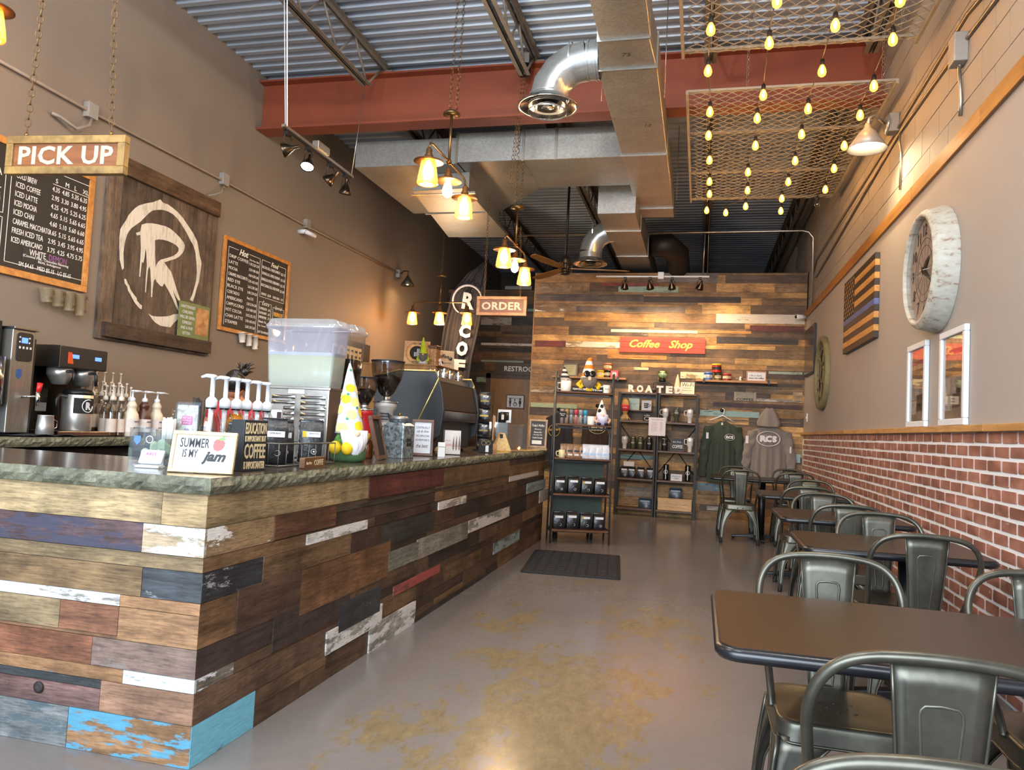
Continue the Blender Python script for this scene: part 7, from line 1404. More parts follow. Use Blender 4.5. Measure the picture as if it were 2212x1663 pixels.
p = (-3.595, 10.45, 2.045); t, m = frame_sign('framed_sign', 'tilted cream coffee sign on the cabinet beside the banner', (cx1 - .16, 10.5, zc_), R(40), .34, .27, R(8), None, P('aged_cream', '#a59c8a', .7), dp=.014); text('coffee', INK, t, m @ TX(-.01, .05), w=.2, shear=.3, bold=.002); text('is always a good idea', INK, t, m @ TX(0, -.05), w=.24); MB().lathe([(.03, 0), (.03, .002), (0, .002)], n=12, m=m @ TX(.11, .02)).build('cup_print', INK, t)
t = thing('cow_figurine', 'tiny black and white cow figurine on the cabinet edge', 'figurine', (cx1 - .09, 10.2, zc_)); MB().sphere((0, 0, .06), .045, 12, sc=(.7, 1.1, .7)).build('body', spots('cow_spots', '#d9d6d2', '#1a1918', 16, .36), t); MB().sphere((0, -.055, .085), .026, 10).build('head', spots('cow_spots', '#d9d6d2', '#1a1918', 16, .36), t)
for a, b_ in ((-.018, -.03), (.018, -.03), (-.018, .03), (.018, .03)): MB().cyl((a, b_, 0), (a, b_, .045), .009, n=8).build('leg', P('cow_white', '#d9d6d2', .7), t)
# banner
LE = [Vector((-3.379, 11.3, 3.789)), Vector((-3.644, 11.3, 3.612)), Vector((-3.895, 11.3, 3.3)), Vector((-3.997, 11.3, 2.795)), Vector((-4.044, 11.3, 2.277)), Vector((-4.055, 11.3, 1.688))]
RE = [Vector((-3.335, 11.3, 3.819)), Vector((-3.327, 11.3, 3.539)), Vector((-3.345, 11.3, 3.172)), Vector((-3.396, 11.3, 2.732)), Vector((-3.476, 11.3, 2.256)), Vector((-3.52, 11.3, 1.709))]
def lerp_list(L_, v): x = v * (len(L_) - 1); i = min(len(L_) - 2, int(x)); return L_[i].lerp(L_[i + 1], x - i)
def ban(u, v): p_ = lerp_list(LE, v).lerp(lerp_list(RE, v), u); p_.y += .035 * sin(u * 16 + v * 3) * (.3 + .7 * v) + .02 * sin(u * 31); return p_
t = thing('banner', 'black cloth feather banner with white ringed R and letters', 'banner', (LE[-1].x, 11.3, 0)); MB().grid(ban, 40, 30).build('cloth', P('black_banner', '#252326', .75, var=.1), t, True, solid=.002)
MB().tube([RE[0] + Vector((0, .07, .03)), RE[1] + Vector((-.02, .09, 0)), RE[3] + Vector((-.12, .1, 0)), (RE[-1].x - .2, 11.4, .02)], .012, 8).build('pole', BLACK, t, True); MB().box(RE[-1].x - .38, RE[-1].x - .02, 11.25, 11.55, 0, .02).build('foot', BLACK, t, True)
SILVP = P('banner_print', '#b9b7bb', .7)
for s, px_, h_ in (('C', (-3.618, 11.24, 2.683), .21), ('O', (-3.648, 11.24, 2.405), .23), ('F', (-3.678, 11.24, 2.135), .2)): text(s, SILVP, t, frm(px_, (1, 0, -.06), (.06, 0, 1)), w=.19, h=h_, bold=.006, world=True)
text('R', SILVP, t, frm((-3.584, 11.24, 3.159), (1, 0, -.1), (.1, 0, 1)), w=.2, h=.26, bold=.004, world=True)
c_ = Vector((-3.608, 11.24, 3.173)); MB().tube([c_ + Vector((.235 * cos(R(a)), 0, .235 * sin(R(a)))) for a in range(-10, 250, 13)], [.008 + .012 * sin(pi * i / 20) for i in range(20)], 6).build('ring_print', SILVP, t, True)
# far light fixture seen beyond the recess wall top
o = MB().box(-3.9, -3.35, 14.6, 14.75, 3.98, 4.05).cyl((-3.6, 14.68, 4.05), (-3.6, 14.68, 4.9), .02).build('ceiling_light_a', CONDUIT); tag(o, 'pale strip fixture seen above the restroom wall', 'light'); o.name = 'strip_light'
# restroom plate on the door
p, q = (-3.468, 13.55, 1.802), (-3.157, 13.55, 1.583)
t = thing('restroom_plate', 'dark framed restroom plate with three figures on tan door', 'sign', ((p[0] + q[0]) / 2, 13.56, q[2])); w_, h_ = q[0] - p[0], p[2] - q[2]
MB().box(p[0] - .02, q[0] + .02, 13.545, 13.57, q[2] - .02, p[2] + .02).build('frame', WALN, t, True, bevel=.003); MB().box(p[0], q[0], 13.541, 13.546, q[2], p[2]).build('plate', PAPER, t, True)
m = face_y((p[0] + q[0]) / 2, 13.5405, (p[2] + q[2]) / 2 - .02); text('RESTROOM', INK, t, m @ TX(0, h_ * .36), w=w_ * .75, h=h_ * .12, world=True)
for s in (-1, 1):
    MB().lathe([(.016, 0), (.016, .001), (0, .001)], n=12, m=m @ TX(s * w_ * .3, .065)).prism([(-.02, .045), (.02, .045), (.026 if s > 0 else .018, -.02), (.012, -.02), (.01, -.075), (-.01, -.075), (-.012, -.02), (-.026 if s > 0 else -.018, -.02)], 0, .001, m=m @ TX(s * w_ * .3, 0)).build('figure', INK, t, True)
MB().torus((0, -.03, 0), .03, .005, 18, 6, m=m).lathe([(.013, 0), (.013, .001), (0, .001)], n=10, m=m @ TX(-.008, .055)).prism([(-.014, .04), (-.004, .04), (0, .005), (.03, .0), (.04, -.04), (.03, -.045), (.02, -.012), (-.012, -.01)], 0, .001, m=m).build('wheelchair_figure', INK, t, True)
# ================================================================ front ladder shelf
LS = (-1.2085, 8.174); LZ = (1.646, 1.288, .917, .53, .148); LR = R(18.5)
SHW = planed('ladder_shelf_wood', '#4a2c1a', '#6b4327', (3, 18, 14)); IRON = P('ladder_iron', '#4a4d50', .45, .6)
t = thing('ladder_shelf', 'tall five-tier ladder shelf of iron and brown boards by the counter end', 'shelf', (LS[0], LS[1], 0), LR); W2 = .32
fy = lambda z: .10 * z / 1.86; D_ = .30
for s in (-1, 1):
    MB().tube([(s * W2, 0, 0), (s * W2, fy(1.86), 1.86)], .011, 6).build('front_post', IRON, t); MB().tube([(s * W2, D_, 0), (s * W2, .13, 1.86)], .010, 6).build('rear_post', IRON, t)
for i, z in enumerate(LZ):
    ry = D_ - (D_ - .13) * z / 1.86 + .0
    yb = max(ry, fy(z) + .2)
    MB().box(-W2 + .01, W2 - .01, fy(z) - .015, yb, z - .018, z).build('shelf_board', SHW, t, bevel=.003)
    for s in (-1, 1): MB().box(s * (W2 - .005) - .006, s * (W2 - .005) + .006, fy(z), yb, z - .03, z + .012).build('side_rail', SHW if i == 9 else IRON, t)
    MB().box(-W2, W2, ry - .004, ry + .004, z - .05, z - .03).build('back_rail', IRON, t)
GBACK = MB().box(-.29, .29, .33, .338, .18, .90); MB().box(-.29, .29, .30, .312, .10, .90).build('green_back_panel', P('green_back', '#38443c', .6), t)
LM = Matrix.Translation((LS[0], LS[1], 0)) @ Matrix.Rotation(LR, 4, 'Z')
def onl(x, y, i, dz=0.): v = LM @ Vector((x, fy(LZ[i]) + y, LZ[i] + dz + .0005)); return (v.x, v.y, v.z)
def mug(label, c, rz, m, r=.042, h=.095, grp=None, cat='mug', mark=None):
    t = thing('coffee_mug', label, cat, c, rz, grp); MB().lathe([(r * .9, 0), (r, .006), (r, h), (r * .92, h), (r * .9, .01), (0, .008)], n=22, cap=False).lathe([(r * .9, 0), (0, 0)], n=22, cap=False).build('cup_body', m, t)
    MB().tube([(-r * .95, 0, h * .8), (-r * 1.65, 0, h * .76), (-r * 1.75, 0, h * .45), (-r * 1.5, 0, h * .22), (-r * .95, 0, h * .2)], .0065, 8).build('handle', m, t)
    if mark: text(mark, INK, t, frm((0, -r - .0005, h * .5), (1, 0, 0), (0, 0, 1)), w=r * 1.1)
    return t
MUGW = P('mug_white', '#dcd9d2', .3, var=.02)
mug('large white mug at left on the top tier of ladder shelf', onl(-.205, .05, 0), LR, MUGW, .058, .115)
mug('small white mug at right on the top tier of ladder shelf', onl(.245, .03, 0), LR, MUGW, .040, .09, mark='RCS')
t = thing('long_sign', 'long black sign about coffee along the top tier of ladder shelf', 'sign', onl(.03, .02, 0), LR); MB().box(-.175, .175, -.008, .008, 0, .06).build('block', BLACKFAB, t, bevel=.002); text("TODAY'S PLAN: DRINK Coffee AND Be Awesome", CHALK, t, frm((0, -.0088, .03), (1, 0, 0), (0, 0, 1)), w=.33, h=.022, bold=.002)
gnome('black and white plaid gnome at left on top tier of ladder shelf', onl(-.205, .125, 0), LR, .28, bands('plaid_hat', '#1d1c1d', '#b9b6b2', .05), P('grey_cloth', '#55514f', .9), fur('pale_grey_fur', '#8b8886'), lean=-.12, hatfrac=.5, bw=.14)
t, h_, _ = gnome('big gnome with orange striped hat, sunglasses and yellow coat on ladder shelf', onl(.05, .11, 0), LR, .43, bands('orange_stripes', '#d9771c', '#e0d9d6', .088), P('yellow_coat', '#d6b01e', .85), fur('dark_grey_fur', '#6b6560'), lean=.03, curl=.28, hatfrac=.62, bw=.21, arms=P('yellow_coat', '#d6b01e', .85))
for s in (-1, 1): MB().lathe([(.034, 0), (.036, .004), (.03, .008), (0, .009)], n=16, m=frm((s * .032, -.086, .205), (1, 0, 0), (0, 0, 1))).build('dark_lens', P('sunglass', '#0d0d0f', .1), t)
MB().box(-.064, .064, -.09, -.083, .217, .226).build('glasses_bar', BLACK, t)
# tier 2: pouches, tubes, mug, cow gnome
rr = random.Random(11); CLR = clear('pouch_film', (.93, .93, .93), .12, .08, .12)
for i in range(6):
    x = -.235 + i * .052; c_ = ['#8a7a70', '#9a7a4a', '#6d6d70', '#b03a48', '#8a8d92', '#2f8fb8'][i]; lb_ = ['drink mix pouch farthest left with a black tag', 'tan drink mix pouch on the ladder shelf', 'grey drink tube bundle on the ladder shelf', 'pink-topped drink tube on the ladder shelf', 'silver drink tube on the ladder shelf', 'blue-topped drink tube on the ladder shelf'][i]
    t = thing('drink_tube', lb_, 'packet', onl(x, .06, 1), LR, 'drink mix tubes on the ladder shelf'); MB().lathe([(.021, 0), (.022, .10), (.02, .11)], n=14).build('tube_body', CLR, t); MB().lathe([(.018, .003), (.018, .09)], n=12).build('filling', P('mix_' + c_.strip('#'), c_, .6, var=.4, scale=60), t); MB().lathe([(.023, .10), (.024, .15), (.018, .16)], n=12).build('top', P('cap_' + c_.strip('#'), c_, .5), t)
    if i == 0: k = MB().box(-.04, .045, -.032, -.03, .07, .135).build('tag', BLACKFAB, t); text('Flavored\nMixes', CHALK, k, frm((.0, -.0325, .1), (1, 0, 0), (0, 0, 1)), w=.06, shear=.2)
mug('white mug beside the cow gnome on ladder shelf', onl(.085, .03, 1), LR + pi, MUGW, .042, .095)
gnome('cow-print gnome with pink ears and lilac body on ladder shelf', onl(.205, .05, 1), LR, .285, spots('cow_hat', '#dedbd8', '#151515', 17, .38), P('lilac_cloth', '#a9a6c9', .9), P('gnome_bandana', '#c8c6da', .9), hatfrac=.58, bw=.15, lean=-.03, feet=P('hoof_black', '#19181a', .7), arms=P('pink_arm', '#c99f8e', .8), nose='#e0b9a8')
# tier 3: snack bags
for i in range(4):
    b = make_bag(['first', 'second', 'third', 'fourth'][i] + ' clear brown snack bag from the left on ladder shelf', .075, .05, .15, '#33302f', None, False, 'snack bag', 'brown snack bags on the ladder shelf', P('snack_brown', '#8a6a4c', .35, var=.45, scale=50, bump=.5), .5); b.name = 'snack_bag'; place(b, onl(-.2 + i * .072, .09, 2), LR); MB().box(-.025, .025, -.029, -.026, .025, .045).build('white_label', PAPER, b)
for i in range(4):
    b = make_bag(['first', 'second', 'third', 'last'][i] + ' white snack bag from the left on ladder shelf', .078, .05, .155, '#9fbfe0', None, False, 'snack bag', 'white snack bags on the ladder shelf', P('snack_white', '#c4c8d2', .35, var=.15, scale=30, bump=.5), .34); b.name = 'snack_bag'; place(b, onl(.045 + i * .073, .06, 2), LR)
mug('cream mug in front of the brown snack bags', onl(-.225, .025, 2), LR, P('cream_mug', '#cdbf98', .3), .036, .085)
for tier, nm in ((3, 'fourth tier'), (4, 'bottom tier')):
    for i in range(4):
        b = make_bag(['leftmost', 'second', 'third', 'rightmost'][i] + ' black coffee bag on the ' + nm + ' of ladder shelf', .132, .10, .215 + .012 * (i == 1), '#d9dde2', '#c59a3a' if i in (2,) else None, True, 'coffee bag', 'black coffee bags on the ladder shelf', None, .70); place(b, onl(-.222 + i * .148, .11, tier), LR); b.scale = (.92, .9, .84)
# cart with casters behind the ladder shelf
t = thing('wheeled_base', 'low wheeled board base under the ladder shelf', 'dolly', (LM @ Vector((0, .45, 0)))[:], LR); MB().box(-.27, .27, -.1, .2, .075, .10).build('board', planed('dolly_wood', '#6d6a50', '#8a8564', (8, 8, 8)), t)
for a in (-.2, .2):
    for b_ in (-.06, .15): MB().cyl((a - .012, b_, .03), (a + .012, b_, .03), .03, n=14).cyl((a, b_, .05), (a, b_, .075), .012, n=8).build('caster', RUBBER, t)
# ================================================================ twin shelf units at the board wall
TWX = (-1.185, -.615, -.04); TY = 11.44; TZ = (1.838, 1.411, .985, .551, .115); TD = .27
IRON2 = P('shelf_iron', '#2a2927', .5, .5); SHW2 = planed('twin_shelf_wood', '#3f2a1b', '#5a3d28', (3, 18, 14))
for u_, (xa, xb, lb_) in enumerate(((TWX[0], TWX[1] - .012, 'left black-framed shelf unit at the board wall'), (TWX[1] + .012, TWX[2], 'right black-framed shelf unit at the board wall'))):
    t = thing('shelf_unit', lb_, 'shelf', ((xa + xb) / 2, TY + .13, 0), 0, 'black-framed shelf units')
    for x in (xa, xb):
        for y_ in (TY, TY + TD): MB().box(x - .018, x + .018, y_ - .012, y_ + .012, 0, 1.838).build('post', IRON2, t, True)
    for z in TZ: MB().box(xa + .018, xb - .018, TY - .012, TY + TD + .012, z - .028, z).build('shelf_board', SHW2, t, True, bevel=.003)
    MB().tube([(xa, TY + TD + .008, .62), (xb, TY + TD + .008, 1.36)], .006, 6).build('brace', IRON2, t, True); MB().tube([(xb, TY + TD + .008, .62), (xa, TY + TD + .008, 1.36)], .006, 6).build('brace', IRON2, t, True)
def ont(px_, i, dy=.08): return (px_[0], TY + dy, TZ[i] + .0005)
# letters
for i, (s, px_, m_) in enumerate((('R', (-1.011, 11.5, 1.916), 0), ('O', (-0.886, 11.5, 1.907), 0), ('A', (-0.756, 11.5, 1.911), 0), ('T', (-0.592, 11.5, 1.918), 0), ('E', (-0.456, 11.5, 1.923), 0), ('D', (-0.321, 11.5, 1.928), 1))):
    t = thing('letter_block', 'standing white letter %s on the twin shelf top' % s, 'letter', ont(px_, 0, .03), 0, 'white ROASTED letters'); text(s, P('letter_white', '#ddd8cd', .6), t, frm((0, 0, .0555), (1, 0, 0), (0, 0, 1)), w=.1 if s != 'A' else .115, h=.11, ext=.011, bold=.006)
p = (-0.687, 11.5, 1.914); t = thing('dark_ornament', 'small dark round ornament between the letters A and T', 'ornament', ont(p, 0, .06)); MB().sphere((0, 0, .04), .04, 12).torus((0, 0, .04), .041, .006, 18, 6).build('ball', P('dark_knit', '#3d362e', .8, bump=.6), t)
p = (-0.569, 11.52, 2.184); t = thing('wire_rack', 'black wire rack holding the plasma globe on twin shelf', 'rack', ont(p, 0, .16)); MB().tube([(-.13, 0, 0), (-.13, 0, .15), (-.11, 0, .17), (.11, 0, .17), (.13, 0, .15), (.13, 0, 0)], .004, 6).tube([(-.13, -.06, .0), (-.13, 0, .15)], .004, 6).tube([(.13, -.06, .0), (.13, 0, .15)], .004, 6).build('frame', BLACK, t); MB().box(-.11, .11, -.05, .05, .165, .172).build('top_plate', BLACK, t)
t = thing('plasma_globe', 'glass globe with pale green glow on black base', 'globe lamp', ont(p, 0, .16)[:2] + (TZ[0] + .173,)); MB().lathe([(.05, 0), (.052, .04), (.04, .055), (0, .055)], n=20).build('base', BLACK, t); MB().sphere((0, 0, .125), .078, 20).build('glass', clear('globe_glass', (.85, .95, .85), .15, .03), t); MB().lathe([(.0, .06), (.062, .09), (.07, .12), (.03, .15), (.05, .17), (0, .16)], n=14).build('green_scene', P('green_scene', '#cbdcae', .5, var=.4, scale=30), t)
p = (-0.343, 11.55, 1.93); gnome('cream gnome with tall speckled hat behind letter D', ont(p, 0, .14), 0, .30, P('speckled_cream', '#cfc0a4', .8, var=.35, scale=90), P('cream_cloth', '#bfae94', .9), fur('cream_fur', '#cdbfa8'), hatfrac=.66, bw=.12, curl=0)
p = (-0.194, 11.5, 1.932); t, m = frame_sign('wifi_sign', 'cream Wi-Fi sign on the twin shelf top', ont(p, 0, .10), R(3), .21, .19, R(7), BLACK, P('cream_sign', '#d5ccb6', .6), .004, .012); text('Wi-Fi', INK, t, m @ TX(0, .05), w=.17, h=.055); text('Network: guest', INK, t, m @ TX(0, 0), w=.13, h=.014); text('Password: coffee', INK, t, m @ TX(0, -.035), w=.13, h=.014)
# left unit, second board
p = (-1.095, 11.5, 1.429); t = thing('burlap_scarecrow', 'burlap doll with red band and straw at left of twin shelf', 'doll', ont(p, 1, .04)); MB().lathe([(.05, 0), (.055, .06), (.03, .10), (.045, .13), (.06, .22), (.05, .30), (.035, .33), (0, .34)], n=16, sx=1., sy=.7).build('burlap_body', P('burlap', '#a5824f', .9, bump=.8), t); MB().lathe([(.055, .14), (.064, .16), (.064, .22), (.058, .235)], n=16, sy=.74).build('red_band', P('red_band', '#a8262c', .7), t)
mb = MB(); rs2 = random.Random(3)
for i in range(16): a = rs2.uniform(0, 6.28); mb.tube([(0, 0, .1), (.05 * cos(a), .03 * sin(a), .05), (.08 * cos(a), .045 * sin(a), rs2.uniform(0, .02))], .004, 4)
tag(mb.build('straw', P('straw', '#cbb486', .9), t), kind='stuff'); text('COFFEE', CHALK, t, frm((0, -.048, .19), (1, 0, 0), (0, 0, 1)), w=.07)
t = thing('wall_ledge', 'narrow wooden ledge holding two cards inside left shelf unit', 'ledge', (((-0.901, 11.6, 1.574))[0], 11.62, (-0.901, 11.6, 1.574)[2])); MB().box(-.17, .19, -.03, .06, -.015, 0).build('board', SHW2, t)
zl = t.location.z + .0005
p = (-0.979, 11.6, 1.613); t, m = frame_sign('small_card', 'pale teal card on ledge inside the left shelf unit', (p[0], 11.62, zl), 0, .165, .18, R(5), PINE, P('teal_card', '#a9c2ba', .6), .006, .012, 'card'); text('sweater weather\ncoffee', INK, t, m @ TX(0, .0), w=.11, shear=.3)
p = (-0.805, 11.6, 1.607); t, m = frame_sign('small_card', 'white card with black coffee mug drawing in left shelf unit', (p[0] + .015, 11.61, zl), 0, .15, .155, R(5), PINE, SIGNW, .005, .012, 'card'); MB().prism([(-.04, .035), (.03, .035), (.024, -.04), (-.034, -.04)], 0, .001, m=m).torus((.036, .0, 0), .018, .004, 14, 5, m=m).build('mug_print', INK, t); text('life is\ngood', CHALK, t, m @ Matrix.Translation((-.005, 0, .0016)), w=.05)
p = (-0.772, 11.5, 1.479); t, m = frame_sign('small_card', 'black-framed card with cup outline standing on second board', ont(p, 1, .09), 0, .13, .12, R(8), BLACK, BLACKFAB, .007, .012, 'card'); text('coffee', CHALK, t, m @ TX(0, .03), w=.09, shear=.2); MB().torus((0, -.02, 0), .03, .004, 18, 5, m=m, sc=(1.2, .8, 1)).build('cup_outline', CHALK, t)
def tumbler(label, c, col, handle=True, h=.21, r=.045, rz=0., grp='insulated tumblers on the twin shelves', mark='RCS'):
    m_ = P('tumbler_' + col.strip('#'), col, .35, .1, .04); t = thing('tumbler', label, 'tumbler', c, rz, grp)
    MB().lathe([(r * .62, .0), (r * .66, .006), (r * .70, h * .38), (r, h * .44), (r * 1.02, h * .9), (r * .98, h * .92)], n=22).build('cup_body', m_, t); MB().lathe([(r * 1.0, h * .90), (r * 1.0, h * .95), (r * .6, h * .98), (0, h * .985)], n=20).build('lid', m_, t)
    MB().cyl((.008, 0, h * .97), (.01, 0, h * 1.06), .005, n=8).build('straw', WHITE, t)
    if handle: MB().tube([(-r * .98, 0, h * .86), (-r * 1.7, 0, h * .86), (-r * 1.8, 0, h * .8), (-r * 1.8, 0, h * .58), (-r * 1.65, 0, h * .53), (-r, 0, h * .52)], .007, 8).build('handle', m_, t)
    if mark: text(mark, INK if col > '#8' else CHALK, t, frm((0, -r * 1.03, h * .68), (1, 0, 0), (0, 0, 1)), w=r * 1.1)
    return t
tumbler('white handled tumbler, left of three on upper right shelf', ont((-0.499, 11.5, 1.457), 1, .08), '#d9dadb'); tumbler('olive grey handled tumbler between two white ones', ont((-0.337, 11.5, 1.465), 1, .08), '#4d5146'); tumbler('white handled tumbler, right of three on upper right shelf', ont((-0.143, 11.5, 1.454), 1, .08), '#d9dadb')
tumbler('white straight tumbler at left on third board', ont((-1.085, 11.5, 1.046), 2, .08), '#cfcdc6', False, .19)
def can_tumbler(label, px_, i, col, h=.19): 
    t = thing('tumbler', label, 'tumbler', ont(px_, i, .09), 0, 'insulated tumblers on the twin shelves'); m_ = P('tumbler_' + col.strip('#'), col, .4, .1); MB().lathe([(.04, 0), (.044, .008), (.046, h * .86), (.042, h * .9)], n=22).build('cup_body', m_, t); MB().lathe([(.044, h * .88), (.044, h * .96), (.02, h), (0, h)], n=20).build('lid', CHROME, t); text('RCS', CHALK, t, frm((0, -.0465, h * .5), (1, 0, 0), (0, 0, 1)), w=.045)
can_tumbler('olive green tumbler, left of two on third board', (-0.961, 11.5, 1.039), 2, '#3a3d24'); can_tumbler('olive green tumbler, right of two on third board', (-0.851, 11.5, 1.038), 2, '#40432a'); can_tumbler('black tumbler beside olive ones on third board', (-0.72, 11.5, 1.039), 2, '#17181a'); can_tumbler('black tumbler at left of right unit third board', (-0.496, 11.5, 1.037), 2, '#17181a')
p = (-0.308, 11.5, 1.034); t, m = frame_sign('framed_sign', 'dark but first COFFEE sign on third board', ont(p, 2, .11), R(-2), .2, .20, R(5), WALN, P('dark_slate_sign', '#26333c', .6), .01, .016); text('but first -', CHALK, t, m @ TX(0, .04), w=.14, shear=.25); text('COFFEE', CHALK, t, m @ TX(0, -.03), w=.15, h=.05, bold=.002)
tumbler('white handled tumbler at right end of third board', ont((-0.127, 11.5, 1.031), 2, .06), '#d9dadb', h=.215)
t = thing('price_list', 'white price list sheet taped across the middle posts', 'paper', (-0.601, 11.42, 1.211)); p, q = (-0.733, 11.42, 1.472), (-0.486, 11.42, 1.203); MB().box(p[0], q[0], 11.418, 11.421, q[2], p[2]).build('sheet', P('paper_sheet', '#d3ced4', .6, var=.02), t, True); m = face_y((p[0] + q[0]) / 2, 11.4172, (p[2] + q[2]) / 2); text('Roasted Coffee Prices', INK, t, m @ TX(0, .105), w=.17, world=True)
for i in range(6): text('Item name line', INK, t, m @ TX(-.04, .06 - i * .024), w=.08, h=.009, world=True); text('$0.00'.replace('0.00', ('4.50', '5.00', '12.00', '14.00', '16.00', '18.00')[i]), INK, t, m @ TX(.06, .06 - i * .024), w=.03, h=.01, world=True)
for i, px_ in enumerate(((-1.073, 11.5, 0.595), (-0.963, 11.5, 0.596), (-0.826, 11.5, 0.598), (-0.689, 11.5, 0.6))):
    b = make_bag(['leftmost', 'second', 'third', 'rightmost'][i] + ' black coffee bag on the fourth board of left unit', .115, .08, .17, '#c9cdd4', None, True, 'coffee bag', 'black coffee bags on the left shelf unit', None, .72); place(b, ont(px_, 3, .09), 0)
t, m = frame_sign('small_card', 'white price card behind black bags on fourth board', ont((-1.02, 11.6, 0.769), 3, .2), 0, .16, .24, R(2), None, PAPER, dp=.004, cat='card')
for px_, lb_ in (((-0.459, 11.5, 0.601), 'tall black skinny tumbler, left one on fourth board'), ((-0.144, 11.5, 0.601), 'tall black skinny tumbler, right one on fourth board')):
    t = thing('tumbler', lb_, 'tumbler', ont(px_, 3, .08), 0, 'insulated tumblers on the twin shelves'); MB().lathe([(.034, 0), (.037, .006), (.042, .22), (.04, .235), (0, .236)], n=22).build('cup_body', BLACK, t); MB().box(-.006, .004, -.0425, -.036, .02, .225).build('white_stripe', WHITE, t); MB().torus((0, 0, 0), .027, .0035, 20, 6, m=frm((0, -.0415, .125), (1, 0, 0), (0, 0, 1))).build('ring_mark', WHITE, t); text('R', WHITE, t, frm((.0, -.0435, .125), (1, 0, 0), (0, 0, 1)), h=.03)
t, m = frame_sign('small_card', 'white card with script between the two skinny tumblers', ont((-0.304, 11.5, 0.577), 3, .05), 0, .165, .10, R(8), PAPER, SIGNW, .008, .012, 'card'); text('fireproof\ncoffee', INK, t, m, w=.12, shear=.2)
def pouch(label, px_, i, w=.19, h=.15): 
    b = make_bag(label, w, .09, h, '#8fa3b8', None, True, 'coffee bag', None, P('pouch_slate', '#2f3d4a', .3, var=.15), .72); return place(b, px_, 0)
pouch('slate blue coffee pouch on the lowest board of left unit', ont((-0.747, 11.5, 0.17), 4, .09), 4); p = (-0.314, 11.5, 0.148)
t = thing('wooden_crate', 'pale wooden box on the lowest board of right unit', 'box', ont(p, 4, .12)); MB().box(-.245, .245, -.11, .11, 0, .165).build('box', planed('crate_pine', '#b58d5a', '#cfa874', (4, 14, 16)), t, bevel=.004); MB().box(-.25, .25, -.115, .115, .165, .176).build('lid', planed('crate_pine', '#b58d5a', '#cfa874', (4, 14, 16)), t, bevel=.002)
for z_ in (.045, .095): MB().box(-.24, .24, -.1115, -.1095, z_, z_ + .002).build('board_joint', P('crate_joint', '#6d4f30', .8), t)
pouch('slate blue coffee pouch standing on the pale wooden box', ((-0.308, 11.5, 0.338)[0], TY + .12, TZ[4] + .177), 4)
# ================================================================ on the board wall
p, q = (-1.24, 11.71, 2.705), (0.042, 11.71, 2.465)
t = thing('coffee_shop_sign', 'red plank sign with yellow Coffee Shop script on board wall', 'sign', ((p[0] + q[0]) / 2, 11.72, q[2])); h_ = (p[2] - q[2]) / 3; REDP = NT('worn_red_paint'); REDP.set(Base_Color=REDP.ramp(REDP.noise(REDP.pos((3, 20, 30)), 1, 4), [(.3, lin('#9c2a1e')), (.7, lin('#c23a2a'))]), Roughness=.6); REDP = REDP.m
for i in range(3): MB().box(p[0], q[0], 11.70, 11.725, q[2] + i * h_ + .0012, q[2] + (i + 1) * h_ - .0012).build('plank', REDP, t, True, bevel=.002)
text('Coffee   Shop', P('script_yellow', '#d8a24a', .6), t, face_y((p[0] + q[0]) / 2 - .02, 11.6985, (p[2] + q[2]) / 2), w=(q[0] - p[0]) * .74, h=(p[2] - q[2]) * .66, shear=.38, bold=.003, world=True)
for (x0, x1, z, lb_) in ((-2.248, -1.11, 2.055, 'left floating wooden shelf on the board wall'), (-.08, 1.07, 2.07, 'right floating wooden shelf on the board wall')):
    t = thing('floating_shelf', lb_, 'shelf', ((x0 + x1) / 2, 11.64, z), 0, 'floating shelves'); MB().box(x0, x1, 11.53, 11.735, z - .03, z + .0).build('board', planed('shelf_pine', '#8a5c2c', '#b07d42', (4, 16, 16)), t, True, bevel=.003)
    for x in (x0 + .12, x1 - .12): MB().box(x - .015, x + .015, 11.52, 11.735, z - .045, z - .03).box(x - .015, x + .015, 11.515, 11.523, z - .045, z + .02).build('bracket', BLACK, t, True)
ZL, ZR_ = 2.0555, 2.0705
def can(label, c, col, top, r=.05, h=.11, word='COFFEE', band_='#d9c9a0', grp='vintage tins on the wall shelves'):
    t = thing('coffee_tin', label, 'tin', c, 0, grp); MB().lathe([(r, 0), (r * 1.02, .004), (r, .008), (r, h - .012), (r * 1.02, h - .008), (r, h), (0, h)], n=24).build('tin_body', P('tin_' + col.strip('#'), col, .35), t); MB().lathe([(r * 1.03, h - .018), (r * 1.03, h + .006), (0, h + .007)], n=24).build('lid', P('tin_' + top.strip('#'), top, .35), t); MB().lathe([(r * 1.005, h * .3), (r * 1.005, h * .68)], n=24, cap=False).build('label_band', P('tin_' + band_.strip('#'), band_, .5), t); text(word, INK, t, frm((0, -r * 1.01, h * .5), (1, 0, 0), (0, 0, 1)), w=r * 1.2)
p = (0.217, 11.62, 2.231); can('red tin with yellow lid on top of two tins, right shelf', (p[0], 11.63, ZR_ + .1165), '#b0241f', '#e0b020', .068, .12, band_='#1c1a1a', word='TIN')
p = (0.119, 11.62, 2.159); can('blue and white tin at the left of right wall shelf', (p[0] - .02, 11.62, ZR_), '#3a5d9a', '#4f74b0', .062, .109, word='BLUE', band_='#c5ccd6'); can('dark green tin under the red tin on right wall shelf', ((0.239, 11.62, 2.163)[0], 11.65, ZR_), '#4a4a2c', '#4a4a2c', .05, .109)
p = (0.339, 11.62, 2.152); can('dark red flat tin on right wall shelf', (p[0] + .03, 11.62, ZR_), '#7a2420', '#a8302a', .062, .095)
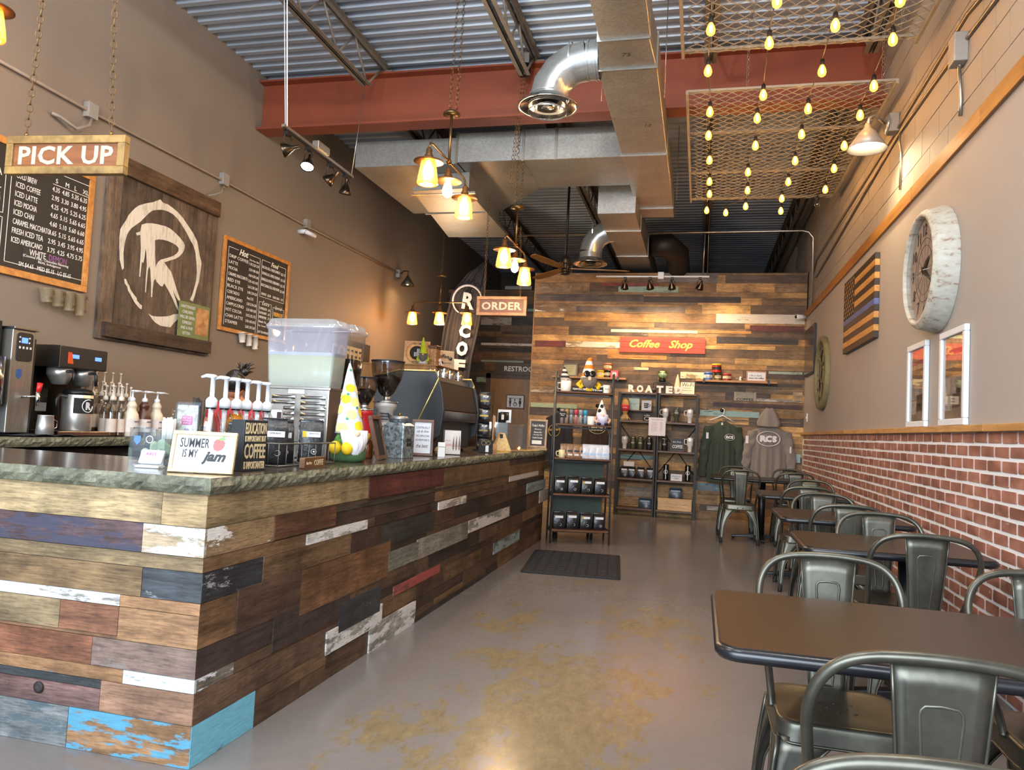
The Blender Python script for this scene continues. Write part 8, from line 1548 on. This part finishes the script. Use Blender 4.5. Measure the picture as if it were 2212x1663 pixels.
p = (0.563, 11.62, 2.146); t = thing('small_figurine', 'tiny white and dark figurine on right wall shelf', 'figurine', (p[0], 11.62, ZR_)); MB().lathe([(.02, 0), (.024, .02), (.016, .04), (.02, .055), (0, .07)], n=12).build('body', P('figurine_white', '#cfc8c0', .4), t); MB().sphere((.014, -.01, .03), .012, 8).build('dark_patch', BLACK, t)
p = (0.785, 11.62, 2.154); t, m = frame_sign('framed_sign', 'copper-framed white quote card on right wall shelf', (p[0], 11.63, ZR_), 0, .28, .155, R(5), planed('copper_frame', '#9a6a44', '#b8875c', (14, 14, 14)), SIGNW, .014, .014); text('Life is short', INK, t, m @ TX(-.01, .012), w=.17, shear=.2); text('enjoy the coffee', INK, t, m @ TX(0, -.03), w=.21, shear=.2, bold=.002)
p = (-1.99, 11.62, 2.148); t, m = frame_sign('framed_sign', 'grey box frame with yellow print on left wall shelf', (p[0], 11.64, ZL), 0, .24, .21, R(4), P('grey_box_frame', '#5d594f', .6), P('pale_yellow_print', '#a3a27c', .6, var=.1), .02, .035, 'picture')
for i in range(4): MB().box(-.07, .06 - .01 * i, -.0, .003, .0, .0012, m=m @ TX(0, .05 - i * .028)).build('print_line', INK, t)
p = (-1.77, 11.62, 2.097); t = thing('small_cup', 'tiny gold rimmed dark cup on left wall shelf', 'cup', (p[0], 11.62, ZL)); MB().lathe([(.02, 0), (.03, .03), (.032, .06), (.028, .06), (0, .01)], n=14, cap=False).build('cup_body', BRASS, t)
can('yellow tin behind the orange gnome hat on left shelf', ((-1.511, 11.62, 2.106)[0], 11.62, ZL), '#c9a21e', '#c9a21e', .055, .10); can('dark tin supporting the round copper tin, left shelf', ((-1.397, 11.62, 2.11)[0], 11.65, ZL), '#2a1c16', '#2a1c16', .065, .11); can('round copper tin stacked on the dark tin, left shelf', ((-1.408, 11.62, 2.202)[0], 11.65, ZL + .1175), '#9a5a3a', '#b0714c', .062, .10)
p = (-1.311, 11.62, 2.098); t = thing('red_tin_box', 'bright red square tin at the right of left wall shelf', 'tin', (p[0] + .02, 11.61, ZL)); MB().box(-.06, .06, -.045, .045, 0, .11).build('box', P('tin_b31a1a', '#b31a1a', .35), t, bevel=.006); MB().box(-.03, .03, -.047, -.044, .03, .08).build('label_card', PAPER, t); text('TEA', INK, t, frm((0, -.0475, .055), (1, 0, 0), (0, 0, 1)), w=.04)
p, q = (0.483, 11.725, 1.916), (0.797, 11.725, 1.784); t = thing('quote_plaque', 'cream plaque ending in COFFEE on the board wall', 'sign', ((p[0] + q[0]) / 2, 11.72, q[2])); MB().box(p[0], q[0], 11.712, 11.735, q[2], p[2]).build('plaque', P('aged_cream', '#a59c8a', .7), t, True, bevel=.002); m = face_y((p[0] + q[0]) / 2, 11.711, (p[2] + q[2]) / 2)
for i, s in enumerate(('NOT ALL WHO WANDER', 'ARE LOST, SOME ARE', 'JUST LOOKING FOR')): text(s, INK, t, m @ TX(0, .055 - i * .028), w=.26, h=.017, world=True)
text('COFFEE', INK, t, m @ TX(0, -.042), w=.25, h=.04, bold=.003, world=True)
# hooks, hanger and garments
def hook(x, z, lb_): t = thing('wall_hook', lb_, 'hook', (x, 11.735, z)); MB().lathe([(.03, 0), (.03, .008), (.015, .012), (0, .012)], n=16, m=frm((x, 11.735, z), (1, 0, 0), (0, 0, 1))).build('plate', BLACK, t, True); MB().tube([(x, 11.73, z), (x, 11.66, z - .01), (x, 11.65, z + .02)], .007, 8).build('peg', BLACK, t, True)
p = (0.319, 11.7, 1.632); hook(p[0], p[2], 'black wall hook carrying the green sweatshirt'); hx, hz = p[0], p[2]
t = thing('coat_hanger', 'white plastic hanger inside the green sweatshirt', 'hanger', (hx, 11.66, hz)); MB().tube([(hx, 11.655, hz + .025), (hx + .03, 11.655, hz + .01), (hx + .025, 11.655, hz - .04), (hx + .01, 11.655, hz - .08)], .006, 8).tube([(hx - .17, 11.655, hz - .16), (hx + .01, 11.655, hz - .08), (hx + .17, 11.655, hz - .17)], .008, 8).build('bar', WHITE, t, True)
def cloth(name, col):
    if name in MATS: return MATS[name]
    t = NT(name); c = lin(col); n = t.noise(t.pos((1, 1, 1)), 220, 2); f = t.noise(t.pos((5, 5, 1.2)), 1, 3); t.set(Base_Color=t.ramp(n, [(.3, tuple(x * .88 for x in c)), (.7, tuple(x * 1.1 for x in c))]), Roughness=.95); t.bump(f, .5, .03); MATS[name] = t.m; return t.m
def garment(label, cat, cx, ztop, zbot, w, col, sleeves=True, sl_len=.6, y=11.66, name='sweatshirt', flare=1.0):
    t = thing(name, label, cat, (cx, y, zbot)); m_ = cloth('cloth_' + col.strip('#'), col); H_ = ztop - zbot; rs3 = random.Random(int(cx * 100))
    ph = rs3.uniform(0, 6)
    def half(v): return w / 2 * ((.46 + .54 * min(1, v / .07) ** .6) if v < .07 else (1.0 - .05 * sin(pi * min(1, (v - .07) / .5)) + (flare - 1) * v))
    def front(u, v, s=-1):
        x = (2 * u - 1); hw = half(v); zdrop = .03 * (1 - abs(x)) * 0 + .06 * abs(x) ** 1.5 * (v < .07) * 0
        neck = .04 * max(0, 1 - abs(x) * 2.6) * max(0, 1 - v / .12)
        sh = .07 * abs(x) ** 1.2 * max(0, 1 - v / .25)
        yy = y + s * (.045 * sqrt(max(0, 1 - x * x)) * (.5 + .5 * min(1, v * 4)) + (.012 * sin(x * 9 + ph) + .008 * sin(x * 17 + ph * 2)) * min(1, v * 1.6))
        return (cx + x * hw, yy, ztop - neck - sh - H_ * v)
    MB().grid(lambda u, v: front(u, v), 36, 26).grid(lambda u, v: front(1 - u, v, .6), 12, 10).build('torso', m_, t, True)
    if sleeves:
        for s in (-1, 1):
            a = Vector((cx + s * w * .43, y, ztop - .11)); b_ = Vector((cx + s * w * .60, y - .02, ztop - .11 - sl_len * .5)); c_ = Vector((cx + s * w * .66, y - .02, ztop - .11 - sl_len))
            mb = MB()
            def sl(u, v, a=a, b_=b_, c_=c_, s=s):
                p_ = (a.lerp(b_, v * 2) if v < .5 else b_.lerp(c_, v * 2 - 1)); r_ = .085 - .028 * v + .006 * sin(v * 30 + s) ; q = 2 * pi * u; f_ = .006 * sin(q * 3 + v * 14)
                return (p_.x + (r_ + f_) * cos(q), p_.y + (r_ * .5 + f_) * sin(q), p_.z)
            mb.grid(sl, 18, 24).build('sleeve', m_, t, True); MB().lathe([(.055, 0), (.058, .03), (.056, .06)], (c_.x, c_.y, c_.z - .03), 16, cap=False, sy=.55).build('cuff', m_, t, True)
    return t
def oval_logo(t, c, w, m_, word='RCS', small=False):
    c = Vector(c); MB().torus((0, 0, 0), w / 2, w * .022, 32, 6, m=frm(c, (1, 0, 0), (0, 0, 1)), sc=(1, .66, .3)).build('oval_print', m_, t, True); text(word, m_, t, frm(c, (1, 0, 0), (0, 0, 1)), w=w * .74, h=w * .3, bold=.008, world=True)
LOGOP = P('garment_print', '#cfcdd2', .7, var=.03)
g1 = garment('dark green sweatshirt on white hanger at the board wall', 'sweatshirt', .335, 1.50, .56, .42, '#333d33', True, .72); oval_logo(g1, (.335 + .10, 11.585, 1.235), .14, LOGOP); MB().box(.31, .335, 11.606, 11.609, 1.41, 1.445).build('neck_tag', PAPER, g1, True); MB().box(.10, .135, 11.56, 11.57, 1.2, 1.29).build('sleeve_print', LOGOP, g1, True)
g2 = garment('heather grey hooded sweatshirt with white RCS oval', 'sweatshirt', .99, 1.46, .66, .50, '#7b726c', True, .66, 11.65, 'hooded_sweatshirt', 1.06); oval_logo(g2, (0.977, 11.575, 1.24), .32, LOGOP)
p = (0.978, 11.62, 1.53); k = MB().grid(lambda u, v: (p[0] + (.19 * sin(pi * (u - .5) * .98)) * (.18 + .82 * v ** .7) * (1 if v < .8 else 1 - (v - .8) * .9), 11.62 - .07 * cos(pi * (u - .5)) * (.3 + .7 * v) - .012 * sin(u * 18) * v, p[2] + .15 - .27 * v + .02 * abs(u - .5)), 24, 16).build('hood', cloth('cloth_7b726c', '#7b726c'), g2, True, solid=.012)
MB().box(.66, .70, 11.565, 11.575, 1.16, 1.27).build('sleeve_print', LOGOP, g2, True); MB().box(1.275, 1.295, 11.58, 11.59, 1.05, 1.14).build('sleeve_print', LOGOP, g2, True); hook(p[0], p[2] + .05, 'black wall hook hidden behind the grey hood')
p = (-2.121, 11.66, 1.06); g3 = garment('black tee with gold round print behind the ladder shelf', 'shirt', p[0], (-2.143, 11.66, 1.507)[2], (-2.1, 11.66, 0.629)[2], .44, '#232329', False, y=11.66, name='t_shirt'); GOLDP = P('gold_print', '#a98a2a', .6)
c_ = Vector((-2.188, 11.59, 1.2)); MB().torus((0, 0, 0), .09, .005, 28, 6, m=frm(c_, (1, 0, 0), (0, 0, 1))).build('ring_print', GOLDP, g3, True); text('Roasters', GOLDP, g3, frm(c_ + Vector((0, -.004, .02)), (1, 0, .1), (0, 0, 1)), w=.2, shear=.3, bold=.003, world=True)
p = (-1.559, 11.66, 1.126); g4 = garment('dark brown tee with cream RCS oval behind the ladder shelf', 'shirt', p[0], (-1.576, 11.66, 1.518)[2], (-1.541, 11.66, 0.735)[2], .42, '#33261e', False, y=11.66, name='t_shirt'); oval_logo(g4, (-1.52, 11.59, 1.269), .25, P('cream_print', '#b5a88c', .7))
hook((-2.151, 11.7, 1.53)[0], (-2.151, 11.7, 1.537)[2], 'black wall hook holding the black tee'); hook((-1.551, 11.7, 1.65)[0], (-1.55, 11.7, 1.621)[2], 'black wall hook holding the dark brown tee')
p = Vector((1.322, 11.6, 3.029)); t = thing('security_camera', 'white bullet camera at the back right corner of board wall', 'camera', (1.46, 11.6, p.z)); MB().cyl((1.468, 11.6, p.z + .01), (1.43, 11.6, p.z), .028, n=14).build('mount', WHITE, t, True); MB().cyl((1.44, 11.6, p.z), (p.x - .02, 11.5, p.z - .01), .035, n=16).cyl((p.x - .02, 11.5, p.z - .01), (p.x - .021, 11.498, p.z - .0102), .026, n=14, mi=1).build('body', [WHITE, BLACK], t, True)
# ================================================================ right wall
wy, wz = 5.34, 2.372
t = thing('wall_clock', 'large whitewashed round wall clock with deep weathered rim', 'clock', (XR, wy, wz)); mc = frm((XR, wy, wz), (0, -1, 0), (0, 0, 1))
RIMM = NT('whitewashed_rim'); RIMM.set(Base_Color=RIMM.ramp(RIMM.noise(RIMM.pos((9, 26, 26)), 1, 5, .7), [(.36, lin('#8a6f5a')), (.44, lin('#a9a69a')), (.7, lin('#bdbdb4'))]), Roughness=.7); RIMM = RIMM.m
MB().lathe([(.405, .001), (.408, .02), (.395, .06), (.385, .11), (.378, .122), (.366, .128), (.36, .138), (.345, .14), (.338, .13), (.335, .06)], n=64, m=mc, cap=False).build('rim', RIMM, t, True)
dz_ = Matrix.Translation((0, 0, .045)); mc0 = mc; mc = mc @ dz_
fc = MB().lathe([(.337, .045), (0, .046)], n=48, m=mc, cap=False).build('dial', P('dial_taupe', '#a5968c', .6, var=.18, scale=5), t, True)
for i in range(12):
    a = pi / 2 - 2 * pi * (i + 1) / 12; text(str(i + 1), P('dial_ink', '#2e2725', .6), fc, mc @ Matrix.Translation((.265 * cos(a), .265 * sin(a), .0475)), h=.075, world=True)
for rr_ in (.205, .16): MB().torus((0, 0, .0465), rr_, .0012, 48, 4, m=mc).build('dial_ring', P('dial_ink', '#2e2725', .6), fc, True)
for a in (0, pi / 6, pi / 3, pi / 2, 2 * pi / 3, 5 * pi / 6): MB().box(-.33, .33, -.0008, .0008, .0462, .047, m=mc @ Matrix.Rotation(a, 4, 'Z')).build('dial_line', P('dial_ink', '#2e2725', .6), fc, True)
INKH = P('clock_hand', '#2a1f1b', .5); MB().prism([(-.012, -.03), (.012, -.03), (.022, .06), (0, .14), (-.022, .06)], .052, .055, m=mc @ Matrix.Rotation(R(-60), 4, 'Z')).build('hour_hand', INKH, t, True); MB().prism([(-.008, -.04), (.008, -.04), (.014, .08), (0, .21), (-.014, .08)], .056, .059, m=mc @ Matrix.Rotation(R(-120), 4, 'Z')).build('minute_hand', INKH, t, True); MB().box(-.07, .16, -.003, .003, .06, .062, m=mc @ Matrix.Rotation(R(-8), 4, 'Z')).build('second_hand', WHITE, t, True); MB().lathe([(.016, .05), (.016, .064), (0, .064)], n=16, m=mc).build('hub', INKH, t, True)
MB().lathe([(.338, .118), (0, .119)], n=48, m=mc0, cap=False).build('glass', clear('clock_glass', (.97, .97, .97), .05, .02), t, True)
# olive wheel clock
t = thing('wall_clock', 'round olive framed wall clock with open cut-out face', 'clock', (XR, 9.96, 2.08)); mc = frm((XR, 9.96, 2.08), (0, -1, 0), (0, 0, 1)); OLV = P('olive_rim', '#77704f', .6, var=.15)
MB().lathe([(.455, .002), (.46, .03), (.45, .055), (.40, .06), (.39, .05), (.385, .002)], n=56, m=mc, cap=False).build('rim', OLV, t, True)
for i in range(12): a = 2 * pi * i / 12; MB().box(.31, .375, -.014, .014, .02, .032, m=mc @ Matrix.Rotation(a, 4, 'Z')).build('hour_bar', P('dark_olive', '#3d3a2c', .6), t, True)
MB().torus((0, 0, .025), .30, .012, 40, 6, m=mc).torus((0, 0, .025), .12, .012, 28, 6, m=mc).build('inner_ring', OLV, t, True)
for i in range(6): MB().box(.11, .39, -.008, .008, .02, .03, m=mc @ Matrix.Rotation(pi * i / 3 + .26, 4, 'Z')).build('spoke', OLV, t, True)
MB().lathe([(.385, .002), (.385, .006), (0, .006)], n=40, m=mc).build('backing', P('olive_backing', '#6b6248', .7, var=.2, scale=6), t, True)
for a, l_ in ((-50, .2), (140, .28)): MB().prism([(-.01, -.03), (.01, -.03), (.004, l_), (-.004, l_)], .036, .04, m=mc @ Matrix.Rotation(R(a), 4, 'Z')).build('hand', INKH, t, True)
# dark flat picture
t = thing('dark_screen', 'thin dark framed panel on the right wall near back corner', 'picture', (XR, 11.15, 2.5)); MB().box(XR - .03, XR - .001, 10.70, 11.60, 2.155, 2.82).build('frame', BLACK, t, True, bevel=.003); MB().box(XR - .033, XR - .0302, 10.72, 11.58, 2.175, 2.80).build('panel', P('brown_glass', '#3d332b', .12), t, True)
# wooden flag
t = thing('wooden_flag', 'charred wooden stripe flag with one blue stripe', 'wall art', (XR, 7.78, 2.53)); y0, y1, z0, z1 = 7.05, 8.49, 2.155, 2.90; hs_ = (z1 - z0) / 13
CHAR = planed('charred_wood', '#241c17', '#382c24', (20, 1.5, 20)); NATW = planed('torched_pine', '#a8743a', '#c9964f', (20, 1.5, 20)); BLUW = planed('blue_stain', '#3c4a78', '#53639a', (20, 1.5, 20))
for i in range(13):
    z = z1 - (i + 1) * hs_; m_ = CHAR if i % 2 == 0 else NATW
    if i == 7: m_ = BLUW
    MB().box(XR - .042, XR - .002, y0, y1 if i > 6 else y1 - .55, z + .0006, z + hs_ - .0006).build('stripe_board', m_, t, True, bevel=.0012)
MB().box(XR - .042, XR - .002, y1 - .55, y1, z1 - 7 * hs_, z1).build('canton_board', P('charred_canton', '#2c231c', .7), t, True)
st = MB()
for r_ in range(9):
    for c_ in range(6 if r_ % 2 == 0 else 5):
        yy = y1 - .05 - (c_ + (.5 if r_ % 2 else 0)) * .09; zz = z1 - .035 - r_ * .0415; st.prism([(.016 * (1 if k_ % 2 == 0 else .42) * cos(pi / 2 + k_ * pi / 5), .016 * (1 if k_ % 2 == 0 else .42) * sin(pi / 2 + k_ * pi / 5)) for k_ in range(10)], 0, .002, m=frm((XR - .0422, yy, zz), (0, -1, 0), (0, 0, 1)))
tag(st.build('carved_stars', NATW, t, True), kind='stuff'); MB().box(XR - .002, XR - .0005, y0 + .05, y1 - .05, z0 + .05, z1 - .05).build('back_board', NATW, t, True)
# white frames
for (y0, y1, z0, z1, lb_, sd) in ((5.53, 5.985, 1.363, 1.945, 'white framed photo collage, farther one on the rail', 3), (4.755, 5.225, 1.363, 1.94, 'white framed photo collage, nearer one on the rail', 6)):
    t = thing('picture_frame', lb_, 'picture', (XR, (y0 + y1) / 2, z0), 0, 'white framed collages'); WF = P('white_frame', '#d5dadd', .4, var=.02); fw = .04
    for b in ((y0, y1, z0, z0 + fw), (y0, y1, z1 - fw, z1)): MB().box(XR - .03, XR - .001, *b).build('frame_rail', WF, t, True, bevel=.005)
    for b in ((y0, y0 + fw, z0 + fw, z1 - fw), (y1 - fw, y1, z0 + fw, z1 - fw)): MB().box(XR - .03, XR - .001, *b).build('frame_stile', WF, t, True, bevel=.005)
    k = MB().box(XR - .012, XR - .002, y0 + fw, y1 - fw, z0 + fw, z1 - fw).build('mat_board', P('tan_mat', '#a8917c', .7), t, True); rs4 = random.Random(sd)
    for (a, b_, c_, d_, col) in ((.05, .95, .62, .97, '#c9a27a'), (.08, .9, .78, .84, '#b04a58'), (.1, .9, .52, .72, '#5d4636'), (.08, .62, .3, .5, '#b7b0a8'), (.45, .8, .14, .36, '#4f4238'), (.1, .42, .1, .28, '#cfc9c0'), (.6, .92, .36, .5, '#8f8a86')):
        Y0, Y1, Z0, Z1 = y1 - fw - (y1 - y0 - 2 * fw) * b_, y1 - fw - (y1 - y0 - 2 * fw) * a, z0 + fw + (z1 - z0 - 2 * fw) * c_, z0 + fw + (z1 - z0 - 2 * fw) * d_; MB().box(XR - .0125 - rs4.uniform(.0004, .0012), XR - .0119, Y0, Y1, Z0, Z1).build('photo', P('photo_%s' % col.strip('#'), col, .5, var=.4, scale=26), k, True)
    MB().box(XR - .0165, XR - .015, y0 + fw, y1 - fw, z0 + fw, z1 - fw).build('glass', clear('frame_glass', (.98, .98, .98), .06, .02), t, True)
fit_all()
